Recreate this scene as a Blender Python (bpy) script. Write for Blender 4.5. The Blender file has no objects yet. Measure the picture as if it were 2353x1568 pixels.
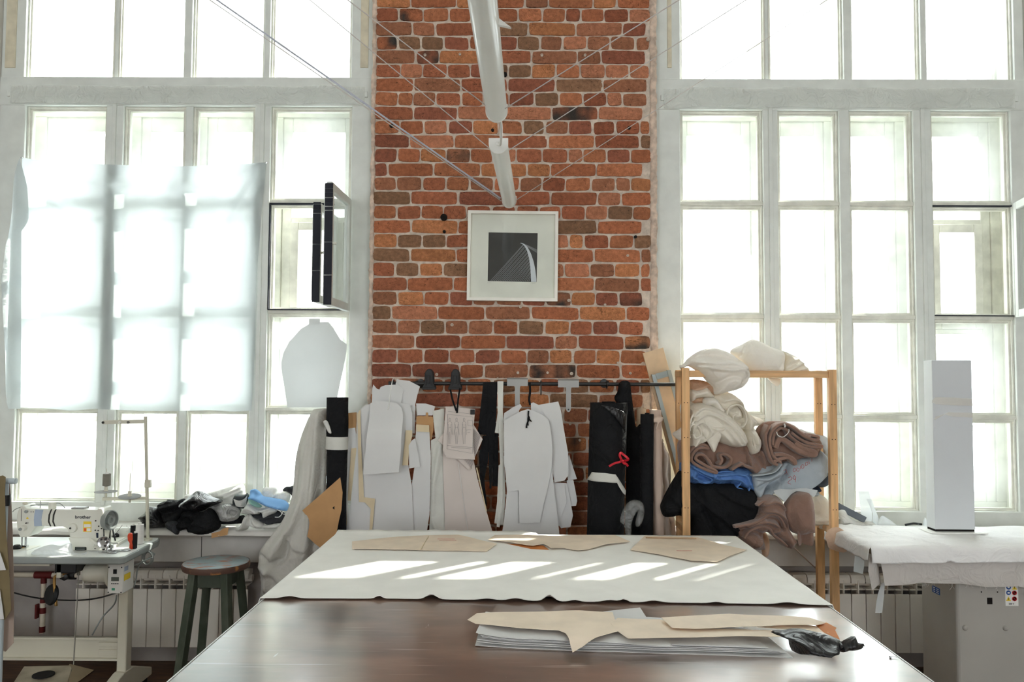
import bpy, bmesh, math, random
import numpy as np
from mathutils import Vector, Matrix, noise
from mathutils.geometry import delaunay_2d_cdt

SC = bpy.context.scene
COL = SC.collection
PI = math.pi
random.seed(11)

# ------------------------------------------------------------------ camera
F, CX, CY = 1830.0, 1176.5, 784.0
CAM = Vector((0.0, 0.0, 1.64))
_p = math.atan(88 / F); _t = math.atan(13.5 / F); _r = math.radians(0.30)
FW = Vector((-math.sin(_t) * math.cos(_p), math.cos(_t) * math.cos(_p), math.sin(_p)))
R0 = Vector((math.cos(_t), math.sin(_t), 0)); U0 = R0.cross(FW)
RT = R0 * math.cos(_r) + U0 * math.sin(_r)
UP = U0 * math.cos(_r) - R0 * math.sin(_r)

def ray(px, py):
    return FW + RT * ((px - CX) / F) - UP * ((py - CY) / F)
def at_y(px, py, Y):
    d = ray(px, py); return CAM + d * (Y / d.y)
def at_z(px, py, z):
    d = ray(px, py); return CAM + d * ((z - CAM.z) / d.z)
def xz(pts, Y):
    return [(lambda p: (p.x, p.z))(at_y(a, b, Y)) for a, b in pts]
def xy(pts, z):
    return [(lambda p: (p.x, p.y))(at_z(a, b, z)) for a, b in pts]

cd = bpy.data.cameras.new('camera'); cam = bpy.data.objects.new('camera', cd); COL.objects.link(cam)
cd.sensor_fit = 'HORIZONTAL'; cd.sensor_width = 36.0; cd.lens = F / 2353 * 36.0; cd.clip_start = 0.05
m = Matrix((RT, UP, -FW)).transposed().to_4x4(); m.translation = CAM
cam.matrix_world = m
SC.camera = cam

# ------------------------------------------------------------------ materials
def lin(c):
    out = []
    for v in c[:3]:
        v = v / 255.0
        out.append(v / 12.92 if v <= 0.04045 else ((v + 0.055) / 1.055) ** 2.4)
    return tuple(out) + (1.0,)

def mat(name, c, rough=0.6, var=0.06, nscale=6.0, bump=0.0, bscale=60.0, metal=0.0, spec=0.35,
        trans=0.0, alpha=0.0, sheen=0.0, coat=0.0, stretch=(1, 1, 1), c2=None, thr=(0.35, 0.65), weave=0.0, attr=None, crumple=0.0):
    m = bpy.data.materials.new(name); m.use_nodes = True
    nt = m.node_tree; N = nt.nodes; L = nt.links
    for n in list(N): N.remove(n)
    out = N.new('ShaderNodeOutputMaterial'); b = N.new('ShaderNodeBsdfPrincipled')
    tc = N.new('ShaderNodeTexCoord'); mp = N.new('ShaderNodeMapping'); mp.inputs['Scale'].default_value = stretch
    L.new(tc.outputs['Object'], mp.inputs['Vector'])
    nz = N.new('ShaderNodeTexNoise'); nz.inputs['Scale'].default_value = nscale; nz.inputs['Detail'].default_value = 5
    L.new(mp.outputs['Vector'], nz.inputs['Vector'])
    rp = N.new('ShaderNodeMapRange'); rp.inputs['From Min'].default_value = thr[0]; rp.inputs['From Max'].default_value = thr[1]
    L.new(nz.outputs['Fac'], rp.inputs['Value'])
    mx = N.new('ShaderNodeMix'); mx.data_type = 'RGBA'
    cl = lin(c)
    if c2 is None:
        a = tuple(v * (1 - var) for v in cl[:3]) + (1,); d = tuple(min(1, v * (1 + var)) for v in cl[:3]) + (1,)
    else:
        a = cl; d = lin(c2)
    mx.inputs['A'].default_value = a; mx.inputs['B'].default_value = d
    L.new(rp.outputs['Result'], mx.inputs['Factor'])
    col = mx.outputs['Result']
    if attr:
        at = N.new('ShaderNodeVertexColor'); at.layer_name = attr
        ml = N.new('ShaderNodeMix'); ml.data_type = 'RGBA'; ml.blend_type = 'MULTIPLY'; ml.inputs['Factor'].default_value = 1
        L.new(at.outputs['Color'], ml.inputs['A']); L.new(col, ml.inputs['B']); col = ml.outputs['Result']
    L.new(col, b.inputs['Base Color'])
    b.inputs['Roughness'].default_value = rough; b.inputs['Metallic'].default_value = metal
    b.inputs['Specular IOR Level'].default_value = spec
    if sheen: b.inputs['Sheen Weight'].default_value = sheen
    if coat: b.inputs['Coat Weight'].default_value = coat; b.inputs['Coat Roughness'].default_value = 0.15
    if bump or weave:
        bp = N.new('ShaderNodeBump'); bp.inputs['Strength'].default_value = max(bump, weave); bp.inputs['Distance'].default_value = 0.004
        if weave:
            wv = N.new('ShaderNodeTexNoise'); wv.inputs['Scale'].default_value = 420; wv.inputs['Detail'].default_value = 2
        else:
            wv = N.new('ShaderNodeTexNoise'); wv.inputs['Scale'].default_value = bscale; wv.inputs['Detail'].default_value = 6
        L.new(mp.outputs['Vector'], wv.inputs['Vector'])
        L.new(wv.outputs['Fac'], bp.inputs['Height']); L.new(bp.outputs['Normal'], b.inputs['Normal'])
        if crumple:                                        # soft creases of handled cloth
            cn = N.new('ShaderNodeTexNoise'); cn.inputs['Scale'].default_value = 11; cn.inputs['Detail'].default_value = 3; cn.inputs['Distortion'].default_value = 1.2
            L.new(tc.outputs['Object'], cn.inputs['Vector'])
            ab = N.new('ShaderNodeMath'); ab.operation = 'SUBTRACT'; ab.inputs[1].default_value = 0.5; L.new(cn.outputs['Fac'], ab.inputs[0])
            a2 = N.new('ShaderNodeMath'); a2.operation = 'ABSOLUTE'; L.new(ab.outputs[0], a2.inputs[0])
            b2 = N.new('ShaderNodeBump'); b2.inputs['Strength'].default_value = crumple; b2.inputs['Distance'].default_value = 0.05; b2.invert = True
            L.new(a2.outputs[0], b2.inputs['Height']); L.new(b2.outputs['Normal'], bp.inputs['Normal'])
    sh = b.outputs['BSDF']
    if trans:
        tr = N.new('ShaderNodeBsdfTranslucent'); L.new(col, tr.inputs['Color'])
        ms = N.new('ShaderNodeMixShader'); ms.inputs['Fac'].default_value = trans
        L.new(sh, ms.inputs[1]); L.new(tr.outputs['BSDF'], ms.inputs[2]); sh = ms.outputs['Shader']
    if alpha:
        tp = N.new('ShaderNodeBsdfTransparent')
        ms = N.new('ShaderNodeMixShader'); ms.inputs['Fac'].default_value = alpha
        L.new(sh, ms.inputs[1]); L.new(tp.outputs['BSDF'], ms.inputs[2]); sh = ms.outputs['Shader']
    L.new(sh, out.inputs['Surface'])
    return m

def glass_mat(name, dirt_veil=0.05, tint=(0.97, 0.985, 0.98)):
    m = bpy.data.materials.new(name); m.use_nodes = True
    nt = m.node_tree; N = nt.nodes; L = nt.links
    for n in list(N): N.remove(n)
    out = N.new('ShaderNodeOutputMaterial')
    tp = N.new('ShaderNodeBsdfTransparent'); tp.inputs['Color'].default_value = tint + (1,)
    gl = N.new('ShaderNodeBsdfGlossy'); gl.inputs['Roughness'].default_value = 0.02
    lw = N.new('ShaderNodeLayerWeight'); lw.inputs['Blend'].default_value = 0.5
    pw = N.new('ShaderNodeMath'); pw.operation = 'POWER'; pw.inputs[1].default_value = 5.0; L.new(lw.outputs['Facing'], pw.inputs[0])
    fr = N.new('ShaderNodeMath'); fr.operation = 'MULTIPLY_ADD'; fr.inputs[1].default_value = 0.9; fr.inputs[2].default_value = 0.035; L.new(pw.outputs[0], fr.inputs[0])
    mg = N.new('ShaderNodeMixShader'); L.new(fr.outputs[0], mg.inputs['Fac'])
    L.new(tp.outputs['BSDF'], mg.inputs[1]); L.new(gl.outputs['BSDF'], mg.inputs[2])
    tr = N.new('ShaderNodeBsdfTranslucent'); tr.inputs['Color'].default_value = (0.9, 0.92, 0.92, 1)  # milky scatter of dusty glass, strengthened to imitate flare over the frames
    md = N.new('ShaderNodeMixShader')
    tc = N.new('ShaderNodeTexCoord'); nz = N.new('ShaderNodeTexNoise'); nz.inputs['Scale'].default_value = 3; nz.inputs['Detail'].default_value = 6
    L.new(tc.outputs['Object'], nz.inputs['Vector'])
    ma = N.new('ShaderNodeMath'); ma.operation = 'MULTIPLY'; ma.inputs[1].default_value = dirt_veil * 2
    L.new(nz.outputs['Fac'], ma.inputs[0]); L.new(ma.outputs[0], md.inputs['Fac'])
    L.new(mg.outputs['Shader'], md.inputs[1]); L.new(tr.outputs['BSDF'], md.inputs[2])
    L.new(md.outputs['Shader'], out.inputs['Surface'])
    return m

M = {}
M['white_paint'] = mat('white_paint', (222, 226, 222), 0.45, 0.05, 9, bump=0.25, bscale=25)
M['old_paint'] = mat('old_paint', (222, 222, 212), 0.5, 0.1, 14, bump=0.3, bscale=40)
M['plaster'] = mat('plaster', (206, 203, 198), 0.85, 0.08, 5, bump=0.6, bscale=18)
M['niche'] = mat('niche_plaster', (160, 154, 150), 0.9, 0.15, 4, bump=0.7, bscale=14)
M['ceiling'] = mat('ceiling_paint', (225, 225, 220), 0.9)
M['room_wall'] = mat('room_wall_paint', (214, 210, 202), 0.9)
M['mortar'] = mat('mortar', (208, 194, 180), 0.95, 0.16, 30, bump=1.0, bscale=70)
M['rough_edge'] = mat('rough_plaster_edge', (204, 184, 168), 0.95, 0.25, 26, bump=1.0, bscale=50)
M['brick'] = mat('brick', (240, 240, 240), 0.92, 0.22, 45, bump=0.7, bscale=110, attr='tone')
M['glass'] = glass_mat('window_glass', 0.11)
M['glass_outer'] = glass_mat('outer_window_glass', 0.02)
M['dark_strip'] = mat('dark_foam', (44, 46, 54), 0.9)
M['floor'] = mat('floor_boards', (92, 66, 48), 0.5, 0.3, 5, bump=0.2, stretch=(2, 14, 1))
M['hole'] = mat('wall_hole', (24, 20, 18), 0.95)
M['plug'] = mat('plastic_plug', (205, 190, 175), 0.6)

def fired_clay(m):
    """pits, grit and fine dark cracks in the brick faces"""
    nt = m.node_tree; N = nt.nodes; L = nt.links; bs = [n for n in N if n.type == 'BSDF_PRINCIPLED'][0]; src = bs.inputs['Base Color'].links[0].from_socket
    tc = N.new('ShaderNodeTexCoord')
    def noise_(sc, det, dist=0.0, st=(1, 1, 1)):
        mp = N.new('ShaderNodeMapping'); mp.inputs['Scale'].default_value = st; L.new(tc.outputs['Object'], mp.inputs['Vector'])
        n = N.new('ShaderNodeTexNoise'); n.inputs['Scale'].default_value = sc; n.inputs['Detail'].default_value = det; n.inputs['Distortion'].default_value = dist; L.new(mp.outputs['Vector'], n.inputs['Vector']); return n.outputs['Fac']
    def rng(v, a, b, c, d):
        r = N.new('ShaderNodeMapRange'); r.inputs['From Min'].default_value = a; r.inputs['From Max'].default_value = b; r.inputs['To Min'].default_value = c; r.inputs['To Max'].default_value = d; L.new(v, r.inputs['Value']); return r.outputs['Result']
    def mul(a, b):
        q = N.new('ShaderNodeMath'); q.operation = 'MULTIPLY'; L.new(a, q.inputs[0]); L.new(b, q.inputs[1]); return q.outputs[0]
    grit = rng(noise_(190, 4), .3, .7, .82, 1.16); pits = rng(noise_(75, 2), .26, .33, .35, 1.0)
    sub = N.new('ShaderNodeMath'); sub.operation = 'SUBTRACT'; sub.inputs[1].default_value = .5; L.new(noise_(9, 3, 1.6, (1, 1, 2.2)), sub.inputs[0])
    ab = N.new('ShaderNodeMath'); ab.operation = 'ABSOLUTE'; L.new(sub.outputs[0], ab.inputs[0]); mask = rng(noise_(4, 1), .5, .62, 1.0, 0.0)
    ad = N.new('ShaderNodeMath'); ad.operation = 'MAXIMUM'; L.new(rng(ab.outputs[0], .004, .012, .45, 1.0), ad.inputs[0]); L.new(mask, ad.inputs[1])
    f = mul(mul(grit, pits), ad.outputs[0])
    cb = N.new('ShaderNodeCombineColor'); [L.new(f, cb.inputs[i]) for i in range(3)]
    mx = N.new('ShaderNodeMix'); mx.data_type = 'RGBA'; mx.blend_type = 'MULTIPLY'; mx.inputs['Factor'].default_value = 1; L.new(src, mx.inputs['A']); L.new(cb.outputs['Color'], mx.inputs['B']); L.new(mx.outputs['Result'], bs.inputs['Base Color'])
fired_clay(M['brick'])

# ------------------------------------------------------------------ mesh building
class MB:
    def __init__(s): s.v = []; s.f = []; s.mi = []
    def add(s, vs, fs, mi=0):
        n = len(s.v); s.v += [tuple(v) for v in vs]
        for f in fs: s.f.append(tuple(i + n for i in f)); s.mi.append(mi)
        return s
    def box(s, x0, x1, y0, y1, z0, z1, mi=0):
        vs = [(x, y, z) for x in (x0, x1) for y in (y0, y1) for z in (z0, z1)]
        return s.add(vs, [(0, 1, 3, 2), (4, 6, 7, 5), (0, 4, 5, 1), (2, 3, 7, 6), (0, 2, 6, 4), (1, 5, 7, 3)], mi)
    def obox(s, a, b, w, d, side=(1, 0, 0), mi=0):
        """bar from a to b; w across 'side', d across the third axis"""
        a, b = Vector(a), Vector(b); t = (b - a).normalized(); sd = Vector(side)
        sd = (sd - t * sd.dot(t)).normalized(); u = t.cross(sd)
        vs = []
        for p in (a, b):
            for i, j in ((-1, -1), (1, -1), (1, 1), (-1, 1)): vs.append(p + sd * (i * w / 2) + u * (j * d / 2))
        return s.add(vs, [(0, 3, 2, 1), (4, 5, 6, 7)] + [(i, (i + 1) % 4, 4 + (i + 1) % 4, 4 + i) for i in range(4)], mi)
    def cyl(s, a, b, r0, r1=None, n=20, mi=0, cap=True):
        r1 = r0 if r1 is None else r1
        a, b = Vector(a), Vector(b); t = (b - a).normalized()
        sd = t.orthogonal().normalized(); u = t.cross(sd); vs = []
        for p, r in ((a, r0), (b, r1)):
            for k in range(n):
                an = 2 * PI * k / n; vs.append(p + sd * (r * math.cos(an)) + u * (r * math.sin(an)))
        fs = [(k, (k + 1) % n, n + (k + 1) % n, n + k) for k in range(n)]
        if cap: fs += [tuple(range(n - 1, -1, -1)), tuple(range(n, 2 * n))]
        return s.add(vs, fs, mi)
    def tube(s, pts, r, n=10, mi=0, closed=False, res=0):
        pts = [Vector(p) for p in pts]
        if res: pts = spline3(pts, res)
        rs = r if isinstance(r, (list, tuple)) else [r] * len(pts)
        if len(rs) != len(pts): rs = [rs[0] + (rs[-1] - rs[0]) * i / (len(pts) - 1) for i in range(len(pts))]
        vs = []; prev = None
        for i, p in enumerate(pts):
            t = (pts[min(i + 1, len(pts) - 1)] - pts[max(i - 1, 0)])
            if t.length < 1e-9: t = Vector((0, 0, 1))
            t.normalize()
            if prev is None: sd = t.orthogonal().normalized()
            else: sd = (prev - t * prev.dot(t)).normalized()
            prev = sd; u = t.cross(sd)
            for k in range(n):
                an = 2 * PI * k / n; vs.append(p + sd * (rs[i] * math.cos(an)) + u * (rs[i] * math.sin(an)))
        fs = []
        for i in range(len(pts) - 1):
            for k in range(n): fs.append((i * n + k, i * n + (k + 1) % n, (i + 1) * n + (k + 1) % n, (i + 1) * n + k))
        fs += [tuple(range(n - 1, -1, -1)), tuple(range((len(pts) - 1) * n, len(pts) * n))]
        return s.add(vs, fs, mi)
    def lathe(s, prof, c=(0, 0, 0), axis=(0, 0, 1), n=32, mi=0):
        """prof: list of (r, h) along axis from c"""
        c = Vector(c); t = Vector(axis).normalized(); sd = t.orthogonal().normalized(); u = t.cross(sd); vs = []
        for r, h in prof:
            for k in range(n):
                an = 2 * PI * k / n; vs.append(c + t * h + sd * (r * math.cos(an)) + u * (r * math.sin(an)))
        fs = []
        for i in range(len(prof) - 1):
            for k in range(n): fs.append((i * n + k, i * n + (k + 1) % n, (i + 1) * n + (k + 1) % n, (i + 1) * n + k))
        fs += [tuple(range(n - 1, -1, -1)), tuple(range((len(prof) - 1) * n, len(prof) * n))]
        return s.add(vs, fs, mi)
    def prism(s, poly, fn, h0, h1, mi=0):
        """poly 2d, fn(u,v,h)->xyz"""
        n = len(poly); vs = [fn(u, v, h0) for u, v in poly] + [fn(u, v, h1) for u, v in poly]
        area = sum(poly[i][0] * poly[(i + 1) % n][1] - poly[(i + 1) % n][0] * poly[i][1] for i in range(n))
        fs = [tuple(range(n)), tuple(range(2 * n - 1, n - 1, -1))] + [(i, n + i, n + (i + 1) % n, (i + 1) % n) for i in range(n)]
        return s.add(vs, fs, mi)
    def build(s, name, mats, parent=None, smooth=False, bevel=0.0, seg=2, tone=None, solid=0.0, sub=0, auto=None, recalc=True):
        me = bpy.data.meshes.new(name)
        V = np.array(s.v, dtype=float)
        if parent is None:
            lo, hi = V.min(0), V.max(0); o0 = np.array([(lo[0] + hi[0]) / 2, (lo[1] + hi[1]) / 2, lo[2]])
        else:
            o0 = np.array(worldloc(parent))
        me.from_pydata((V - o0).tolist(), [], s.f)
        if not isinstance(mats, (list, tuple)): mats = [mats]
        for mm in mats: me.materials.append(M[mm] if isinstance(mm, str) else mm)
        if len(mats) > 1: me.polygons.foreach_set('material_index', s.mi)
        if recalc: bm = bmesh.new(); bm.from_mesh(me); bmesh.ops.recalc_face_normals(bm, faces=bm.faces); bm.to_mesh(me); bm.free()
        if tone is not None:
            ca = me.color_attributes.new('tone', 'FLOAT_COLOR', 'POINT')
            ca.data.foreach_set('color', np.array(tone, dtype=np.float32).ravel())
        if smooth or auto: me.polygons.foreach_set('use_smooth', [True] * len(me.polygons))
        if auto: me.set_sharp_from_angle(angle=math.radians(auto))
        me.update()
        o = bpy.data.objects.new(name, me); COL.objects.link(o)
        if parent is None: o.location = o0
        else: o.parent = parent
        if bevel:
            b = o.modifiers.new('bevel', 'BEVEL'); b.width = bevel; b.segments = seg; b.limit_method = 'ANGLE'
        if solid:
            q = o.modifiers.new('solid', 'SOLIDIFY'); q.thickness = solid; q.offset = 0
        if sub:
            q = o.modifiers.new('sub', 'SUBSURF'); q.levels = sub; q.render_levels = sub
        return o

def worldloc(o):
    l = Vector((0, 0, 0))
    while o is not None: l = l + o.location; o = o.parent
    return l

def spline3(P, res):
    """Catmull-Rom"""
    P = [Vector(p) for p in P]; n = len(P); out = []
    for i in range(n - 1):
        p0, p1, p2, p3 = P[max(i - 1, 0)], P[i], P[i + 1], P[min(i + 2, n - 1)]
        for k in range(res):
            t = k / res
            out.append(0.5 * ((2 * p1) + (p2 - p0) * t + (2 * p0 - 5 * p1 + 4 * p2 - p3) * t * t + (3 * p1 - p0 - 3 * p2 + p3) * t ** 3))
    out.append(P[-1]); return out

def spl2(pts, res=6, closed=False):
    P = [Vector((a, b, 0)) for a, b in pts]
    if closed:
        n = len(P); Q = [P[-1]] + P + [P[0], P[1]]; out = []
        for i in range(1, n + 1):
            p0, p1, p2, p3 = Q[i - 1], Q[i], Q[i + 1], Q[i + 2]
            for k in range(res):
                t = k / res
                v = 0.5 * ((2 * p1) + (p2 - p0) * t + (2 * p0 - 5 * p1 + 4 * p2 - p3) * t * t + (3 * p1 - p0 - 3 * p2 + p3) * t ** 3)
                out.append((v.x, v.y))
        return out
    return [(v.x, v.y) for v in spline3(P, res)]

def tag(o, label=None, cat=None, group=None, kind=None):
    if label: o['label'] = label
    if cat: o['category'] = cat
    if group: o['group'] = group
    if kind: o['kind'] = kind
    return o

def thing(name, label, cat, loc, group=None):
    o = bpy.data.objects.new(name, None); COL.objects.link(o); o.location = loc
    o.empty_display_size = 0.05
    return tag(o, label, cat, group)

def struct(o): o['kind'] = 'structure'; return o

# ------------------------------------------------------------------ surfaces from outlines
def seg_dist(P, pts, signed=False):
    """distance of points P (n,2) to polyline pts; sign by side"""
    pts = np.array(pts, float); best = np.full(len(P), 1e9); sg = np.ones(len(P))
    for a, b in zip(pts[:-1], pts[1:]):
        d = b - a; L2 = max(1e-12, d @ d)
        t = np.clip(((P - a) @ d) / L2, 0, 1); q = a + t[:, None] * d
        r = np.hypot(*(P - q).T); cr = d[0] * (P[:, 1] - a[1]) - d[1] * (P[:, 0] - a[0])
        mk = r < best; best = np.where(mk, r, best); sg = np.where(mk, np.sign(cr), sg)
    return (best, sg) if signed else best

def inside(P, poly):
    poly = np.array(poly, float); c = np.zeros(len(P), bool); x, y = P[:, 0], P[:, 1]
    j = len(poly) - 1
    for i in range(len(poly)):
        xi, yi = poly[i]; xj, yj = poly[j]
        k = ((yi > y) != (yj > y)) & (x < (xj - xi) * (y - yi) / ((yj - yi) + 1e-15) + xi)
        c ^= k; j = i
    return c

def mesh2d(outline, cell):
    """triangulated interior of a 2d outline; returns verts (n,2), tris, boundary count"""
    B = []
    n = len(outline)
    for i in range(n):
        a = np.array(outline[i]); b = np.array(outline[(i + 1) % n]); k = max(1, int(np.hypot(*(b - a)) / cell))
        for t in range(k): B.append(a + (b - a) * t / k)
    B = np.array(B); lo, hi = B.min(0), B.max(0)
    gx = np.arange(lo[0], hi[0] + cell, cell); gy = np.arange(lo[1], hi[1] + cell * 0.87, cell * 0.87)
    G = np.array([(x + (0.5 * cell if j % 2 else 0), y) for j, y in enumerate(gy) for x in gx])
    G = G[inside(G, B)]
    if len(G):
        d = seg_dist(G, np.vstack([B, B[:1]])); G = G[d > cell * 0.55]
    P = np.vstack([B, G]) if len(G) else B
    nb = len(B)
    res = delaunay_2d_cdt([Vector(p) for p in P], [(i, (i + 1) % nb) for i in range(nb)], [list(range(nb))], 1, 1e-7)
    V = np.array([(v.x, v.y) for v in res[0]]); T = [tuple(f) for f in res[2]]
    ed = {}
    for f in T:
        for i in range(len(f)):
            e = tuple(sorted((f[i], f[(i + 1) % len(f)]))); ed[e] = ed.get(e, 0) + 1
    bset = set(i for e, k in ed.items() if k == 1 for i in e)
    return V, T, bset, B

def wr(P, scale, amp, seed=0, ang=0.0, stretch=1.0, ridged=True, warp=0.35):
    """wrinkle height field"""
    c, s = math.cos(ang), math.sin(ang); out = np.zeros(len(P))
    for i, (x, y) in enumerate(P):
        u = (x * c + y * s) / stretch; v = -x * s + y * c
        w = noise.noise(Vector((u * scale * 0.5, v * scale * 0.5, seed + 7.3))) * warp * 2
        n = noise.noise(Vector((u * scale + w, v * scale + w, seed * 3.7)))
        n2 = noise.noise(Vector((u * scale * 2.3 - w, v * scale * 2.3 + w, seed * 1.9 + 5)))
        if ridged: out[i] = (1 - abs(n) * 2) + 0.45 * (1 - abs(n2) * 2)
        else: out[i] = n + 0.5 * n2
    return out * amp

FS, GSF = 1.7, 1.5
def height(P, B, T, edge, folds=(), wrinkles=(), px=None):
    d = seg_dist(P, np.vstack([B, B[:1]]))
    e = np.clip(d / edge, 0, 1)
    base = np.sqrt(np.maximum(0, 1 - (1 - e) ** 2)); h = T * base
    for w in wrinkles: h = h + wr(P, *w) * np.clip(d / (edge * 0.6), 0, 1)
    for pts, amp, wid, *kind in folds:
        if kind and kind[0] == 's':
            dd, sg = seg_dist(P, pts, True)
            q = sg * dd; h = h + FS * amp * np.exp(-np.maximum(q, 0) / wid) * np.clip((q + 0.008) / 0.014, 0, 1) ** 1.5 * np.clip(d / 0.012, 0, 1)
        else:
            dd = seg_dist(P, pts); h = h + GSF * amp * np.exp(-(dd / wid) ** 2) * np.clip(d / 0.02, 0, 1)
    return h, d

def lump(name, outline, Y, T, matn, edge=0.06, cell=0.007, folds=(), wrinkles=(), back=None, parent=None, smooth_outline=True, res=5,
         backflat=1.0, lean=0.0):
    """closed, rounded body of cloth: outline in photo pixels at distance Y, front bulging T towards the room"""
    o2 = xz(outline, Y)
    if smooth_outline: o2 = spl2(o2, res, True)
    V, TR, bs, B = mesh2d(o2, cell)
    fl = []
    for f in folds:
        fl.append((spl2(xz(f[0], Y), 5) if len(f[0]) > 2 else xz(f[0], Y),) + tuple(f[1:]))
    h, d = height(V, B, T, edge, fl, wrinkles)
    T2 = T if back is None else back
    e = np.clip(d / edge, 0, 1); hb = T2 * np.sqrt(np.maximum(0, 1 - (1 - e) ** 2))
    n = len(V); mb = MB(); zc = V[:, 1].min()
    vs = [(V[i, 0], Y - h[i] + lean * (V[i, 1] - zc), V[i, 1]) for i in range(n)]; idx = {}
    for i in range(n):
        if i in bs: idx[i] = i
        else: idx[i] = len(vs); vs.append((V[i, 0], Y + hb[i] + lean * (V[i, 1] - zc), V[i, 1]))
    fs = list(TR) + [tuple(idx[i] for i in reversed(f)) for f in TR]
    mb.add(vs, fs)
    return mb.build(name, matn, parent, smooth=True)

def thin(mb, P3, TR, B_n, off):
    """thin solid: two skins and a rim with its own corners; the first B_n points run round the edge"""
    off = Vector(off); n = len(P3); Q = [tuple(Vector(p) + off) for p in P3]
    mb.add(P3, TR); mb.add(Q, [tuple(reversed(f)) for f in TR])
    ed = {}
    for f in TR:
        for i in range(len(f)):
            e = (f[i], f[(i + 1) % len(f)]); k = tuple(sorted(e)); ed[k] = None if k in ed else e
    for e in ed.values():
        if e: a, c = e; mb.add([P3[a], P3[c], Q[c], Q[a]], [(0, 1, 2, 3)])

def sheet(name, outline, Y, matn, thick=0.0008, cell=0.03, fn=None, parent=None, smooth_outline=False, res=4, folds=(), wrinkles=(), edge=0.02):
    """upright sheet (paper, cloth): outline in photo pixels at distance Y; fn(x,z)->dy"""
    o2 = xz(outline, Y)
    if smooth_outline: o2 = spl2(o2, res, True)
    V, TR, bs, B = mesh2d(o2, cell)
    fl = [(spl2(xz(f[0], Y), 5) if len(f[0]) > 2 else xz(f[0], Y),) + tuple(f[1:]) for f in folds]
    h, d = height(V, B, 0.0, edge, fl, wrinkles)
    mb = MB()
    thin(mb, [(x, Y - h[i] + (fn(x, z) if fn else 0), z) for i, (x, z) in enumerate(V)], TR, 0, (0, thick, 0))
    return mb.build(name, matn, parent, smooth=True, recalc=False)

def flat(name, outline, z, matn, thick=0.0008, cell=0.03, fn=None, parent=None, smooth_outline=False, res=4, folds=()):
    """lying sheet: outline in photo pixels on the plane at height z; fn(x,y)->dz"""
    o2 = xy(outline, z)
    if smooth_outline: o2 = spl2(o2, res, True)
    V, TR, bs, B = mesh2d(o2, cell)
    fl = [(xy(f[0], z),) + tuple(f[1:]) for f in folds]
    h, d = height(V, B, 0.0, 0.02, fl)
    mb = MB(); thin(mb, [(x, y, z + h[i] + (fn(x, y) if fn else 0)) for i, (x, y) in enumerate(V)], [tuple(reversed(f)) for f in TR], 0, (0, 0, -thick))
    return mb.build(name, matn, parent, smooth=True, recalc=False)

def ribbon(name, line, Y, depth, thick, matn, parent=None, res=6, wob=0.006, ny=8, world=False):
    """cloth folded along a line seen end-on: px polyline, thickened, running back from Y by depth"""
    P = np.array(spl2(line if world else xz(line, Y), res)); n = len(P)
    tg = np.gradient(P, axis=0); tg /= np.maximum(1e-9, np.hypot(*tg.T))[:, None]; nm = np.stack([-tg[:, 1], tg[:, 0]], 1)
    prof = np.vstack([P + nm * thick / 2, (P - nm * thick / 2)[::-1]]); k = len(prof); vs = []; fs = []
    mid = np.vstack([P, P[::-1]])
    for j in range(ny + 1):
        y = Y + (0, .004, .012)[j] if j < 3 else Y + .012 + (depth - .012) * (j - 2) / (ny - 2)
        sc = (.45, .85, 1.0)[min(j, 2)]
        for i, (a, b) in enumerate(mid + (prof - mid) * sc):
            w = noise.noise(Vector((a * 9, b * 9, y * 14))) * wob
            vs.append((a + w, y + (noise.noise(Vector((a * 25, b * 25, 3))) * wob if j == 0 else 0), b + w))
    for j in range(ny):
        for i in range(k): fs.append((j * k + i, j * k + (i + 1) % k, (j + 1) * k + (i + 1) % k, (j + 1) * k + i))
    for i in range(n - 1):
        fs.append((i, i + 1, k - 2 - i, k - 1 - i)); b0 = ny * k; fs.append((b0 + i, b0 + k - 1 - i, b0 + k - 2 - i, b0 + i + 1))
    mb = MB(); mb.add(vs, fs); return mb.build(name, matn, parent, smooth=True, auto=75)

def copy_tree(o, parent=None):
    c = o.copy(); COL.objects.link(c)
    if parent is not None: c.parent = parent
    for ch in list(o.children): copy_tree(ch, c)
    return c

# ------------------------------------------------------------------ the room
YP, YW = 4.63, 4.70          # brick pier face, inner window face
ZC = 5.05                    # ceiling
XL, XR, YB = -4.3, 4.4, -4.6
pl = at_y(853, 600, YP).x; pr = at_y(1506, 600, YP).x   # pier edges
wl0 = at_y(-14, 600, YW).x; wr1 = at_y(2366, 600, YW).x
ZS = 0.80                     # sill height
ZT = 4.80                     # window head

b = MB(); b.box(XL - .2, XR + .2, YB - .2, 5.2, -0.12, 0.0); struct(b.build('floor', 'floor'))
b = MB(); b.box(XL - .2, XR + .2, YB - .2, 5.2, ZC, ZC + .15); struct(b.build('ceiling', 'ceiling'))
b = MB(); b.box(XL - .2, XL, YB, 5.2, 0, ZC); struct(b.build('wall_left', 'room_wall'))
b = MB(); b.box(XR, XR + .2, YB, 5.2, 0, ZC); struct(b.build('wall_right', 'room_wall'))
b = MB()                                                    # unseen rear wall; its two plain openings are added for fill light
b.box(XL, XR, YB - .2, YB, 0, .8); b.box(XL, XR, YB - .2, YB, 3.9, ZC)
for x0, x1 in ((XL, -4.1), (-1.9, 1.9), (4.2, XR)): b.box(x0, x1, YB - .2, YB, .8, 3.9)
struct(b.build('wall_rear', 'room_wall'))
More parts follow.
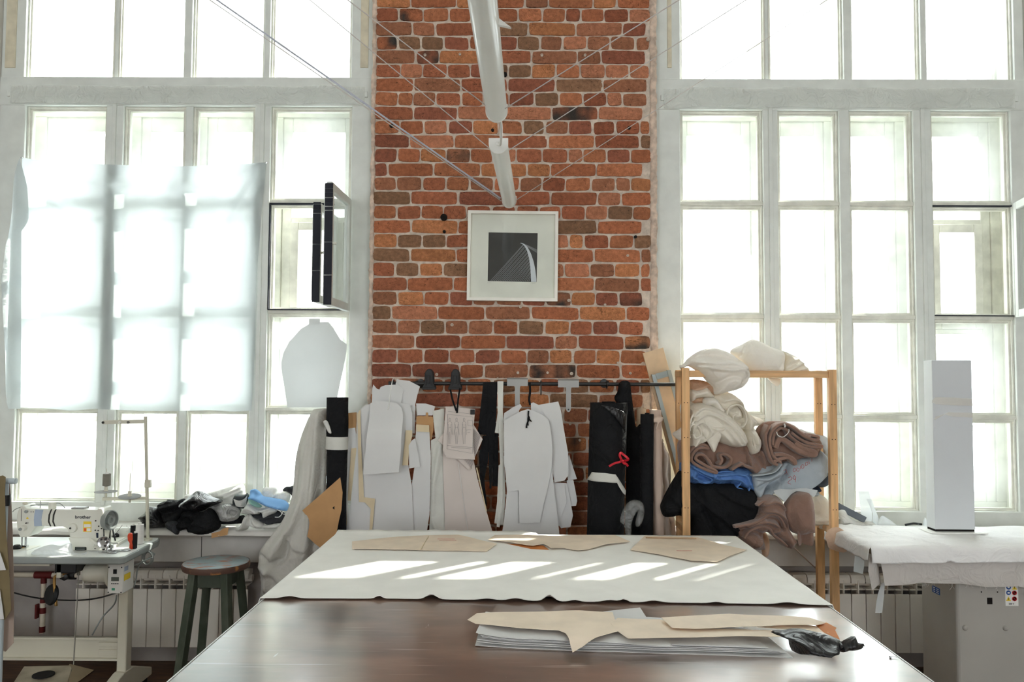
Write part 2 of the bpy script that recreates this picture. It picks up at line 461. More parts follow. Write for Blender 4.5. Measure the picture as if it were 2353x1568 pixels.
# window wall: side strips, head, parapets
b = MB()
b.box(XL, wl0, YP, 5.2, 0, ZC); b.box(wr1, XR, YP, 5.2, 0, ZC)
b.box(wl0, pl, YW + .02, 5.2, ZT, ZC); b.box(pr, wr1, YW + .02, 5.2, ZT, ZC)
wall = struct(b.build('wall_back', 'plaster'))
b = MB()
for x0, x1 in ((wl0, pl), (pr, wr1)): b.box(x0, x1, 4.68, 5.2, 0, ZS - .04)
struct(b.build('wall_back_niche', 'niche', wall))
b = MB()
for x0, x1 in ((wl0, pl - .002), (pr + .002, wr1)): b.box(x0, x1, 4.60, 4.69, .585, ZS - .045)
b.build('under_sill_panel', 'plaster', wall, bevel=.004)
q = at_y(463, 1265, 4.60); b = MB(); b.box(q.x - .0015, q.x + .0015, 4.5985, 4.603, .587, ZS - .046); b.build('panel_joint', 'hole', wall)

# --- brick pier
zref = at_y(1190, 406.5, YP).z; crs = 33.45 / (F / YP)
b = MB(); b.box(pl, pr, YP + .018, 5.2, 0, ZC)
nx, nz_ = 150, 420; vs = []; fs = []
for j in range(nz_ + 1):
    for i in range(nx + 1):
        x = pl + (pr - pl) * i / nx; z = ZC * j / nz_
        vs.append((x, YP + .0098 + .003 * noise.noise(Vector((x * 30, z * 30, 2))) + .003 * noise.noise(Vector((x * 80, z * 80, 2))), z))
for j in range(nz_):
    for i in range(nx): k = j * (nx + 1) + i; fs.append((k, k + 1, k + nx + 2, k + nx + 1))
b.add(vs, fs); pier = struct(b.build('wall_back_pier', 'mortar'))
PAL = [(186, 118, 83), (180, 110, 77), (174, 106, 77), (161, 95, 69), (194, 128, 86), (153, 92, 71), (188, 124, 93), (166, 110, 82), (146, 108, 82)]
b = MB(); tone = []
def brick(x0, x1, z0, z1, c, scorch=0, rnd=None):
    n = 10 if x1 - x0 > .18 else 6; mq = 5
    jx0, jx1, jz0, jz1 = (random.uniform(-.0035, .0035) for _ in range(4))
    x0 += max(jx0, -.001); x1 += min(jx1, .001); z0 += max(-.001, jz0 * .7); z1 += min(.001, jz1 * .7); sd = random.random() * 90; yo = random.uniform(-.004, .004)
    tl = random.uniform(-.003, .003); vs = []; fs = []; skew = random.uniform(-.003, .003)
    for j in range(mq + 1):
        for i in range(n + 1):
            u = i / n * 2 - 1; v = j / mq * 2 - 1
            # round the corners of the outline
            k = max(0, abs(u) ** 6 * abs(v) ** 4)
            x = (x0 + x1) / 2 + u * (x1 - x0) / 2 - math.copysign(k * .005, u) + skew * v
            z = (z0 + z1) / 2 + v * (z1 - z0) / 2 - math.copysign(k * .004, v) + tl * u
            ed = max(abs(u), abs(v)) > .99
            if ed:
                x += .002 * noise.noise(Vector((x * 40, z * 40, sd))); z += .0018 * noise.noise(Vector((z * 40, x * 40, sd + 3)))
            y = YP + yo + .003 * noise.noise(Vector((x * 22, z * 22, sd))) + .0025 * noise.noise(Vector((x * 70, z * 70, sd))) + (.004 if ed else 0)
            vs.append((x, y, z))
            q = 1 + .13 * noise.noise(Vector((x * 18, z * 18, sd))); s_ = 0
            if scorch: s_ = max(0, min(1, scorch * 1.2 + 1.5 * noise.noise(Vector((x * 14, z * 14, sd + 1)))))
            cc = [t * q * (1 - s_) + d * s_ for t, d in zip(c, (.05, .042, .036))]
            tone.append((cc[0], cc[1], cc[2], 1))
    W = n + 1
    for j in range(mq):
        for i in range(n): k = j * W + i; fs.append((k, k + 1, k + W + 1, k + W))
    ring = [i for i in range(W)] + [j * W + n for j in range(1, mq + 1)] + [mq * W + i for i in range(n - 1, -1, -1)] + [j * W for j in range(mq - 1, 0, -1)]
    base = len(vs)
    for r in ring: x, y, z = vs[r]; vs.append((x, YP + .03, z)); tone.append(tone[len(tone) - (len(vs) - 1) + r] if False else (c[0] * .7, c[1] * .7, c[2] * .7, 1))
    for q in range(len(ring)): a = ring[q]; c2 = ring[(q + 1) % len(ring)]; fs.append((a, base + q, base + (q + 1) % len(ring), c2))
    b.add(vs, fs)
k0 = -int((zref) / crs) - 1
for k in range(-60, 60):
    z1 = zref - k * crs; z0 = z1 - crs
    if z1 > ZC or z0 < .02: continue
    header = (k % 2 == 0)
    L = .1325 if header else .262
    x = pl + .012 + (0 if header else -random.uniform(.02, .07)); g = .0095
    while x < pr - .05:
        l = L + random.uniform(-.012, .012)
        if not header and random.random() < .12: l = .13
        if header and random.random() < .05: l = .08
        xa, xb = max(x, pl + .008), min(x + l, pr - .024 - random.uniform(0, .01))
        if xb - xa > .045:
            c = lin(random.choice(PAL)); q = random.uniform(.82, 1.12); c = [v * q for v in c[:3]]
            sc = 0
            if random.random() < .04: sc = random.uniform(.15, .6)
            brick(xa, xb, z0 + .0046, z1 - .0046, c, sc)
        x += l + g
b.build('brick_courses', 'brick', pier, tone=tone, smooth=True, auto=40)
# rough broken plaster strips at both edges of the pier
for xa, xb, nm in ((pl - .012, pl + .014, 'rough_edge'), (pr - .028, pr + .012, 'rough_edge')):
    b = MB(); vs = []; fs = []; nr = 700; nc = 8
    for j in range(nr + 1):
        z = ZC * j / nr
        for i in range(nc + 1):
            u = i / nc; x = xa + (xb - xa) * u + .007 * noise.noise(Vector((xa * 50 + u, z * 16, 4))) + .004 * noise.noise(Vector((xa, z * 60, u * 2)))
            vs.append((x, YP + .004 - .009 * math.sin(PI * u) ** .5 + .006 * noise.noise(Vector((x * 45, z * 45, 9))) + .004 * noise.noise(Vector((x * 130, z * 130, 3))), z))
    for j in range(nr):
        for i in range(nc): k = j * (nc + 1) + i; fs.append((k, k + 1, k + nc + 2, k + nc + 1))
    b.add(vs, fs); b.build('rough_plaster_edge', 'rough_edge', pier, smooth=True)
# plugs and holes left in the brick
b = MB(); h = MB()
for x, y in ((977, 128), (1057, 126), (1245, 128), (1344, 128), (1488, 92), (1442, 588), (1307, 691), (1390, 701), (1420, 834), (1190, 857), (1258, 857), (1313, 859), (1448, 858), (1039, 747), (1196, 706), (1332, 1012), (1310, 974), (1004, 861)):
    p = at_y(x, y, YP); r = random.uniform(.006, .009)
    b.lathe([(r, -.012), (r * 1.1, .012), (r * .5, .013), (r * .4, .004)], (p.x, YP, p.z), (0, -1, 0), 12)
b.build('wall_plugs', 'plug', pier)
for x, y, r in ((1020, 500, .02), (1021, 533, .009), (1132, 300, .009), (1160, 172, .014), (1445, 295, .01), (900, 290, .012), (1460, 545, .009)):
    p = at_y(x, y, YP); h.lathe([(r, .0), (r, .014), (r * .2, .015)], (p.x, YP + .003, p.z), (0, -1, 0), 14)
h.build('drill_holes', 'hole', pier)

# --- windows
def colx(pairs, y, Y=YW): return [(at_y(a, y, Y).x, at_y(c, y, Y).x) for a, c in pairs]
def rowz(vals, x, Y=YW): return [at_y(x, v, Y).z for v in vals]

def make_window(n, lowpx, uppx, rows_px, xcol, x0, x1, vent_side):
    root = bpy.data.objects.new('window_%d' % n, None); COL.objects.link(root); root.location = ((x0 + x1) / 2, YW, ZS); root['kind'] = 'structure'
    low = colx(lowpx, 300); up = colx(uppx, 100)
    top, r1, r2, r3, bot, utop = rowz(rows_px, xcol)
    y0, y1 = YW, YW + .07
    f = MB()
    # inner frame
    ed = [x0] + [v for pr_ in low for v in pr_] + [x1]
    for i in range(0, len(ed), 2): f.box(ed[i], ed[i + 1], y0 if (ed[i + 1] - ed[i]) > .06 else y0 + .012, y1, bot - .02, top + .02)
    ed = [x0] + [v for pr_ in up for v in pr_] + [x1]
    for i in range(0, len(ed), 2): f.box(ed[i], ed[i + 1], y0 if (ed[i + 1] - ed[i]) > .035 else y0 + .02, y1, utop - .01, ZT)
    f.box(x0, x1, y0 - .006, y1, top, utop); f.box(x0, x1, y0 + .002, y1, 4.22, ZT + .03)  # deep head board out of view, added to cut off the sun patches
    f.box(x0, x1, y0 - .004, y1, ZS - .01, bot)
    f.build('frame', 'white_paint', root, bevel=.006, seg=2)
    # casing strips standing on the frame, beads and glazing bars
    f = MB()
    for i in (1, 2):
        pass
    for lo, hi in ((low[0][1], low[1][0]), (low[2][1], low[3][0])):
        c = (lo + hi) / 2; f.box(c - .012, c + .012, y0 - .012, y0 + .01, bot - .02, top + .015)
    f.box(x0 + .05, x1 - .05, y0 - .02, y0, top + .05, top + .085)
    f.build('cover_strip', 'white_paint', root, bevel=.004)
    f = MB(); g = MB(); vent = None
    rz = [(r1, top), (r2, r1), (r3, r2), (bot, r3)]
    mt = .011
    for bi, (a, c) in enumerate(low):
        for r in (r1, r2, r3): f.box(a, c, y0 + .012, y1 - .01, r - mt, r + mt)
        for ri, (lo, hi) in enumerate(rz):
            lo2 = lo + (mt if ri < 3 else 0); hi2 = hi - (mt if ri > 0 else 0)
            for k, w in ((y0 + .022, .012), (y0 + .036, .022)):
                f.box(a, a + w, k, y1, lo2, hi2); f.box(c - w, c, k, y1, lo2, hi2)
                f.box(a, c, k + .0015, y1 - .001, lo2, lo2 + w * .7); f.box(a, c, k + .0015, y1 - .001, hi2 - w, hi2)
            if bi == 3 and ri == 1: vent = (a, c, lo2, hi2); continue
            g.box(a + .01, c - .01, y0 + .05, y0 + .054, lo2, hi2)
    for a, c in up:
        for k, w in ((y0 + .022, .01), (y0 + .036, .018)):
            f.box(a, a + w, k, y1, utop, ZT - .03); f.box(c - w, c, k, y1, utop, ZT - .03); f.box(a, c, k + .0015, y1 - .001, utop, utop + w * .5)
        g.box(a + .008, c - .008, y0 + .05, y0 + .054, utop, ZT - .03)
    f.build('glazing_bar', 'old_paint', root, bevel=.003)
    g.build('pane', 'glass', root)
    # outer window
    oy0, oy1 = YW + .18, YW + .235
    f = MB(); g = MB(); xa, xb = x0 + .06, x1 - .06
    ed = [xa] + [v for pr_ in low for v in pr_] + [xb]
    for i in range(0, len(ed), 2): f.box(ed[i] - .02, ed[i + 1] + .02, oy0, oy1 + .02, bot + .03, top - .01)
    ed = [xa] + [v for pr_ in up for v in pr_] + [xb]
    for i in range(0, len(ed), 2): f.box(ed[i] - .015, ed[i + 1] + .015, oy0, oy1 + .02, utop + .02, ZT)
    f.box(xa, xb, oy0, oy1 + .02, top - .01, utop + .02); f.box(xa, xb, oy0, oy1 + .02, ZS, bot + .03)
    for bi, (a, c) in enumerate(low):
        a2, c2 = a + .02, c - .02; st = .06
        f.box(a2, a2 + st, oy0 + .012, oy1, bot, top); f.box(c2 - st, c2, oy0 + .012, oy1, bot, top)
        f.box(a2 + st, c2 - st, oy0 + .0125, oy1 - .001, top - .1, top); f.box(a2 + st, c2 - st, oy0 + .0125, oy1 - .001, bot, bot + .09)
        for r in (r1, r2, r3): f.box(a2, c2, oy0 + .016, oy1 - .01, r - .09, r - .055)
        op = (bi == 3 and n == 1)
        for ri, (lo, hi) in enumerate(rz):
            if op and ri == 1: continue
            g.box(a2 + st - .01, c2 - st + .01, oy0 + .03, oy0 + .033, lo - .06, hi - .07)
        if bi == 3:
            lo, hi = r2 - .055, r1 - .09
            f.box(a2 + st, a2 + st + .05, oy0 - .008, oy1, lo, hi); f.box(c2 - st - .05, c2 - st, oy0 - .008, oy1, lo, hi)
            f.box(a2 + st + .05, c2 - st - .05, oy0 - .007, oy1 - .002, lo, lo + .05); f.box(a2 + st + .05, c2 - st - .05, oy0 - .007, oy1 - .002, hi - .05, hi)
    for a, c in up:
        f.box(a, a + .05, oy0 + .012, oy1, utop, ZT); f.box(c - .05, c, oy0 + .012, oy1, utop, ZT)
        g.box(a + .04, c - .04, oy0 + .03, oy0 + .033, utop, ZT - .03)
    f.build('outer_frame', 'old_paint', root, bevel=.005)
    g.build('outer_pane', 'glass_outer', root)
    f = MB()                                             # box linings between the two windows
    f.box(x0 + .004, x0 + .06, y1, 5.2, ZS, ZT + .1); f.box(x1 - .06, x1 - .004, y1, 5.2, ZS, ZT + .1)
    f.box(x0, x1, y1, 5.2, ZT - .02, ZT + .1); f.box(x0, x1, y1, 5.2, ZS - .04, bot - .03)
    f.build('reveal_lining', 'old_paint', root)
    return root, vent, low, (top, r1, r2, r3, bot, utop)

w1, vent1, low1, rows1 = make_window(1, [(57, 243), (283, 424), (441, 585), (622, 808)], [(58, 260), (269, 424), (441, 607), (621, 808)],
                             [244, 463, 716, 941, 1157, 178], 700, wl0, pl + .005, 'r')
w2, vent2, low2, rows2 = make_window(2, [(1563, 1753), (1787, 1928), (1952, 2098), (2140, 2322)], [(1563, 1760), (1768, 1938), (1957, 2115), (2129, 2330)],
                             [253, 467, 728, 958, 1174, 182], 1850, pr - .005, wr1, 'r')

def vent_sash(root, vent, hx, hy, ang, z0, z1, w, dark=True):
    """small sash swung into the room round a hinge at (hx, hy)"""
    e = bpy.data.objects.new('vent_sash', None); COL.objects.link(e); e.parent = root
    e.location = Vector((hx, hy, z0)) - worldloc(root)
    dx, dy = math.cos(ang), math.sin(ang); nx_, ny_ = -dy, dx
    def P(u, t, z): return (hx + dx * u + nx_ * t, hy + dy * u + ny_ * t, z)
    def bx(mb, u0, u1, t0, t1, za, zb):
        vs = [P(u, t, z) for u in (u0, u1) for t in (t0, t1) for z in (za, zb)]
        mb.add(vs, [(0, 1, 3, 2), (4, 6, 7, 5), (0, 4, 5, 1), (2, 3, 7, 6), (0, 2, 6, 4), (1, 5, 7, 3)])
    f = MB(); s = .045; th = .032
    bx(f, 0, s, -th / 2, th / 2, z0, z1); bx(f, w - s, w, -th / 2, th / 2, z0, z1); bx(f, s, w - s, -th / 2, th / 2, z0, z0 + s); bx(f, s, w - s, -th / 2, th / 2, z1 - s, z1)
    bx(f, w - .012, w, -th / 2 - .012, th / 2, z0 + .01, z1 - .01)
    f.build('sash_frame', 'white_paint', e, bevel=.004)
    g = MB(); bx(g, s - .005, w - s + .005, -.002, .002, z0 + s, z1 - s); g.build('pane', 'glass', e)
    if dark:
        d = MB(); q = z0
        while q < z1 - .01:
            l = random.uniform(.12, .2) if q < z0 + .6 * (z1 - z0) else random.uniform(.015, .03)
            bx(d, w - .001, w + .006, -th / 2 - .006, th / 2 + .004, q, min(z1, q + l)); q += l + random.uniform(.001, .007)
        d.build('foam_strip', 'dark_strip', e)
    h = MB(); h.cyl(P(w - .02, th / 2, (z0 + z1) / 2), P(w - .02, th / 2 + .02, (z0 + z1) / 2), .007); h.build('latch', 'old_paint', e)
    return e

a, c, lo, hi = vent1
vent_sash(w1, vent1, c - .006, YW - .01, PI + .5 * PI - .03, lo - .012, hi + .02, .44)
vent_sash(w1, vent1, c - .125, YW + .17, PI + .5 * PI - .02, lo + .02, hi - .05, .42)
d = MB()
d.box(a - .003, a + .006, YW + .004, YW + .06, lo, hi); d.box(a, c - .1, YW + .004, YW + .06, hi - .006, hi + .003); d.box(a, c, YW + .004, YW + .05, lo - .003, lo + .003)
d.build('foam_strip', 'dark_strip', w1)
a, c, lo, hi = vent2
vent_sash(w2, vent2, c + .012, YW - .012, PI + .5 * PI - .22, lo - .012, hi + .012, .46, False)
d = MB(); d.box(a, c, YW + .004, YW + .06, hi - .004, hi + .003); d.box(a, c, YW + .004, YW + .05, lo - .003, lo + .002); d.build('foam_strip', 'dark_strip', w2)

# aged yellowed strips on the upper jambs
M['aged'] = mat('aged_yellow_paint', (214, 206, 184), 0.6, 0.12, 12, bump=0.3, bscale=30)
for root, px0, px1 in ((w1, 829, 847), (w1, 14, 38), (w2, 1533, 1543)):
    q0, q1 = at_y(px0, 90, YW), at_y(px1, 90, YW); zb_ = at_y(px0, 156, YW).z; b = MB(); b.box(q0.x, q1.x, YW - .006, YW + .004, zb_, ZT); b.build('aged_strip', 'aged', root, bevel=.002)
# plastic film taped along the transoms, creased
M['film'] = mat('window_film', (226, 230, 226), 0.3, 0.03, 5, spec=0.6, bump=0.6, bscale=18, alpha=0.45, crumple=0.8)
for root, x0_, x1_, zt0_, zt1_ in ((w1, wl0 + .08, pl - .06, rows1[0], rows1[5]), (w2, pr + .06, wr1 - .08, rows2[0], rows2[5])):
    b = MB(); vs = []; fs = []; n_ = 160; m_ = 8
    for j in range(m_ + 1):
        for i in range(n_ + 1):
            x = x0_ + (x1_ - x0_) * i / n_; z = zt0_ + .005 + (zt1_ - zt0_ - .07) * j / m_ + .012 * noise.noise(Vector((x * 4, 1, 2)))
            vs.append((x, YW - .027 - .008 * abs(noise.noise(Vector((x * 5 + z * 9, z * 30, 4)))) - .006 * abs(noise.noise(Vector((x * 14, z * 22, 7)))), z))
    for j in range(m_):
        for i in range(n_): k = j * (n_ + 1) + i; fs.append((k, k + 1, k + n_ + 2, k + n_ + 1))
    b.add(vs, fs); b.build('plastic_film', 'film', root, smooth=True)
# sills
def sill(name, x0, x1):
    b = MB(); n = 60; prof = [(4.71, ZS), (4.50, ZS - .002), (4.455, ZS - .006), (4.44, ZS - .016), (4.438, ZS - .032), (4.45, ZS - .042), (4.60, ZS - .046), (4.71, ZS - .046)]
    vs = []; fs = []
    for i in range(n + 1):
        x = x0 + (x1 - x0) * i / n
        for y, z in prof: vs.append((x, y + .004 * noise.noise(Vector((x * 6, z * 30, 1))), z + .003 * noise.noise(Vector((x * 9, y * 9, 5)))))
    k = len(prof)
    for i in range(n):
        for j in range(k): fs.append((i * k + j, i * k + (j + 1) % k, (i + 1) * k + (j + 1) % k, (i + 1) * k + j))
    fs += [tuple(range(k)), tuple(range(n * k + k - 1, n * k - 1, -1))]
    b.add(vs, fs); return struct(b.build(name, 'plaster', smooth=True, auto=50))
sill('trim_1', wl0 + .01, pl - .004); sill('trim_2', pr + .004, wr1 - .01)

# ------------------------------------------------------------------ light
w = bpy.data.worlds.new('sky'); SC.world = w; w.use_nodes = True
wn_ = w.node_tree.nodes; wl_ = w.node_tree.links; bg = wn_['Background']; bg.inputs['Color'].default_value = (0.94, 0.975, 1.0, 1)
sl = bpy.data.lights.new('sun', 'SUN'); sl.energy = 16.0; sl.angle = math.radians(0.6); sl.color = (1.0, 0.95, 0.86)
so = bpy.data.objects.new('sun', sl); COL.objects.link(so); so.location = (6, 12, 14)
SAZ, SEL = math.radians(46), math.radians(50.5)
sd = Vector((math.sin(SAZ) * math.cos(SEL), math.cos(SAZ) * math.cos(SEL), math.sin(SEL)))
so.rotation_euler = sd.to_track_quat('Z', 'Y').to_euler()
# bright haze of the sky round the sun, plain white sky elsewhere
tcw = wn_.new('ShaderNodeTexCoord'); dt = wn_.new('ShaderNodeVectorMath'); dt.operation = 'DOT_PRODUCT'; dt.inputs[1].default_value = sd
wl_.new(tcw.outputs['Generated'], dt.inputs[0])
mxw = wn_.new('ShaderNodeMath'); mxw.operation = 'MAXIMUM'; mxw.inputs[1].default_value = 0.0; wl_.new(dt.outputs['Value'], mxw.inputs[0])
pww = wn_.new('ShaderNodeMath'); pww.operation = 'POWER'; pww.inputs[1].default_value = 5.0; wl_.new(mxw.outputs[0], pww.inputs[0])
mdw = wn_.new('ShaderNodeMath'); mdw.operation = 'MULTIPLY_ADD'; mdw.inputs[1].default_value = 12.0; mdw.inputs[2].default_value = 6.2; wl_.new(pww.outputs[0], mdw.inputs[0])
wl_.new(mdw.outputs[0], bg.inputs['Strength'])
vs_ = SC.view_settings; SC.display_settings.display_device = 'sRGB'
vs_.view_transform = 'Standard'; vs_.look = 'None'; vs_.gamma = 1.0; vs_.exposure = 0.3; vs_.use_curve_mapping = False
cy = SC.cycles; cy.use_denoising = True; cy.max_bounces = 14; cy.diffuse_bounces = 8; cy.transparent_max_bounces = 24; cy.sample_clamp_indirect = 8.0
cy.caustics_reflective = False; cy.caustics_refractive = False
# ------------------------------------------------------------------ cutting table
ZTB = 0.90
def zz(ox, oy, s): return lambda pts: [(ox + a / s, oy + c / s) for a, c in pts]
M['table_wood'] = mat('table_wood', (92, 74, 64), 0.34, 0.4, 2.4, bump=0.05, bscale=8, spec=0.7, stretch=(1.0, 2.6, 1), coat=0.9, c2=(140, 114, 98), thr=(0.33, 0.68))
def scuffs(m):
    """pale scratches and a scuffed line worn into the varnish"""
    nt = m.node_tree; N = nt.nodes; L = nt.links; bs = [n for n in N if n.type == 'BSDF_PRINCIPLED'][0]; src = bs.inputs['Base Color'].links[0].from_socket
    tc = N.new('ShaderNodeTexCoord'); mp = N.new('ShaderNodeMapping'); mp.inputs['Scale'].default_value = (1.2, 26, 1); mp.inputs['Rotation'].default_value = (0, 0, .06); L.new(tc.outputs['Object'], mp.inputs['Vector'])
    n1 = N.new('ShaderNodeTexNoise'); n1.inputs['Scale'].default_value = 3; n1.inputs['Detail'].default_value = 8; L.new(mp.outputs['Vector'], n1.inputs['Vector'])
    r1 = N.new('ShaderNodeMapRange'); r1.inputs['From Min'].default_value = .63; r1.inputs['From Max'].default_value = .75; r1.inputs['To Max'].default_value = .45; L.new(n1.outputs['Fac'], r1.inputs['Value'])
    mp2 = N.new('ShaderNodeMapping'); mp2.inputs['Scale'].default_value = (60, 9, 1); mp2.inputs['Rotation'].default_value = (0, 0, -.5); L.new(tc.outputs['Object'], mp2.inputs['Vector'])
    n2 = N.new('ShaderNodeTexNoise'); n2.inputs['Scale'].default_value = 1; n2.inputs['Detail'].default_value = 3; L.new(mp2.outputs['Vector'], n2.inputs['Vector'])
    r2 = N.new('ShaderNodeMapRange'); r2.inputs['From Min'].default_value = .74; r2.inputs['From Max'].default_value = .79; r2.inputs['To Max'].default_value = .5; L.new(n2.outputs['Fac'], r2.inputs['Value'])
    ad = N.new('ShaderNodeMath'); ad.operation = 'MAXIMUM'; L.new(r1.outputs['Result'], ad.inputs[0]); L.new(r2.outputs['Result'], ad.inputs[1])
    mx = N.new('ShaderNodeMix'); mx.data_type = 'RGBA'; mx.inputs['B'].default_value = lin((200, 192, 184)); L.new(ad.outputs[0], mx.inputs['Factor']); L.new(src, mx.inputs['A']); L.new(mx.outputs['Result'], bs.inputs['Base Color'])
scuffs(M['table_wood'])
for n_ in M['table_wood'].node_tree.nodes:
    if n_.type == 'BSDF_PRINCIPLED': n_.inputs['Coat IOR'].default_value = 1.85; n_.inputs['Coat Weight'].default_value = 1.0
M['table_edge'] = mat('table_edge', (205, 208, 208), 0.35)
M['table_leg'] = mat('table_leg', (190, 188, 180), 0.5)
M['canvas'] = mat('white_canvas', (244, 244, 240), 0.9, 0.03, 8, weave=0.15)
M['kraft'] = mat('kraft_paper', (234, 218, 198), 0.75, 0.06, 12, bump=0.1, bscale=60)
M['kraft_dark'] = mat('kraft_board', (188, 146, 100), 0.7, 0.06, 12, bump=0.1, bscale=60)
M['kraft_back'] = mat('kraft_back', (196, 120, 58), 0.7)
M['paper'] = mat('white_paper', (226, 226, 226), 0.7, 0.02, 5, trans=0.15)
M['paper_warm'] = mat('warm_paper', (222, 212, 206), 0.7, 0.03, 5, trans=0.12)
M['tape'] = mat('masking_tape', (222, 205, 172), 0.6, trans=0.1)
M['ink'] = mat('ink', (96, 92, 96), 0.7)
M['red_ink'] = mat('red_ink', (196, 72, 60), 0.7)
M['black_cloth'] = mat('black_cloth', (24, 25, 27), 0.85, 0.15, 8, weave=0.25, spec=0.2, crumple=0.5)
M['black_satin'] = mat('black_satin', (20, 20, 23), 0.38, 0.2, 8, bump=0.1, spec=0.5, crumple=0.6)
tl = at_z(772, 1232, ZTB); bl = at_z(384, 1568, ZTB); tr_ = at_z(1678, 1231, ZTB); br = at_z(2156, 1568, ZTB)
tx0, tx1, ty1, ty0 = (tl.x + bl.x) / 2, (tr_.x + br.x) / 2, (tl.y + tr_.y) / 2, .95
tb = thing('cutting_table', 'large dark varnished cutting table in front of the brick pier', 'table', ((tx0 + tx1) / 2, (ty0 + ty1) / 2, 0))
b = MB(); b.box(tx0 + .004, tx1 - .004, ty0, ty1 - .004, ZTB - .034, ZTB); b.build('tabletop', 'table_wood', tb, bevel=.002)
b = MB(); b.box(tx0, tx0 + .004, ty0, ty1, ZTB - .035, ZTB + .0012); b.box(tx1 - .004, tx1, ty0, ty1, ZTB - .035, ZTB + .0012); b.box(tx0, tx1, ty1 - .004, ty1, ZTB - .035, ZTB + .0012)
b.build('edge_band', 'table_edge', tb)
for sx in (tx0 + .1, tx1 - .1):
    for sy in (ty0 + .1, ty1 - .12):
        b = MB(); b.box(sx - .03, sx + .03, sy - .03, sy + .03, 0, ZTB - .035); b.build('leg', 'table_leg', tb, bevel=.004)
for y in (ty0 + .1, ty1 - .14):
    b = MB(); b.box(tx0 + .13, tx1 - .13, y, y + .03, ZTB - .13, ZTB - .035); b.build('apron', 'table_leg', tb)

# canvas over the far part
fe = [(603, 1379), (900, 1380), (1300, 1387), (1700, 1391), (1910, 1395)]
fw = [at_z(a, c, ZTB) for a, c in fe]
def front_y(x):
    for p, q in zip(fw[:-1], fw[1:]):
        if x <= q.x or q is fw[-1]: return p.y + (q.y - p.y) * (x - p.x) / (q.x - p.x)
bumps = [(at_z(a, 1384, ZTB).x, h, w) for a, h, w in ((660, .008, .03), (868, .010, .014), (990, .017, .022), (1120, .005, .03), (1185, .008, .03), (1262, .022, .02), (1320, .006, .02), (1400, .007, .03), (1432, .010, .015), (1500, .006, .03), (1640, .005, .02), (1800, .007, .04))]
nx_, ny_ = 180, 70; vs = []; fs = []
x0, x1 = tx0 - .006, tx1 + .006
for j in range(ny_ + 1):
    v = (j / ny_) ** 1.6
    for i in range(nx_ + 1):
        u = i / nx_; x = x0 + (x1 - x0) * u; fy = front_y(x); ye = ty1 + (.03 if x < .1 else .006); y = fy + (ye - fy) * v
        z = ZTB + .0035 + .0012 * noise.noise(Vector((x * 5, y * 5, 1)))
        lift = sum(h * math.exp(-((x - bx) / w) ** 2) for bx, h, w in bumps) + .003
        z += lift * math.exp(-(y - fy) / .035)
        if x < .1: z += (.012 + .008 * noise.noise(Vector((x * 14, 0, 3)))) * max(0, 1 - (ye - y) / .06) * min(1, (.1 - x) / .1 + .2)
        z += .006 * math.exp(-((x - .55 + .6 * (y - 2.5)) / .02) ** 2) * math.exp(-((y - 2.85) / .12) ** 2)
        vs.append((x, y, z))
for j in range(ny_):
    for i in range(nx_): k = j * (nx_ + 1) + i; fs.append((k, k + 1, k + nx_ + 2, k + nx_ + 1))
# sides turned down over the table edges
for s_, i0 in ((-1, 0), (1, nx_)):
    base = len(vs)
    for j in range(ny_ + 1):
        x, y, z = vs[j * (nx_ + 1) + i0]; vs.append((x + s_ * .005, y, z - .012)); vs.append((x + s_ * .004, y, z - .03 - .006 * noise.noise(Vector((y * 9, 1, s_)))))
    for j in range(ny_):
        a, c = j * (nx_ + 1) + i0, (j + 1) * (nx_ + 1) + i0; fs += [(a, c, base + 2 * j + 2, base + 2 * j), (base + 2 * j, base + 2 * j + 2, base + 2 * j + 3, base + 2 * j + 1)]
b = MB(); b.add(vs, fs)
tag(b.build('canvas_cover', 'canvas', smooth=True, solid=.0025), 'white canvas with a wavy front edge over the far half of the cutting table', 'cloth')

# brown paper patterns on the canvas
zk = ZTB + .0075
def kr(name, pts, z, label, cat='paper pattern', group=None, matn='kraft', fn=None, thick=.0009, cell=.03):
    return tag(flat(name, pts, z, matn, thick, cell, fn), label, cat, group)
def curl(amp, f, seed): return lambda x, y: amp * (1 + noise.noise(Vector((x * f, y * f, seed))))
GK = 'brown paper patterns on the canvas'
a = kr('paper_pattern', [(809, 1246), (917, 1235), (978, 1232), (1052, 1232), (1143, 1252), (1118, 1268.5), (965, 1266), (809, 1263)], zk,
       'long brown pattern with a straight front edge, on the canvas beside the notched one', group=GK, fn=curl(.004, 6, 1))
b = MB(); p, q = at_z(965, 1265, zk + .006), at_z(985, 1233, zk + .006); b.obox(p, q, .004, .0006); b.build('fold_line', 'tape', a)
kr('paper_pattern', [(1121, 1243), (1137, 1232), (1276, 1234), (1413, 1234), (1448, 1247), (1397, 1254), (1347, 1266), (1328, 1267.5), (1296, 1262), (1266, 1264), (1248, 1253), (1225, 1257)], zk,
   'brown pattern with a torn notch in its front edge, lying on the canvas', group=GK, fn=curl(.006, 7, 4))
kr('paper_pattern', [(1165, 1250), (1248, 1254), (1262, 1264), (1220, 1262)], zk - .002, 'orange-brown scrap of paper under the notched brown pattern on the canvas', group=GK, matn='kraft_back', thick=.0006)
a = kr('paper_pattern', [(1482, 1234), (1603, 1237), (1664, 1255), (1716, 1265.5), (1680, 1279), (1648, 1294), (1591, 1292), (1514, 1276), (1448, 1266)], zk,
   'brown pattern with a pointed front corner, on the canvas near the shelf rack', group=GK, fn=curl(.004, 6, 8))
b = MB(); b.obox(at_z(1484, 1236, zk + .008), at_z(1600, 1237.5, zk + .008), .012, .001, (0, 1, 0)); b.build('folded_strip', 'kraft_dark', a)

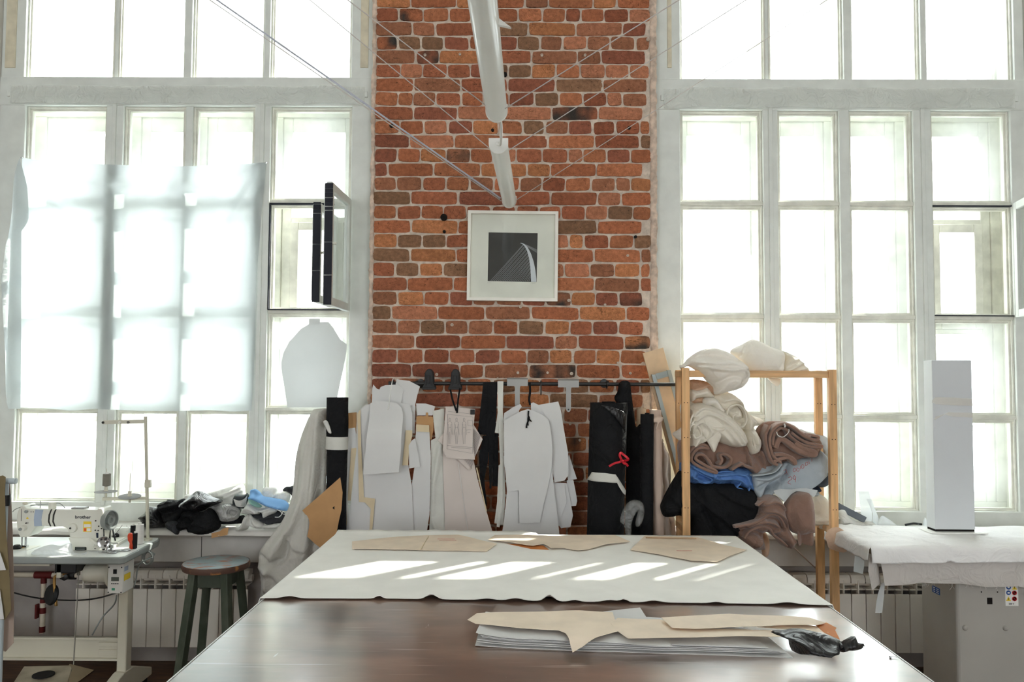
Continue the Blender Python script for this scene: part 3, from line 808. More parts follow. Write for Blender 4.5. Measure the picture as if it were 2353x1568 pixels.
# red pencil notes on the brown patterns
def red_note(par, rows, z):
    b = MB()
    for x0_, x1_, y in rows:
        x = x0_; k = 0
        while x < x1_:
            b.tube([at_z(x + d, y + e, z) for d, e in ((0, .3), (.8, -.35), (1.6, .3), (2.3, -.2))], .0008, 4); x += 3.6
    b.build('red_note', 'red_ink', par)
red_note([o for o in COL.objects if o.get('label', '').startswith('long brown pattern')][0], ((1006, 1044, 1239), (1010, 1046, 1242)), ZTB + .0165)
red_note([o for o in COL.objects if o.get('label', '').startswith('brown pattern with a pointed')][0], ((1555, 1590, 1266),), ZTB + .0165)
# pile of patterns at the near end
z5 = zz(1060, 1370, 2.503)
X0, X1 = at_z(1092, 1487, ZTB).x, at_z(1822, 1512, ZTB).x
Yf0, Yf1 = at_z(1092, 1487, ZTB).y, at_z(1822, 1512, ZTB).y
GS = 'white pattern sheets piled on the cutting table'
LS = ['lowest white pattern sheet in the pile, lying on the dark tabletop', 'white pattern sheet second from the bottom of the pile on the dark tabletop',
      'white pattern sheet third from the bottom of the pile on the dark tabletop', 'white pattern sheet fourth from the bottom of the pile on the dark tabletop',
      'white pattern sheet fifth from the bottom of the pile on the dark tabletop', 'white pattern sheet sixth from the bottom of the pile on the dark tabletop',
      'creased white sheet next to topmost of the white pile on the dark tabletop', 'topmost white sheet of the pile, its corner showing behind the brown patterns']
rs = random.Random(4)
for k in range(8):
    xa = X0 + (rs.uniform(0, .03) if k else 0) - (.012 if k == 5 else 0); xb = X1 - (0, .01, .03, .02, .05, .06, .1, .32)[k]; ya = rs.uniform(0, .02) if k else 0; yb = rs.uniform(.19, .23)
    zb = ZTB + .0015 + k * .0036
    poly = [(xa, Yf0 + ya), (xa + .3, Yf0 + (Yf1 - Yf0) * .35 + ya - .005), (xb, Yf1 + ya + rs.uniform(-.004, .01)), (xb - rs.uniform(0, .05), Yf1 + yb), (xa + .5, Yf0 + yb + (.085 if k == 7 else .0)), (xa + .3, Yf0 + yb), (xa + rs.uniform(0, .04), Yf0 + yb)]
    V, TR, bs, B = mesh2d(poly, .025); sd_ = rs.random() * 50; mb = MB()
    A_ = .0015
    thin(mb, [(x, y, zb + A_ * noise.noise(Vector((x * 9, y * 9, 3))) + (.003 + .0012 * k) * max(0, (xa + .1 - x) / .1) ** 2) for x, y in V], [tuple(reversed(f)) for f in TR], 0, (0, 0, -.0016 if k < 6 else -.0008))
    tag(mb.build('pattern_sheet', 'paper', smooth=True, recalc=False), LS[k], 'paper', GS)
zt = ZTB + .034
def kflap(x, y):
    return .002 * noise.noise(Vector((x * 7, y * 7, 2)))
p_fl = at_z(1318, 1482, zt)
def k1fn(x, y):
    d = max(0, (p_fl.y + .05 - y)) if abs(x - p_fl.x) < .14 else 0
    return .006 + kflap(x, y) - .42 * d * min(1, d / .03)
GB = 'brown patterns on top of the pile'
kr('paper_pattern', z5([(35, 150), (90, 112), (400, 100), (680, 95), (870, 105), (905, 215), (745, 258), (640, 285), (600, 225), (560, 208), (320, 195), (80, 172)]), zt,
   'large brown pattern with a drooping flap, topmost over the white sheets', group=GB, fn=k1fn, cell=.012)
kr('paper_pattern', z5([(860, 165), (900, 132), (1150, 140), (1300, 190), (1850, 205), (1845, 238), (1400, 243), (960, 248), (890, 200)]), zt + .0025,
   'round-ended brown pattern in the middle of the pile on the tabletop', group=GB, fn=curl(.003, 7, 3), cell=.02)
kr('paper_pattern', z5([(1150, 132), (1290, 125), (1540, 110), (2000, 130), (2095, 160), (2050, 175), (1700, 182), (1360, 193), (1210, 186)]), zt + .011,
   'folded brown pattern lying highest on the pile beside the black scrap', group=GB, fn=curl(.004, 6, 5), cell=.02)
kr('paper_pattern', z5([(1700, 183), (1960, 166), (2115, 188), (2112, 214), (1900, 200)]), zt + .006, 'narrow brown strip under the folded pattern beside the black scrap', group=GB, fn=curl(.002, 9, 6))
kr('paper_pattern', z5([(2030, 168), (2100, 160), (2158, 195), (2150, 205), (2178, 255), (2080, 215)]), zt + .004, 'dark brown curled paper end over the black scrap', group=GB, matn='kraft_back', fn=curl(.004, 12, 7))
a = lump('fabric_scrap', z5([(1780, 208), (1850, 205), (1960, 195), (2130, 235), (2185, 268), (2150, 308), (2060, 330), (1960, 328), (1900, 312), (1880, 250)]), 2.1, .05, 'black_satin', .03, .004,
     folds=[(z5([(1860, 215), (1960, 270), (2100, 280)]), .02, .012), (z5([(1950, 205), (2050, 240), (2150, 262)]), -.018, .008)], wrinkles=[(32, .012, 3)])
tag(a, 'crumpled shiny black fabric scrap at the end of the pattern pile', 'fabric')
lump('scrap_tail', z5([(2165, 290), (2200, 260), (2262, 233), (2280, 268), (2317, 278), (2285, 305), (2230, 315), (2170, 318)]), 2.09, .02, 'black_satin', .015, .004, wrinkles=[(45, .008, 5)], parent=a)
# needle left lying at the table edge
b = MB(); p, q = at_z(2046, 1510, ZTB + .003), at_z(2066, 1511, ZTB + .003); b.cyl(p, q, .0012, .0006, 8); b.lathe([(.003, -.002), (.003, .002)], p, (1, 0, 0), 10)
M['steel'] = mat('steel', (185, 188, 190), 0.3, metal=1.0)
tag(b.build('pin', 'steel'), 'small steel pin lying on the cutting table near its edge', 'pin')

# ------------------------------------------------------------------ lamps, cable and tension wires
M['lamp_plastic'] = mat('lamp_plastic', (248, 249, 248), 0.14, 0.02, 3, spec=0.45, trans=0.68)
M['lamp_back'] = mat('lamp_back', (242, 242, 240), 0.35, trans=0.5)
M['wire'] = mat('wire', (206, 200, 196), 0.5)
M['white_cable'] = mat('white_cable', (228, 228, 224), 0.5)
M['lamp_cord'] = mat('lamp_cord', (190, 194, 208), 0.5)
ZL = 2.58
def lamp(pa, pb, label, w=.077):
    a, b_ = Vector(pa), Vector(pb); t = (b_ - a).normalized(); sx = Vector((t.y, -t.x, 0)).normalized()
    root = thing('hanging_lamp', label, 'lamp', (a + b_) / 2)
    prof = [(math.cos(an) * w / 2, -math.sin(an) * w * .52) for an in [PI * k / 16 for k in range(17)]]
    b = MB(); b.prism(prof + [(-w / 2, .006), (w / 2, .006)], lambda u, v, h: a + sx * u + Vector((0, 0, v + .04)) + t * h, .012, (b_ - a).length - .012)
    b.build('diffuser', 'lamp_plastic', root, smooth=True, auto=50)
    b = MB(); b.prism([(-w / 2 * .96, .007), (w / 2 * .96, .007), (w / 2 * .8, .022), (-w / 2 * .8, .022)], lambda u, v, h: a + sx * u + Vector((0, 0, v + .04)) + t * h, .01, (b_ - a).length - .01)
    b.build('housing', 'lamp_back', root, bevel=.002)
    for h0, h1 in ((0, .012), ((b_ - a).length - .012, (b_ - a).length)):
        b = MB(); b.prism([(u * 1.05, v * 1.06) for u, v in prof] + [(-w / 2 * 1.05, .024), (w / 2 * 1.05, .024)], lambda u, v, h: a + sx * u + Vector((0, 0, v + .04)) + t * h, h0, h1)
        b.build('end_cap', 'lamp_back', root, smooth=True, auto=40)
    return root
def lp(px, py, z=ZL): return at_z(px, py, z)
A1 = lp(1141, 281); A0 = lp(1104, 2); d_ = (A0 - A1).normalized(); A0 = A1 + d_ * 1.35
l1 = lamp(A0, A1, 'nearer of two white tube lamps hung in line, cut off by the photo edge')
B0, B1 = lp(1145, 352), lp(1170, 478)
l2 = lamp(B0, B1, 'farther white tube lamp, its end just above the framed picture')
b = MB(); q = at_z(1150, 38, ZL + .05); b.add([q + Vector((-.01, 0, 0)), q + Vector((.03, .0, -.03)), q + Vector((-.008, 0, -.022)), q + Vector((-.01, .012, 0)), q + Vector((.03, .012, -.03)), q + Vector((-.008, .012, -.022))],
                                         [(0, 1, 2), (5, 4, 3), (0, 3, 4, 1), (1, 4, 5, 2), (2, 5, 3, 0)]); b.build('fin', 'lamp_back', l1)
b = MB(); b.tube([A1 + Vector((.01, .0, .03)), A1 + Vector((.016, .05, .0)), A1.lerp(B0, .5) + Vector((.012, 0, -.02)), B0 + Vector((-.004, -.06, .02)), B0 + Vector((.0, .0, .045))], .0055, 10, res=8)
b.build('lamp_cable', 'white_cable', l1, smooth=True)
def wire(p, far, label, r=.0022, matn='wire'):
    Y = p.y; q = at_y(far[0], far[1], Y); dirv = (q - p); s = (ZC - p.z) / dirv.z; q = p + dirv * s
    if abs(q.x) > 4.25: s = (4.28 - abs(p.x)) / abs(dirv.x); q = p + dirv * s
    b = MB(); b.cyl(p, q, r, r, 6); tag(b.build('tension_wire', matn, smooth=True), label, 'wire', 'tension wires holding the lamps')
a1 = at_y(1120, 245, A1.y - .12); wire(a1, (862, 48), 'wire from the nearer tube lamp towards the curtained window', .002)
a1 = at_y(1160, 250, A1.y - .12); wire(a1, (1512, 30), 'wire from the nearer tube lamp towards the window by the shelf rack', .002)
a2 = at_y(1126, 342, B0.y + .02); wire(a2, (855, 118), 'wire from the near end of the farther tube lamp towards the curtained window', .002)
a2 = at_y(1168, 346, B0.y + .02); wire(a2, (1512, 128), 'wire from the near end of the farther lamp towards the shelf rack window', .002)
a3 = at_y(1152, 462, B1.y - .05); wire(a3, (862, 262), 'wire from the lamp end above the picture towards the curtained window', .0028)
a3b = at_y(1150, 456, B1.y - .07); wire(a3b, (860, 253), 'white power cable from the lamp above the picture, beside a wire', .005, 'lamp_cord')
a4 = at_y(1186, 460, B1.y - .05); wire(a4, (1512, 250), 'wire from the lamp end above the picture towards the shelf rack window', .002)

# ------------------------------------------------------------------ framed picture
M['frame_white'] = mat('frame_white', (240, 238, 230), 0.45)
M['mat_board'] = mat('mat_board', (244, 241, 232), 0.8)
M['print_dark'] = mat('print_dark', (38, 35, 36), 0.5)
M['print_white'] = mat('print_white', (222, 224, 232), 0.6)
M['print_line'] = mat('print_line', (150, 150, 154), 0.6)
M['picture_glass'] = glass_mat('picture_glass', 0.0)
yF = 4.60
c0, c1, c2, c3 = [at_y(*p, yF) for p in ((1076, 484), (1283, 487), (1281, 693), (1072, 691))]
pc = (c0 + c1 + c2 + c3) / 4; ux = ((c1 - c0) + (c2 - c3)).normalized(); uz = Vector((-ux.z, 0, ux.x)); hs = ((c1 - c0).length + (c0 - c3).length) / 4
pic = thing('framed_picture', 'square white framed black-and-white picture hanging on the brick pier', 'picture', (pc.x, yF, pc.z - hs))
def PF(u, v, y): return pc + ux * (u * hs) + uz * (v * hs) + Vector((0, y, 0))
fr = MB(); w_ = .07; prof = [(1, .022), (1, -.012), (1 - w_, -.012), (1 - w_, .012)]
vs = []; fs = []
for sx, sy in ((-1, -1), (1, -1), (1, 1), (-1, 1)):
    for r, y in prof: vs.append(PF(sx * r, sy * r, y))
for k in range(4):
    for j in range(4): a, c = k * 4 + j, k * 4 + (j + 1) % 4; a2, c2_ = ((k + 1) % 4) * 4 + j, ((k + 1) % 4) * 4 + (j + 1) % 4; fs.append((a, c, c2_, a2))
fr.add(vs, fs); fr.build('frame', 'frame_white', pic, bevel=.0015)
def quad(mb, pts, y): mb.add([PF(u, v, y) for u, v in pts] + [PF(u, v, y + .002) for u, v in pts], [tuple(range(len(pts))), tuple(range(2 * len(pts) - 1, len(pts) - 1, -1))] + [(i, (i + 1) % len(pts), len(pts) + (i + 1) % len(pts), len(pts) + i) for i in range(len(pts))])
b = MB(); quad(b, [(-.93, -.93), (.93, -.93), (.93, .93), (-.93, .93)], .011); b.build('mount_board', 'mat_board', pic)
b = MB(); quad(b, [(-.92, -.92), (.92, -.92), (.92, .92), (-.92, .92)], -.006); b.build('glass', 'picture_glass', pic)
zp = lambda x, y: ((x - 770) / 686, (768 - y) / 686)          # picture close-up pixels -> frame units
b = MB(); quad(b, [zp(396, 1152), zp(1138, 1157), zp(1146, 410), zp(400, 408)], .0095); pr_ = b.build('print', 'print_dark', pic)
b = MB(); arc = [(880, 565), (905, 562), (950, 582), (1000, 635), (1050, 730), (1090, 850), (1118, 980), (1132, 1110), (1134, 1155), (1055, 1155), (1050, 1060), (1040, 930), (1020, 800), (990, 690), (950, 615), (915, 580)]
quad(b, [zp(x, y) for x, y in arc], .0075); b.build('bridge_pylon', 'print_white', pr_)
b = MB(); n = 22
for k in range(n):
    t = k / (n - 1); top = spl2([(925, 592), (985, 690), (1022, 810), (1042, 930), (1050, 1075)], 8); p = top[int(t * (len(top) - 1))]; q = (440 + t * 580, 1150)
    (u0, v0), (u1, v1) = zp(*p), zp(*q); nx__, ny__ = -(v1 - v0), u1 - u0; L_ = math.hypot(nx__, ny__); e = .0042; nx__, ny__ = nx__ / L_ * e, ny__ / L_ * e
    quad(b, [(u0 + nx__, v0 + ny__), (u0 - nx__, v0 - ny__), (u1 - nx__, v1 - ny__), (u1 + nx__, v1 + ny__)], .0085)
for k in range(4):
    (u0, v0), (u1, v1) = zp(960 + k * 6, 585 + k * 9), zp(1140, 668 + k * 14); e = .004
    quad(b, [(u0, v0 + e), (u0, v0 - e), (u1, v1 - e), (u1, v1 + e)], .0085)
b.build('bridge_cables', 'print_line', pr_)
for x0_, x1_ in ((392, 440), (1065, 1120)):
    x = x0_; b = MB()
    while x < x1_: quad(b, [zp(x, 1172), zp(x + 5, 1182), zp(x + 7, 1180), zp(x + 2, 1170)], .0095); x += 11
    b.build('pencil_note', 'print_line', pic)
# ------------------------------------------------------------------ rail on the pier and what hangs from it
M['black_metal'] = mat('black_metal', (30, 30, 31), 0.4, spec=0.5)
M['black_plastic'] = mat('black_plastic', (26, 26, 27), 0.5)
M['brushed'] = mat('brushed_steel', (150, 149, 147), 0.5, metal=0.6)
YR = 4.45
ra, rb = at_y(893, 881, YR), at_y(1557, 884, YR)
rail = thing('clothes_rail', 'thin black horizontal rail fixed in front of the brick pier', 'rail', (0, YR, ra.z))
b = MB(); b.cyl(ra, rb, .0105, n=16); b.build('rod', 'black_metal', rail, smooth=True, auto=50)
for px in (958, 1396):
    p = at_y(px, 882, YR); b = MB(); b.cyl((p.x, YR + .17, p.z), (p.x, YR, p.z), .007); b.lathe([(.026, 0), (.024, .006), (.008, .008)], (p.x, YP - .002, p.z), (0, -1, 0), 20)
    b.lathe([(.016, -.006), (.016, .006)], (p.x, YR, p.z), (1, 0, 0), 20); b.build('bracket', 'black_metal', rail, smooth=True, auto=40)

def clamp(cx, cy, label):
    p = at_y(cx, 882, YR); s = 1 / 411.0; y0 = YR - .035
    root = thing('rail_clamp', label, 'clamp', (p.x, YR, p.z - .03), 'black clamps on the rail')
    for k, (yy, nm) in enumerate(((y0, 'jaw'), (YR + .013, 'jaw'))):
        b = MB(); out = [(-.036, -.03), (.036, -.03), (.036, -.016), (.026, .0), (.024, .05), (.02, .066), (.011, .078), (0, .083), (-.011, .078), (-.02, .066), (-.024, .05), (-.026, .0), (-.036, -.016)]
        b.prism(out, lambda u, v, h: (p.x + u, yy + h, p.z + v), 0, .018); b.build(nm, 'black_plastic', root, bevel=.004)
    b = MB(); b.box(p.x - .038, p.x + .038, y0 - .006, y0 + .004, p.z - .034, p.z - .02); b.box(p.x - .006, p.x + .006, y0 - .006, y0, p.z + .0, p.z + .045); b.box(p.x - .02, p.x - .012, y0 - .004, y0, p.z - .01, p.z + .05); b.box(p.x + .012, p.x + .02, y0 - .004, y0, p.z - .01, p.z + .05)
    b.build('grip_ridge', 'black_plastic', root, bevel=.002)
    b = MB(); b.lathe([(.014, -.016), (.014, .016)], (p.x, YR - .004, p.z + .03), (1, 0, 0), 18); b.build('spring', 'black_metal', root, smooth=True, auto=40)
    return root
clamp(987, 872, 'black plastic spring clamp on the rail, nothing hanging from it'); clamp(1047, 876, 'black plastic spring clamp on the rail with a black cord hanging below it')

def hanger(px, py, label, folded):
    p = at_y(px, 882, YR - .02); root = thing('pattern_hanger', label, 'hanger', (p.x, YR - .02, p.z - .15), 'steel T-shaped hangers on the rail')
    y0 = YR - .016; z1 = at_y(px, py, YR).z; w = .058; h = .045
    b = MB(); prof = [(y0 + .032, z1 - h), (y0 + .032, z1 - .008), (y0 + .026, z1), (y0 + .006, z1), (y0, z1 - .008), (y0, z1 - h)]
    vs = []; fs = []
    for x in (p.x - w, p.x + w):
        for y, z in prof: vs.append((x, y, z))
    for i in range(5): fs.append((i, i + 1, 7 + i, 6 + i))
    b.add(vs, fs); b.build('hook_plate', 'brushed', root, solid=.0018)
    b = MB(); st = [(-.018, z1 - h + .004), (-.014, z1 - h - .012), (-.014, z1 - .165), (-.009, z1 - .178), (0, z1 - .182), (.009, z1 - .178), (.014, z1 - .165), (.014, z1 - h - .012), (.018, z1 - h + .004)]
    b.prism(st, lambda u, v, hh: (p.x + u, y0 - .001 + hh, v), 0, .003); b.build('stem', 'brushed', root, bevel=.0006)
    b = MB(); b.lathe([(.004, 0), (.004, .004), (.001, .005)], (p.x, y0 - .001, z1 - .168), (0, -1, 0), 12); b.build('rivet', 'black_metal', root)
hanger(1189, 869, 'steel T-shaped hanger on the rail above the thick white pattern bundle', 0)
hanger(1306.5, 872, 'empty steel T-shaped hanger on the rail in front of bare brick', 1)

def hook(px, y1, label, name='rail_hook'):
    p = at_y(px, 882, YR); q = at_y(px, y1, YR); b = MB()
    pts = [p + Vector((0, .014 * math.cos(a), .0155 * math.sin(a) + .0)) for a in [PI * t / 8 - .3 for t in range(0, 10)]]
    pts = [(p.x, YR + .016 * math.cos(a), p.z + .016 * math.sin(a)) for a in [PI * k / 8 for k in range(9)]] + [(p.x, YR - .017, p.z - .02), (q.x, YR - .017, q.z + .012), (q.x, YR - .012, q.z), (q.x, YR, q.z - .002), (q.x, YR + .006, q.z + .008)]
    b.tube(pts, .0035, 8); return tag(b.build(name, 'black_metal', smooth=True), label, 'hook', 'small black hooks on the rail')
hook(1243, 907, 'small black hook on the rail between the two steel hangers')
hook(1394, 892, 'small black hook on the rail near the black fabric roll')
hook(904, 906, 'small black hook on the rail holding the white patterns at its end')

# --- white pattern bundle at the end of the rail
z4 = zz(760, 840, 3.825)
def bow(cx, amp): return lambda x, z: -amp * math.cos(min(PI / 2, abs(x - cx) * 6))
def curlz(amp, f, sd): return lambda x, z: amp * noise.noise(Vector((x * f, z * f, sd)))
def pat(pts, Y, label, group, matn='paper', fn=None, name='hanging_pattern', thick=.0008, **kw):
    return tag(sheet(name, pts, Y, matn, thick, fn=fn, **kw), label, 'paper pattern', group)
G1 = 'patterns hung at the end of the rail'
pat(z4([(360, 335), (366, 200), (375, 168), (405, 205), (428, 212), (440, 190), (480, 174), (590, 168), (640, 212), (618, 330), (620, 640), (380, 640)]), 4.405, 'white pattern with a ragged top edge behind the bundle by the black hook', G1, fn=curlz(.01, 9, 1))
pat(z4([(570, 160), (582, 122), (690, 136), (785, 186), (762, 262), (745, 340), (740, 600), (600, 600), (590, 330)]), 4.415, 'white pattern with a slanted corner poking highest out of the bundle', G1, fn=curlz(.01, 8, 2))
pat(z4([(150, 420), (228, 412), (230, 600), (150, 600)]), 4.40, 'narrow brown card behind the cream-edged pattern', G1, 'kraft_dark')
a = pat(z4([(60, 568), (215, 548), (232, 700), (150, 1190), (165, 1460), (120, 1560), (75, 1500), (110, 1330), (85, 900)]), 4.385, 'white pattern with a cream-taped edge beside the black fabric roll', G1, 'paper', fn=curlz(.008, 6, 3))
sheet('tape', z4([(60, 568), (105, 562), (125, 640), (112, 900), (150, 1450), (120, 1545), (112, 1400), (85, 900)]), 4.374, 'tape', .0006, fn=curlz(.008, 6, 3), parent=a)
sheet('tape', z4([(180, 730), (228, 725), (175, 1190), (148, 1190)]), 4.374, 'tape', .0006, fn=curlz(.008, 6, 3), parent=a)
a = pat(z4([(225, 560), (235, 420), (262, 385), (310, 345), (440, 325), (590, 326), (690, 346), (716, 420), (718, 620), (688, 720), (680, 870), (712, 1060), (735, 1560), (110, 1560), (180, 1200), (225, 760)]), 4.365, 'widest white pattern of the bundle, with cream tape along its edge', G1, fn=curlz(.007, 4, 4))
sheet('tape', z4([(234, 425), (262, 385), (266, 700), (292, 1160), (390, 1172), (362, 1480), (340, 1480), (352, 1260), (300, 1205), (248, 1200), (240, 800)]), 4.352, 'tape', .0006, fn=curlz(.007, 4, 4), parent=a)
sheet('tape', z4([(660, 570), (718, 572), (716, 625), (690, 720), (678, 880), (628, 880), (648, 700)]), 4.352, 'tape', .0006, fn=curlz(.007, 4, 4), parent=a)
a = pat(z4([(300, 950), (330, 700), (352, 332), (400, 310), (500, 316), (580, 330), (622, 372), (636, 440), (628, 760), (610, 930), (450, 938)]), 4.335, 'front white sheet with a curled lower edge hanging over the widest pattern', G1,
        fn=lambda x, z: -.05 * max(0, min(1, (1.47 - z) / .14)) ** 2 - .012 * math.cos((x + .77) * 9))
b = MB()
for k, (x, y, w) in enumerate(((385, 700, 130), (440, 712, 75), (480, 735, 30))):
    p = at_y(*z4([(x, y)])[0], 4.318); q = at_y(*z4([(x + w, y + 4)])[0], 4.318); n_ = 14
    b.tube([p.lerp(q, t / n_) + Vector((0, 0, .0025 * math.sin(t * 2.7 + k))) for t in range(n_ + 1)], .0006, 4)
b.build('pencil_note', 'ink', a)
b = MB(); p = at_y(*z4([(540, 140)])[0], 4.33); q = at_y(*z4([(508, 365)])[0], 4.318); b.tube([p + Vector((0, .08, .01)), p, q, q + Vector((-.006, 0, -.012))], .0022, 6, res=4)
tag(b.build('hanging_string', 'white_cable', smooth=True), 'white string tying the front sheet of the bundle to the rail', 'string')
pat(z4([(685, 705), (712, 660), (742, 640), (765, 780), (788, 890), (690, 906)]), 4.35, 'small white pattern piece with a rounded edge beside the taped bundle', G1, fn=curlz(.004, 10, 5))
a = pat(z4([(750, 520), (864, 526), (880, 800), (876, 1080), (868, 1310), (842, 1480), (735, 1560), (712, 1050), (735, 900)]), 4.375, 'narrow white pattern with a cream-taped top, between the bundle and the drawn figures', G1, fn=curlz(.006, 6, 6))
sheet('tape', z4([(750, 521), (862, 526), (868, 588), (752, 582)]), 4.366, 'tape', .0006, fn=curlz(.006, 6, 6), parent=a)
pat(z4([(753, 448), (835, 446), (836, 415), (855, 415), (858, 450), (902, 452), (902, 560), (886, 655), (850, 640), (752, 600)]), 4.395, 'brown card piece with a small tab behind the cream-topped pattern', G1, 'kraft_dark')
pat(z4([(750, 335), (835, 336), (918, 360), (895, 440), (760, 440)]), 4.40, 'small white pattern corner above the brown card piece', G1, fn=curlz(.006, 10, 7))
M['fabric_white'] = mat('white_fabric', (222, 222, 216), 0.9, weave=0.2, trans=0.1)
tag(sheet('hanging_cloth', z4([(895, 400), (1000, 380), (995, 620), (1010, 1500), (862, 1560), (872, 1300), (882, 900), (880, 660), (920, 640), (905, 500)]), 4.39, 'fabric_white', .0014, .012,
          folds=[(z4([(970, 700), (900, 1050), (880, 1300)]), .02, .015), (z4([(870, 1330), (930, 1440), (960, 1500)]), .015, .012)], wrinkles=[(6, .004, 2)]), 'white cloth pattern with soft folds beside the sheet of drawn figures', 'cloth', G1)

# --- group with the drawn figures
G2 = 'patterns hung under the black clamp'
a = pat(z4([(985, 735), (1010, 800), (1255, 830), (1290, 1000), (1345, 1200), (1450, 1560), (1000, 1560), (1003, 1300), (990, 1000)]), 4.375, 'tall grey-white flared pattern hanging behind the sheet with drawn figures', G2, 'paper_warm', fn=curlz(.006, 4, 8))
b = MB(); p, q = at_y(*z4([(1120, 860)])[0], 4.366), at_y(*z4([(1212, 1500)])[0], 4.366); b.obox(p, q, .0022, .001); b.build('fold_line', 'paper', a)
b = MB(); p, q = at_y(*z4([(1282, 900)])[0], 4.36), at_y(*z4([(1368, 1280)])[0], 4.372); b.obox(p, q, .006, .0012); b.build('tape', 'tape', a)
a = pat(z4([(942, 660), (985, 600), (1100, 560), (1255, 520), (1335, 650), (1215, 925)]), 4.36, 'tilted printed sheet with rows of lines behind the sheet of drawn figures', G2, 'paper_warm', fn=curlz(.004, 6, 9))
b = MB()
for k in range(13):
    t = k / 12; p0, p1 = (1258 + 62 * t * .9, 560 + 60 * t), (1150 + 70 * t * 1.2, 800 + 110 * t)
    b.obox(at_y(*z4([p0])[0], 4.352), at_y(*z4([p1])[0], 4.352), .0012, .0006)
b.build('printed_lines', 'ink', a)
a = pat(z4([(985, 742), (1010, 362), (1130, 372), (1270, 386), (1252, 570), (1250, 700), (1268, 830), (1140, 822), (1018, 814)]), 4.335, 'white sheet with three drawn figures and a black corner clip', G2, 'paper_warm', fn=curlz(.004, 6, 10))
b = MB(); yl = 4.3245
def stroke(pts, r=.0007, Y=None, mb=None, Z=z4):
    (mb or b).tube([at_y(*Z([p])[0], Y or yl) for p in pts], r, 4)
for cx_, sc_ in ((1046, 1), (1106, 1), (1172, .85)):
    w = 18 * sc_; stroke([(cx_, 462), (cx_ + 7, 470), (cx_ + 7, 485), (cx_, 492), (cx_ - 7, 485), (cx_ - 7, 470), (cx_, 462)])
    stroke([(cx_ - 4, 492), (cx_ - w, 505), (cx_ - w - 2, 560), (cx_ - w - 5, 610)]); stroke([(cx_ + 4, 492), (cx_ + w, 505), (cx_ + w + 2, 560), (cx_ + w + 5, 610)])
    stroke([(cx_ - w + 5, 515), (cx_ - 9, 545), (cx_ - 14, 575), (cx_ - 10, 640), (cx_ - 8, 690)]); stroke([(cx_ + w - 5, 515), (cx_ + 9, 545), (cx_ + 14, 575), (cx_ + 10, 640), (cx_ + 8, 690)])
    stroke([(cx_ - 12, 545), (cx_ + 12, 545)]); stroke([(cx_, 585), (cx_ - 2, 690)])
stroke([(1028, 430), (1250, 455), (1245, 775), (1022, 735), (1028, 430)]); stroke([(1030, 405), (1220, 425)]); stroke([(1024, 705), (1245, 722)]); stroke([(1060, 720), (1230, 735)])
stroke([(1206, 482), (1246, 486), (1246, 535), (1206, 530), (1206, 482)]); stroke([(1190, 570), (1235, 566)]); stroke([(1200, 590), (1225, 588)])
b.build('drawing_lines', 'ink', a)
b = MB(); p = at_y(*z4([(1228, 388)])[0], 4.33); q = at_y(*z4([(1266, 432)])[0], 4.33); b.box(p.x, q.x, 4.318, 4.334, q.z, p.z); b.build('corner_clip', 'black_plastic', a, bevel=.002)
b = MB(); p = at_y(*z4([(1052, 215)])[0], 4.40); q = at_y(*z4([(1105, 400)])[0], 4.322); r_ = at_y(*z4([(1135, 205)])[0], 4.40)
b.tube([p, p.lerp(q, .5) + Vector((-.004, 0, 0)), q], .005, 8, res=4); b.tube([r_, r_.lerp(q, .5), q + Vector((.003, 0, -.01))], .005, 8, res=4)
tag(b.build('black_cord', 'black_cloth', smooth=True), 'looped black cord hanging from the clamp to the sheet with drawn figures', 'cord')
# black straps
GST = 'black straps hung over the rail'
def strap(pts, Y, matn, label, group, thick=.003, cat='strap', name='hanging_strap', fn=None):
    return tag(sheet(name, pts, Y, matn, thick, .014, fn or curlz(.012, 9, Y * 10), folds=[], wrinkles=[(9, .003, Y)]), label, cat, group)
strap(z4([(1340, 150), (1400, 148), (1395, 400), (1375, 612), (1290, 606), (1318, 360)]), 4.41, 'black_cloth', 'short black strap hung over the rail, the nearest to the figure drawings', GST)
strap(z4([(1385, 148), (1466, 150), (1456, 420), (1440, 640), (1362, 635), (1372, 400)]), 4.402, 'black_cloth', 'wide black strap in front of the other straps on the rail', GST)
strap(z4([(1300, 800), (1340, 620), (1400, 620), (1380, 850), (1350, 1000), (1372, 1240), (1342, 1200), (1318, 1050)]), 4.415, 'black_cloth', 'long pointed black strap, lowest of those hanging beside the figure drawings', GST)
strap(z4([(1385, 630), (1430, 630), (1425, 850), (1412, 1085), (1396, 1080), (1390, 850)]), 4.407, 'black_cloth', 'thin black strap hanging between two wider ones', GST)
strap(z4([(1420, 600), (1470, 600), (1474, 840), (1468, 1065), (1418, 1062), (1425, 800)]), 4.418, 'black_cloth', 'long black strap hanging next to the white fabric strips', GST)
# white strips
GW = 'white fabric strips hung over the rail'
strap(z4([(1465, 140), (1518, 140), (1512, 380), (1522, 600), (1518, 900), (1490, 900), (1478, 600), (1466, 380)]), 4.39, 'fabric_white', 'upper white fabric strip hanging over the rail beside the black straps', GW, .003)
strap(z4([(1442, 590), (1480, 330), (1482, 600)]), 4.40, 'fabric_white', 'pointed white strip end sticking out towards the black straps', GW, .002)
strap(z4([(1476, 880), (1500, 860), (1496, 1150), (1475, 1395), (1437, 1390), (1462, 1200)]), 4.395, 'fabric_white', 'white strip with its end nearest the flared pattern', GW)
strap(z4([(1490, 800), (1516, 820), (1512, 1150), (1484, 1425), (1458, 1420), (1482, 1150)]), 4.385, 'fabric_white', 'middle white fabric strip, reaching lowest of the three', GW)
strap(z4([(1508, 780), (1524, 800), (1536, 1150), (1516, 1400), (1488, 1404), (1504, 1150)]), 4.392, 'fabric_white', 'white strip hanging next to the thick pattern bundle', GW)

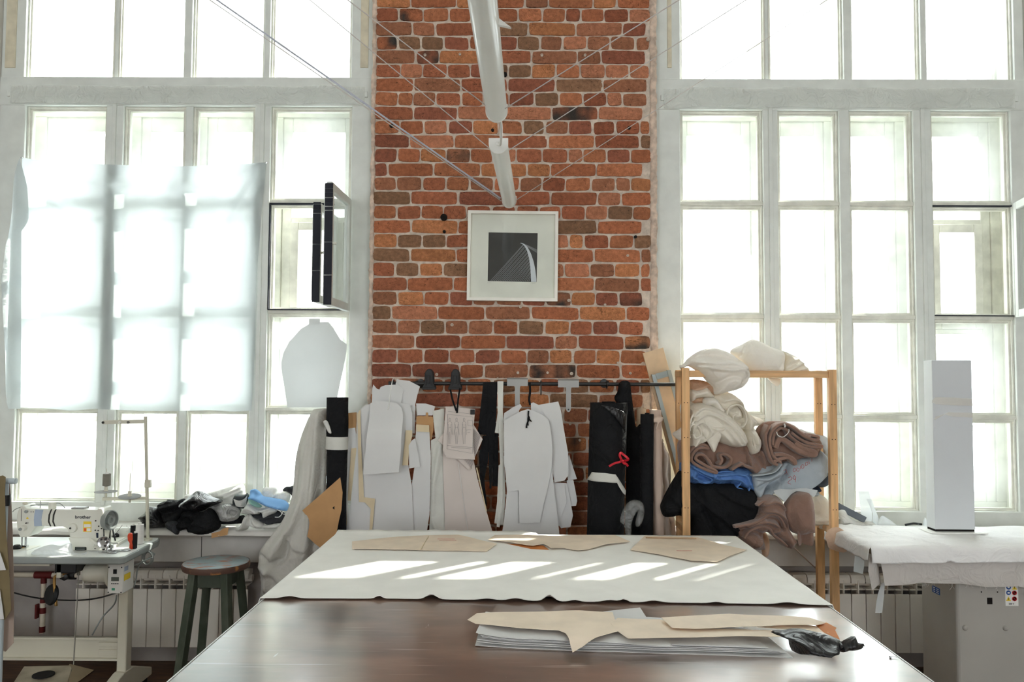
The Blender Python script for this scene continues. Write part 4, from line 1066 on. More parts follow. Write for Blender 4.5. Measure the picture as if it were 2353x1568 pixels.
# --- thick white bundle in the middle
z6 = zz(1080, 840, 3.825)
G3 = 'white patterns hung under the steel hanger'
pat(z6([(870, 780), (900, 880), (940, 1000), (862, 1010), (840, 900)]), 4.425, 'white pattern with a pointed corner at the outer edge of the thick bundle', G3, fn=curlz(.004, 8, 1))
pat(z6([(850, 1010), (908, 1008), (925, 1090), (942, 1190), (932, 1235), (890, 1238), (860, 1150)]), 4.42, 'short white pattern with a rounded bottom corner at the edge of the thick bundle', G3, fn=curlz(.004, 8, 2))
for k, pts in enumerate(([(730, 1030), (850, 1035), (880, 1180), (905, 1320), (882, 1420), (800, 1432), (700, 1300)], [(720, 1040), (830, 1040), (850, 1200), (800, 1330), (775, 1420), (690, 1250)])):
    pat(z6(pts), 4.408 - k * .012, ('long white pattern with a rounded lower end behind the thick bundle', 'white pattern with a narrow lower end under the squared pattern of the bundle')[k], G3, fn=curlz(.006, 8, 3 + k))
pat(z6([(540, 390), (610, 346), (776, 318), (800, 400), (825, 560), (862, 770), (866, 960), (832, 1012), (742, 1030), (720, 900)]), 4.38, 'white pattern with a square top corner beside the bare brick', G3, fn=curlz(.006, 5, 5))
pat(z6([(535, 335), (556, 325), (612, 352), (645, 440), (660, 540), (540, 470)]), 4.372, 'small white pattern corner between the two steel hangers', G3, fn=curlz(.004, 9, 6))
pat(z6([(295, 480), (300, 420), (390, 362), (442, 340), (455, 362), (430, 400), (450, 500), (320, 700)]), 4.395, 'white pattern with a sloped top behind the steel hanger stem', G3, fn=curlz(.004, 9, 7))
pat(z6([(300, 490), (690, 520), (735, 1060), (765, 1300), (795, 1560), (270, 1560), (300, 1350), (325, 1110), (302, 850), (312, 700)]), 4.355, 'long white pattern flaring out at the bottom behind the front sheet', G3, fn=curlz(.006, 4, 8))
pat(z6([(298, 490), (400, 430), (450, 402), (510, 384), (560, 398), (640, 440), (690, 480), (712, 600), (724, 740), (718, 900), (690, 1050), (645, 1225), (615, 1382), (435, 1390), (430, 1100), (330, 1110), (300, 850)]), 4.335, 'front white sheet of the thick bundle with a black cord tie', G3, fn=curlz(.008, 4, 9))
b = MB(); ps = [at_y(*z6([q])[0], 4.322) for q in ((515, 400), (512, 440), (520, 470), (500, 520), (497, 552))]; b.tube(ps, .004, 8, res=4)
ps2 = [at_y(*z6([q])[0], 4.318) for q in ((512, 440), (520, 470), (540, 495))]; b.tube(ps2, .003, 8, res=4); ps3 = [at_y(*z6([q])[0], 4.321) for q in ((512, 440), (508, 485), (512, 530))]; b.tube(ps3, .003, 8, res=4)
tag(b.build('cord_tie', 'black_cloth', smooth=True), 'knotted black cord tied through the front white sheet', 'cord')
b = MB(); ps = [at_y(*z6([q])[0], YR - .02) for q in ((525, 150), (528, 230), (520, 300), (530, 350))]; b.tube(ps, .006, 8, res=4)
tag(b.build('black_cord', 'black_cloth', smooth=True), 'frayed black cord hanging from the rail behind the thick white bundle', 'cord')

# --- rolls standing against the pier
M['beige_cloth'] = mat('beige_cloth', (205, 184, 168), 0.85, 0.05, 8, weave=0.2)
M['beige_light'] = mat('pale_beige_cloth', (222, 210, 198), 0.85, 0.05, 8, weave=0.2, trans=0.1)
M['card_tube'] = mat('card_tube', (196, 176, 150), 0.8)
M['red_ribbon'] = mat('red_ribbon', (190, 28, 44), 0.5)
M['dark_core'] = mat('dark_core', (14, 14, 15), 0.9)
def roll(name, top, botpx, Y, r, matn, label, cat='fabric roll', group=None, zb=0.0, wob=.004, core=None, lean=.0, n=36):
    """roll of cloth standing on the floor from zb up to the photo point top"""
    a = at_y(top[0], top[1], Y); q = at_y(botpx[0], botpx[1], Y); t = (q - a) / (q.z - a.z); e = a + t * (zb - a.z); e.y = Y - lean
    root = thing(name, label, cat, e, group); b = MB(); nn = 26; vs = []; fs = []
    for j in range(nn + 1):
        c = e.lerp(a, j / nn)
        for k in range(n):
            an = 2 * PI * k / n; rr = r + wob * noise.noise(Vector((math.cos(an) * 1.4, math.sin(an) * 1.4 + r * 40, c.z * 5))) + .25 * wob * noise.noise(Vector((an * 3, c.z * 14, 1)))
            if k == 3: rr += .004
            vs.append((c.x + rr * math.cos(an), c.y + rr * math.sin(an), c.z + (.004 * noise.noise(Vector((an, 2, 1))) if j == nn else 0)))
    for j in range(nn):
        for k in range(n): fs.append((j * n + k, j * n + (k + 1) % n, (j + 1) * n + (k + 1) % n, (j + 1) * n + k))
    base = nn * n; c = e.lerp(a, 1)
    for f_, dz in ((.82, -.002), (.62, -.003), (.4, -.004), (.34, -.05)):
        st = len(vs)
        for k in range(n): an = 2 * PI * k / n; vs.append((c.x + r * f_ * math.cos(an), c.y + r * f_ * math.sin(an), c.z + dz))
        for k in range(n): fs.append((base + k, base + (k + 1) % n, st + (k + 1) % n, st + k))
        base = st
    fs.append(tuple(range(base, base + n))); fs.append(tuple(range(n - 1, -1, -1)))
    b.add(vs, fs); b.build('rolled_cloth', matn, root, smooth=True, auto=60)
    if core:
        b = MB(); b.lathe([(r * .36, -.05), (r * .36, .006), (r * .28, .006), (r * .28, -.05)], c, (0, 0, 1), 20); b.build('cardboard_core', core, root, smooth=True, auto=40)
    return root
br_ = roll('fabric_roll', (1398.5, 926), (1391, 1228), 4.30, .1, 'black_cloth', 'thick black fabric roll with a red ribbon and a pale paper band', core='dark_core', wob=.006)
def on_roll(cx_top, X, z, Y=4.30, r=.1, out=.006):
    """point on the front of the thick roll"""
    d = max(-1, min(1, (X - cx_top) / r)); return (X, Y - math.sqrt(max(0, 1 - d * d)) * r - out, z)
def axis_x(z): a = at_y(1398.5, 926, 4.30); q = at_y(1391, 1228, 4.30); return a.x + (q.x - a.x) * (z - a.z) / (q.z - a.z)
def rollpatch(name, pts, matn, out, root, thick=.002):
    o2 = xz(z6(pts), 4.215); V, TR, bs, B = mesh2d(o2, .01); mb = MB()
    mb.add([(lambda c: on_roll(c, x, z, out=out + max(0, abs(x - c) - .1) * 0))(axis_x(z)) for x, z in V], TR); return mb.build(name, matn, root, smooth=True, solid=thick)
rollpatch('paper_band', [(1040, 1020), (1075, 942), (1180, 942), (1275, 955), (1300, 990), (1345, 1060), (1386, 1120), (1382, 1160), (1350, 1130), (1310, 1070), (1290, 1030), (1180, 1022)], 'fabric_white', .012, br_)
rollpatch('loose_flap', [(1150, 350), (1240, 365), (1340, 400), (1372, 430), (1370, 590), (1330, 530), (1260, 440)], 'black_satin', .016, br_, .004)
rollpatch('cloth_edge', [(1060, 700), (1150, 770), (1240, 850), (1215, 870), (1060, 745)], 'black_cloth', .009, br_, .003)
b = MB(); Yb = 4.19
for pts, w in (([(1222, 888), (1270, 862), (1310, 852), (1337, 840)], .011), ([(1337, 842), (1325, 815), (1316, 790), (1326, 770), (1350, 786), (1375, 806), (1392, 828), (1365, 838), (1337, 842)], .013), ([(1337, 842), (1352, 860), (1372, 866), (1390, 888)], .013)):
    P_ = spline3([at_y(*z6([q])[0], Yb - .006 * math.sin(i_ * 1.3)) for i_, q in enumerate(pts)], 6); vs = []; fs = []
    for i_, p in enumerate(P_):
        t = (P_[min(i_ + 1, len(P_) - 1)] - P_[max(i_ - 1, 0)]).normalized(); n_ = Vector((-t.z, .5, t.x)).normalized() * w / 2; vs += [p + n_, p - n_, p - n_ + Vector((0, .0015, 0)), p + n_ + Vector((0, .0015, 0))]
        if i_: k = 4 * i_; fs += [(k - 4 + m_, k - 4 + (m_ + 1) % 4, k + (m_ + 1) % 4, k + m_) for m_ in range(4)]
    b.add(vs, fs)
b.lathe([(.001, -.008), (.006, -.006), (.006, .006), (.001, .008)], at_y(*z6([(1337, 842)])[0], Yb - .004), (1, 0, .4), 14)
tag(b.build('ribbon', 'red_ribbon', br_, smooth=True, auto=50), 'red ribbon bow')
# black drape beside it, hung from the rail
a = lump('hanging_cloth', z6([(1318, 146), (1400, 146), (1420, 260), (1440, 420), (1460, 540), (1502, 530), (1515, 800), (1520, 1560), (1375, 1560), (1370, 1100), (1372, 620), (1350, 420), (1270, 300), (1296, 230)]), 4.41, .02, 'black_cloth', .03, .014,
         folds=[(z6([(1380, 160), (1400, 500), (1420, 1000), (1430, 1500)]), -.012, .012)], wrinkles=[(5, .008, 3)])
tag(a, 'black cloth hanging from the rail behind the thick black roll', 'cloth')
roll('fabric_roll', (1487, 952), (1486, 1228), 4.24, .034, 'black_cloth', 'slim black fabric roll standing beside the beige roll', wob=.002, core='dark_core')
roll('cardboard_tube', (1474, 938), (1466, 1228), 4.52, .026, 'card_tube', 'pale cardboard tube end showing behind the slim black roll', 'tube', wob=.001, core='card_tube')
pk = roll('fabric_roll', (1506, 942), (1514, 1228), 4.31, .029, 'beige_cloth', 'beige fabric roll with a knotted strip near its top', wob=.005)
a = lump('knot', z6([(1600, 470), (1640, 450), (1695, 455), (1690, 490), (1660, 520), (1640, 570), (1628, 560), (1640, 510), (1605, 500)]), 4.24, .012, 'beige_cloth', .012, .004, parent=pk)
a = lump('hanging_cloth', z6([(1690, 645), (1720, 730), (1755, 800), (1765, 960), (1760, 1060), (1740, 1180), (1745, 1300), (1770, 1470), (1760, 1560), (1640, 1560), (1650, 1400), (1640, 1300), (1660, 1180), (1700, 1080), (1680, 950), (1690, 850)]), 4.38, .022, 'beige_light', .02, .007,
         folds=[(z6([(1730, 760), (1715, 950), (1735, 1100), (1690, 1250), (1680, 1480)]), .022, .010), (z6([(1700, 800), (1695, 960), (1712, 1080), (1665, 1200)]), -.012, .006)], wrinkles=[(7, .005, 6)])
tag(a, 'pale beige cloth hanging in folds between the beige roll and the shelf rack', 'cloth')
a = lump('hanging_cloth', z6([(1730, 1330), (1775, 1330), (1800, 1360), (1805, 1560), (1730, 1560)]), 4.42, .012, 'beige_cloth', .02, .01, wrinkles=[(7, .005, 8)])
tag(a, 'darker beige cloth end low behind the shelf rack post', 'cloth')
# plastic wrap
M['plastic'] = mat('clear_plastic', (235, 238, 238), 0.1, 0.02, 8, bump=0.9, bscale=40, spec=0.9, alpha=0.84)
a = lump('plastic_bag', z6([(1318, 1370), (1340, 1280), (1385, 1210), (1440, 1182), (1500, 1195), (1530, 1240), (1528, 1330), (1500, 1400), (1465, 1420), (1452, 1385), (1465, 1330), (1475, 1280), (1440, 1330), (1420, 1400), (1415, 1490), (1370, 1490), (1355, 1410)]), 4.16, .03, 'plastic', .02, .0045, folds=[(z6([(1390, 1250), (1450, 1220), (1500, 1260)]), .012, .01)], wrinkles=[(26, .02, 9)])
tag(a, 'crumpled clear plastic wrap hanging against the black fabric rolls', 'plastic wrap')
# boards leaning in the corner
M['mirror_edge'] = mat('grey_blue_edge', (158, 172, 176), 0.3, spec=0.6)
M['board'] = mat('pale_board', (214, 188, 156), 0.8, 0.05, 20)
def board(tl_, tr__, slope, Y, thick, matn, label, name, zbot=0.0):
    a, c = at_y(*tl_, Y), at_y(*tr__, Y); root = thing(name, label, 'board', (a.x + .3, Y, 0)); k = slope
    def P(p, z): return (p.x + (p.z - z) * k, z)
    poly = [(a.x, a.z), (c.x, c.z), P(c, zbot), P(a, zbot)]
    b = MB(); b.prism(poly, lambda u, v, h: (u, Y + h, v), 0, thick); b.build('panel', matn, root, bevel=.001)
    return root, a, c
board((1477, 812), (1524, 799), .262, 4.54, .012, 'board', 'pale brown board leaning tallest in the corner of the brick pier', 'leaning_board')
r_, a, c = board((1497, 861), (1541, 851), .262, 4.51, .012, 'board', 'leaning board with a grey-blue border, in front of the taller brown board', 'framed_board')
b = MB(); k = .262; t_ = .022
def bar(p0, p1, w):
    b.prism([p0, p1, (p1[0] + w, p1[1]), (p0[0] + w, p0[1])], lambda u, v, h: (u, 4.505 + h, v), 0, .02)
bar((a.x, a.z), (a.x + a.z * k, 0), t_); bar((c.x - t_, c.z), (c.x + c.z * k - t_, 0), t_)
b.prism([(a.x + t_, a.z + .004), (c.x - t_, c.z - .004), (c.x - t_ + .01, c.z - .035), (a.x + t_ + .01, a.z - .028)], lambda u, v, h: (u, 4.5055 + h, v), 0, .018)
b.build('border', 'mirror_edge', r_)
# ------------------------------------------------------------------ wooden shelf rack and the cloth on it
M['pine'] = mat('pine', (214, 170, 120), 0.5, 0.18, 4, bump=0.08, bscale=20, stretch=(14, 14, 1.2))
M['pine_h'] = mat('pine_cross', (214, 172, 124), 0.5, 0.18, 4, bump=0.08, bscale=20, stretch=(1.2, 14, 14))
M['felt_white'] = mat('cream_felt', (247, 244, 237), 0.95, 0.03, 6, weave=0.25, trans=0.2, sheen=0.3, crumple=0.35)
M['felt_cream'] = mat('cream_felt_light', (244, 239, 227), 0.95, 0.03, 6, weave=0.25, trans=0.2, sheen=0.3, crumple=0.35)
M['felt_peach'] = mat('peach_cloth', (228, 200, 174), 0.95, 0.05, 6, weave=0.25, trans=0.2, crumple=0.4)
M['felt_brown'] = mat('brown_felt', (142, 112, 98), 0.97, 0.08, 14, weave=0.4, sheen=0.4, crumple=0.3)
M['blue_cloth'] = mat('blue_cloth', (92, 132, 192), 0.85, 0.08, 10, weave=0.25, crumple=0.6)
M['grey_blue'] = mat('grey_blue_cloth', (176, 186, 194), 0.85, 0.05, 10, weave=0.2, trans=0.08, crumple=0.3)
M['grey_light'] = mat('light_grey_cloth', (205, 210, 212), 0.85, 0.05, 10, weave=0.2, trans=0.1)
M['dark_grey'] = mat('dark_grey_cloth', (74, 78, 86), 0.8, 0.1, 10, weave=0.2)
M['navy'] = mat('navy_cloth', (34, 42, 62), 0.85, 0.1, 10, weave=0.2)
YSF, YSB = 4.155, 4.37
rk = thing('shelf_rack', 'open pine shelf rack piled with folded cloth beside the brick pier', 'shelf', (at_y(1740, 1200, 4.26).x, 4.26, 0))
pw, pd = .040, .030
def post(px, py, Y):
    a = at_y(px, py, Y); b = MB(); b.box(a.x - pw / 2, a.x + pw / 2, Y - pd / 2, Y + pd / 2, 0, a.z); o = b.build('post', 'pine', rk, bevel=.002)
    b = MB(); z = a.z - .2
    for dz in (.18, .36, .54, .72): b.lathe([(.0025, 0), (.0025, .001)], (a.x - .008, Y - pd / 2 - .0005, a.z - dz), (0, -1, 0), 8); b.lathe([(.0025, 0), (.0025, .001)], (a.x + .008, Y - pd / 2 - .0005, a.z - dz), (0, -1, 0), 8)
    b.build('peg_holes', 'hole', o); return a
pa = post(1574.5, 846, YSF); pb = post(1561, 851, YSB); pc_ = post(1911, 850, YSF); pd_ = post(1879, 852, YSB)
xl, xr_ = pa.x, pc_.x
zt_ = at_y(1740, 868, YSF).z
b = MB(); b.box(xl + .02, xr_ - .02, YSF - .005, YSB + .012, zt_, zt_ + .016); b.build('shelf_board', 'pine_h', rk, bevel=.002)
b = MB(); b.box(xl - .02, xr_ + .019, YSF - .004, YSF + .014, zt_ + .005, zt_ + .036); b.build('front_rail', 'pine_h', rk, bevel=.002)
for zz_ in (.865, .12):
    b = MB(); b.box(xl + .02, xr_ - .02, YSF + (.17 if zz_ > .5 else .0), YSB + .012, zz_, zz_ + .018); b.build('shelf_board', 'pine_h', rk, bevel=.002)
for x in (xl, xr_):
    for z in (zt_ + .002, .85, .1):
        b = MB(); b.box(x - .012, x + .012, YSF, YSB, z, z + .03); b.build('side_rail', 'pine', rk, bevel=.001)
z8 = zz(1500, 770, 3.074)
GC = 'cloth piled on the shelf rack'
def cl(pts, Y, T, mt, label, folds=(), wrk=(), edge=.07, name='folded_cloth', cat='cloth', cell=.006, back=.05, **kw):
    f2 = [(z8(f[0]),) + tuple(f[1:]) for f in folds]
    return tag(lump(name, z8(pts), Y, T, mt, edge, cell, folds=f2, wrinkles=wrk, back=back, **kw), label, cat, GC)
# on the top board
cl([(188, 214), (205, 212), (225, 195), (255, 160), (330, 112), (430, 92), (530, 122), (600, 172), (650, 212), (672, 275), (640, 350), (600, 385), (545, 400), (440, 422), (425, 370), (380, 330), (330, 275), (250, 222), (210, 240), (190, 232)], 4.19, .12, 'felt_white',
   'crumpled cream cloth hanging over the top board of the shelf rack, the flatter of two',
   [([(240, 180), (330, 150), (480, 170), (600, 210)], -.02, .016), ([(270, 200), (400, 215), (520, 212), (620, 240)], .028, .012, 's'), ([(290, 235), (420, 250), (520, 260), (600, 255), (640, 300), (600, 370)], .03, .013, 's'), ([(420, 350), (500, 300), (580, 300), (600, 340)], -.02, .012), ([(540, 390), (590, 330), (600, 280)], .022, .01, 's')],
   [(7.65, 0.0138, 3, .3, 2.0)], edge=.085)
cl([(548, 132), (562, 98), (640, 62), (700, 34), (762, 50), (832, 86), (900, 110), (925, 150), (912, 210), (905, 265), (860, 298), (790, 290), (700, 268), (640, 216), (600, 172)], 4.25, .11, 'felt_white',
   'plump rolled cream cloth on the top board of the shelf rack, its side smooth', [([(645, 66), (630, 110), (600, 168)], -.03, .012), ([(880, 250), (905, 200), (940, 150)], .02, .012)], [(5.44, 0.0092, 5, -.4, 2.5)], edge=.09)
cl([(900, 112), (960, 130), (1010, 160), (1060, 212), (1104, 275), (1000, 287), (900, 282), (885, 240), (915, 180)], 4.26, .09, 'felt_cream',
   'pleated end of cream cloth at the edge of the top board, beside the plump roll', [([(905, 230), (960, 190), (1010, 170)], .03, .01, 's'), ([(920, 260), (990, 220), (1040, 205)], .028, .01, 's'), ([(960, 275), (1020, 250), (1075, 240)], .022, .01, 's')], [(8.5, 0.0069, 6)], edge=.05)
cl([(815, 306), (850, 305), (905, 312), (886, 362), (850, 345)], 4.37, .006, 'felt_white', 'small triangle of cream cloth hanging below the top board', (), (), .02)
# cream pile
z11 = zz(1560, 860, 6.273)
def cl11(pts, *a, **k):
    P_ = z11(pts); return cl([((x - 1500) * 3.074, (y - 770) * 3.074) for x, y in P_], *a, **k)
cl11([(138, 232), (260, 220), (370, 176), (430, 228), (490, 298), (530, 345), (430, 350), (350, 338), (250, 355), (190, 398), (140, 372)], 4.27, .075, 'felt_cream', 'cream cloth fold lying just under the peach cloth on the rack', [], [(8, .007, 2, .3, 2)], edge=.035)
cl11([(340, 400), (358, 345), (430, 328), (520, 348), (600, 440), (655, 520), (645, 555), (560, 562), (500, 512), (470, 462), (400, 468), (350, 442)], 4.25, .07, 'felt_white', 'short curled cream fold in the middle of the pile on the rack', [], [(8, .006, 4)], edge=.03)
cl11([(20, 440), (135, 385), (300, 440), (350, 470), (300, 620), (150, 700), (60, 640), (22, 560)], 4.34, .06, 'felt_white', 'cream cloth bulging behind the rack post under the peach cloth', (), [(7, .008, 5)], .04)
cl11([(560, 430), (700, 380), (880, 430), (960, 560), (1060, 600), (1200, 660), (1100, 740), (900, 700), (700, 640)], 4.33, .05, 'felt_white', 'cream cloth behind the sliding cream one, its end towards the brown roll', (), [(7, .008, 6)], .04)
cl([(250, 325), (330, 317), (430, 352), (470, 420), (440, 470), (350, 490), (270, 478), (252, 420)], 4.33, .09, 'felt_peach', 'peach-toned cloth under the hanging cream cloth, beside the rack post', [([(260, 400), (330, 375), (380, 365), (430, 420)], .03, .012, 's'), ([(260, 450), (340, 440), (430, 440)], -.02, .014)], [(8.5, 0.0092, 2)])
cl([(415, 430), (500, 402), (560, 415), (610, 460), (640, 520), (700, 575), (775, 600), (745, 640), (700, 650), (755, 740), (747, 815), (715, 842), (682, 836), (655, 760), (640, 690), (570, 640), (500, 560), (450, 500)], 4.26, .085, 'felt_cream', 'cream cloth sliding down the pile towards the brown roll, its tail hanging',
   [([(480, 470), (540, 460), (600, 490), (640, 580), (640, 660)], .04, .012, 's'), ([(540, 520), (575, 500), (610, 525), (620, 580), (590, 600)], -.035, .014), ([(600, 460), (660, 560), (690, 640), (700, 760)], .03, .012, 's'), ([(560, 600), (620, 640), (660, 720)], -.02, .012)], [(8.5, 0.0115, 7, -.8, 2)], edge=.05)
cl([(235, 560), (262, 500), (330, 478), (420, 500), (500, 540), (590, 620), (648, 735), (640, 775), (592, 795), (500, 772), (430, 745), (350, 760), (300, 800), (258, 806), (252, 740)], 4.26, .10, 'felt_cream', 'thick stack of folded cream cloth in the middle of the pile, folds running downwards',
   [([(270, 560), (320, 520), (400, 535), (500, 590), (600, 690), (645, 760)], .035, .014, 's'), ([(280, 600), (360, 560), (470, 610), (560, 700), (620, 785)], .032, .012, 's'), ([(265, 700), (275, 640), (320, 620), (370, 680), (340, 740)], .03, .012, 's'), ([(280, 690), (300, 660), (325, 690)], -.02, .01), ([(480, 660), (550, 740), (585, 790)], .025, .010, 's'), ([(450, 690), (510, 750), (540, 782)], .022, .009, 's')], [(6.8, 0.0069, 9, -.6, 2.5)], edge=.05)
cl([(322, 612), (380, 600), (430, 640), (492, 645), (512, 668), (470, 750), (434, 831), (400, 780), (350, 690)], 4.165, .010, 'felt_cream', 'triangular cream flap hanging in front of the folded cream stack', [([(330, 612), (400, 650), (500, 670)], .012, .012)], [(8.5, 0.00345, 3)], edge=.02, cell=.006)
cl([(138, 700), (170, 675), (215, 655), (215, 750), (170, 735)], 4.33, .03, 'felt_white', 'pointed end of cream cloth poking out past the rack posts', (), [(13.6, 0.0046, 2)], .03)
cl([(195, 560), (215, 500), (262, 470), (262, 660), (215, 660), (195, 610)], 4.36, .03, 'felt_white', 'cream cloth bulging out behind the front rack post', (), [(13.6, 0.0069, 4)], .03)
# brown felt
cl([(175, 760), (210, 740), (330, 735), (430, 735), (520, 730), (640, 755), (740, 790), (830, 860), (862, 950), (760, 990), (700, 985), (650, 940), (560, 958), (470, 978), (440, 982), (330, 930), (265, 890), (190, 905), (175, 840)], 4.30, .05, 'felt_brown', 'brown felt blanket folded under the cream stack, its end rolled',
   [([(560, 780), (700, 850), (800, 950)], -.02, .02), ([(640, 830), (660, 920), (690, 985)], .03, .02, 's'), ([(740, 830), (760, 910), (770, 988)], .03, .02, 's')], [(6.8, 0.0092, 3)], edge=.05)
o = bpy.data.objects.get('folded_cloth')
def rib(line, Y, depth, th, mt, parent, Z=z8): return ribbon('rolled_edge', Z(line), Y, depth, th, mt, parent, 6, .004, 5)
par = [x for x in COL.objects if x.get('label', '').startswith('brown felt blanket')][0]
rib([(262, 830), (300, 790), (360, 775), (400, 800), (330, 800), (285, 845), (280, 890), (330, 930), (440, 975), (445, 960), (360, 915), (310, 880), (320, 850), (360, 850), (400, 890), (430, 930), (500, 940), (540, 920), (555, 880), (520, 850), (480, 850), (490, 890), (470, 920)], 4.185, .10, .016, 'felt_brown', par)
rib([(560, 955), (630, 915), (660, 930), (720, 945)], 4.185, .10, .014, 'felt_brown', par)
cl([(722, 700), (740, 650), (790, 615), (870, 608), (940, 615), (1000, 640), (1060, 685), (1120, 700), (1172, 730), (1196, 790), (1150, 855), (1060, 880), (1010, 915), (920, 925), (860, 955), (790, 975), (745, 900), (728, 800)], 4.29, .035, 'felt_brown', 'thick roll of brown felt on the rack, its spiral end facing the room',
   [([(800, 620), (770, 700), (790, 820), (850, 930)], -.012, .02)], [(5.95, 0.0069, 5)], edge=.06)
par = [x for x in COL.objects if x.get('label', '').startswith('thick roll of brown felt')][0]
rib([(830, 640), (800, 720), (815, 820), (850, 900), (905, 925), (900, 900), (850, 850), (830, 760), (845, 690), (890, 640), (950, 632), (1010, 665), (1070, 715), (1150, 745), (1172, 725), (1120, 712)], 4.185, .10, .016, 'felt_brown', par)
rib([(850, 780), (865, 700), (905, 660), (950, 670), (980, 720), (1050, 770), (1120, 790), (1190, 795), (1192, 782), (1110, 768), (1040, 735), (985, 690)], 4.185, .10, .014, 'felt_brown', par)
rib([(870, 800), (900, 740), (940, 745), (1000, 790), (1060, 830), (1140, 850), (1145, 830), (1060, 800), (1010, 760)], 4.185, .10, .03, 'felt_brown', par)
rib([(860, 850), (930, 850), (1000, 880), (1010, 912), (960, 870), (900, 880), (860, 900)], 4.185, .10, .02, 'felt_brown', par)
b = MB(); b.tube([at_y(*z8([q])[0], 4.172) for q in ((875, 685), (885, 710), (915, 722), (945, 705), (962, 680), (960, 665))], .002, 6, res=5); b.tube([at_y(*z8([q])[0], 4.172) for q in ((928, 628), (935, 645), (930, 652))], .004, 6, res=3)
b.build('tie_string', 'white_cable', par)
# blue, black
cl([(186, 935), (200, 870), (262, 870), (350, 900), (440, 935), (560, 925), (650, 935), (715, 1000), (706, 1085), (686, 1108), (660, 1090), (610, 1075), (540, 1050), (430, 1060), (330, 1052), (250, 1050), (200, 1010)], 4.30, .075, 'blue_cloth', 'bright blue cloth squeezed between the brown felt and the black cloth',
   [([(260, 930), (340, 975), (400, 1000), (350, 1030)], .035, .010, 's'), ([(300, 990), (380, 1005), (420, 1040)], -.025, .010), ([(440, 985), (540, 975), (620, 990), (650, 1060), (690, 1085)], .035, .012, 's'), ([(450, 1010), (560, 1010), (610, 1040), (640, 1085)], .03, .008, 's'), ([(260, 1000), (330, 1040)], .03, .010, 's')], [(13.6, 0.0115, 7)], edge=.04, cell=.006)
cl([(52, 1215), (70, 1160), (95, 1105), (150, 1010), (195, 958), (250, 1030), (330, 1042), (460, 1040), (600, 1060), (690, 1085), (722, 1110), (742, 1210), (712, 1300), (650, 1345), (590, 1400), (560, 1480), (250, 1480), (255, 1300), (215, 1300), (190, 1275), (85, 1285)], 4.27, .10, 'black_cloth', 'large bundle of black cloth bulging from the lower shelf board of the rack',
   [([(260, 1130), (350, 1210), (480, 1300), (560, 1390)], .02, .014, 's'), ([(420, 1080), (520, 1150), (640, 1200)], .02, .014, 's'), ([(300, 1070), (330, 1200), (420, 1380)], -.02, .016), ([(100, 1120), (150, 1180), (200, 1200)], .02, .014, 's')], [(7.65, 0.0138, 8, .6, 1.8)], edge=.06, cell=.009)
# grey-blue cloth with red writing
cl([(700, 985), (740, 930), (830, 900), (918, 880), (960, 880), (1000, 870), (1040, 860), (1130, 858), (1170, 812), (1215, 850), (1232, 900), (1215, 985), (1150, 1060), (1105, 1095), (1168, 1108), (1135, 1142), (1060, 1110), (1000, 1115), (930, 1180), (860, 1118), (800, 1148), (745, 1146), (722, 1080)], 4.30, .085, 'grey_blue', 'grey-blue cloth with red handwritten marks under the brown felt roll',
   [([(715, 1000), (800, 1010), (890, 960), (915, 910)], .03, .012, 's'), ([(735, 1075), (800, 1050), (890, 990), (915, 930)], -.035, .016), ([(770, 1140), (830, 1090), (860, 1040)], .03, .012, 's'), ([(860, 1080), (980, 1090), (1080, 1070), (1180, 990)], .025, .014, 's')], [(6.8, 0.0069, 4)], edge=.05)
par = [x for x in COL.objects if x.get('label', '').startswith('grey-blue cloth with red')][0]
# lay the red marks on the front of that cloth
from mathutils.bvhtree import BVHTree
def on_surface(o, px, py, out=.002, Yfrom=3.2):
    bv = on_surface.c.get(o.name)
    if bv is None:
        off = worldloc(o); bv = BVHTree.FromPolygons([v.co + off for v in o.data.vertices], [tuple(p.vertices) for p in o.data.polygons]); on_surface.c[o.name] = bv
    d = ray(px, py).normalized(); h = bv.ray_cast(CAM, d)
    return h[0] - d * out if h[0] is not None else None
on_surface.c = {}
marks = [[(958, 1010), (975, 1003), (982, 1020), (965, 1030), (955, 1045), (975, 1055)], [(1000, 995), (990, 1012), (1004, 1022), (1010, 1005), (998, 992)], [(1010, 1005), (1008, 1040)],
         [(990, 958), (1002, 940), (1012, 955), (1000, 968), (990, 958)], [(1020, 935), (1016, 960), (1032, 962), (1034, 945), (1022, 944)], [(1045, 925), (1042, 950)], [(1055, 915), (1050, 940), (1066, 940), (1066, 920), (1055, 915)], [(1078, 905), (1092, 898), (1094, 915), (1080, 925), (1078, 905)], [(1102, 890), (1106, 912)], [(1112, 870), (1124, 865), (1122, 895)],
         [(925, 960), (940, 950), (945, 970), (930, 985)], [(945, 970), (955, 990)]]
b = MB()
for st in marks:
    P_ = [on_surface(par, *z8([q])[0]) for q in spl2(st, 4)]; P_ = [p for p in P_ if p is not None]
    if len(P_) > 2: b.tube(P_, .0009, 5)
b.build('red_handwriting', 'red_ink', par)
cl([(1040, 670), (1090, 680), (1130, 690), (1200, 708), (1238, 740), (1246, 830), (1240, 900), (1215, 860), (1180, 800), (1120, 760)], 4.38, .05, 'grey_light', 'pale grey cloth behind the brown roll, next to the outer rack post', (), [(6.8, 0.0069, 2)], .04)
cl([(1155, 1060), (1200, 1010), (1230, 950), (1244, 900), (1244, 1020), (1230, 1065), (1190, 1078)], 4.33, .04, 'dark_grey', 'dark grey cloth end tucked inside the outer rack post', (), [(10.2, 0.0069, 3)], .03)
cl([(1120, 1085), (1160, 1062), (1190, 1095), (1172, 1112)], 4.33, .03, 'navy', 'small navy cloth end under the dark grey one on the rack', (), (), .02)
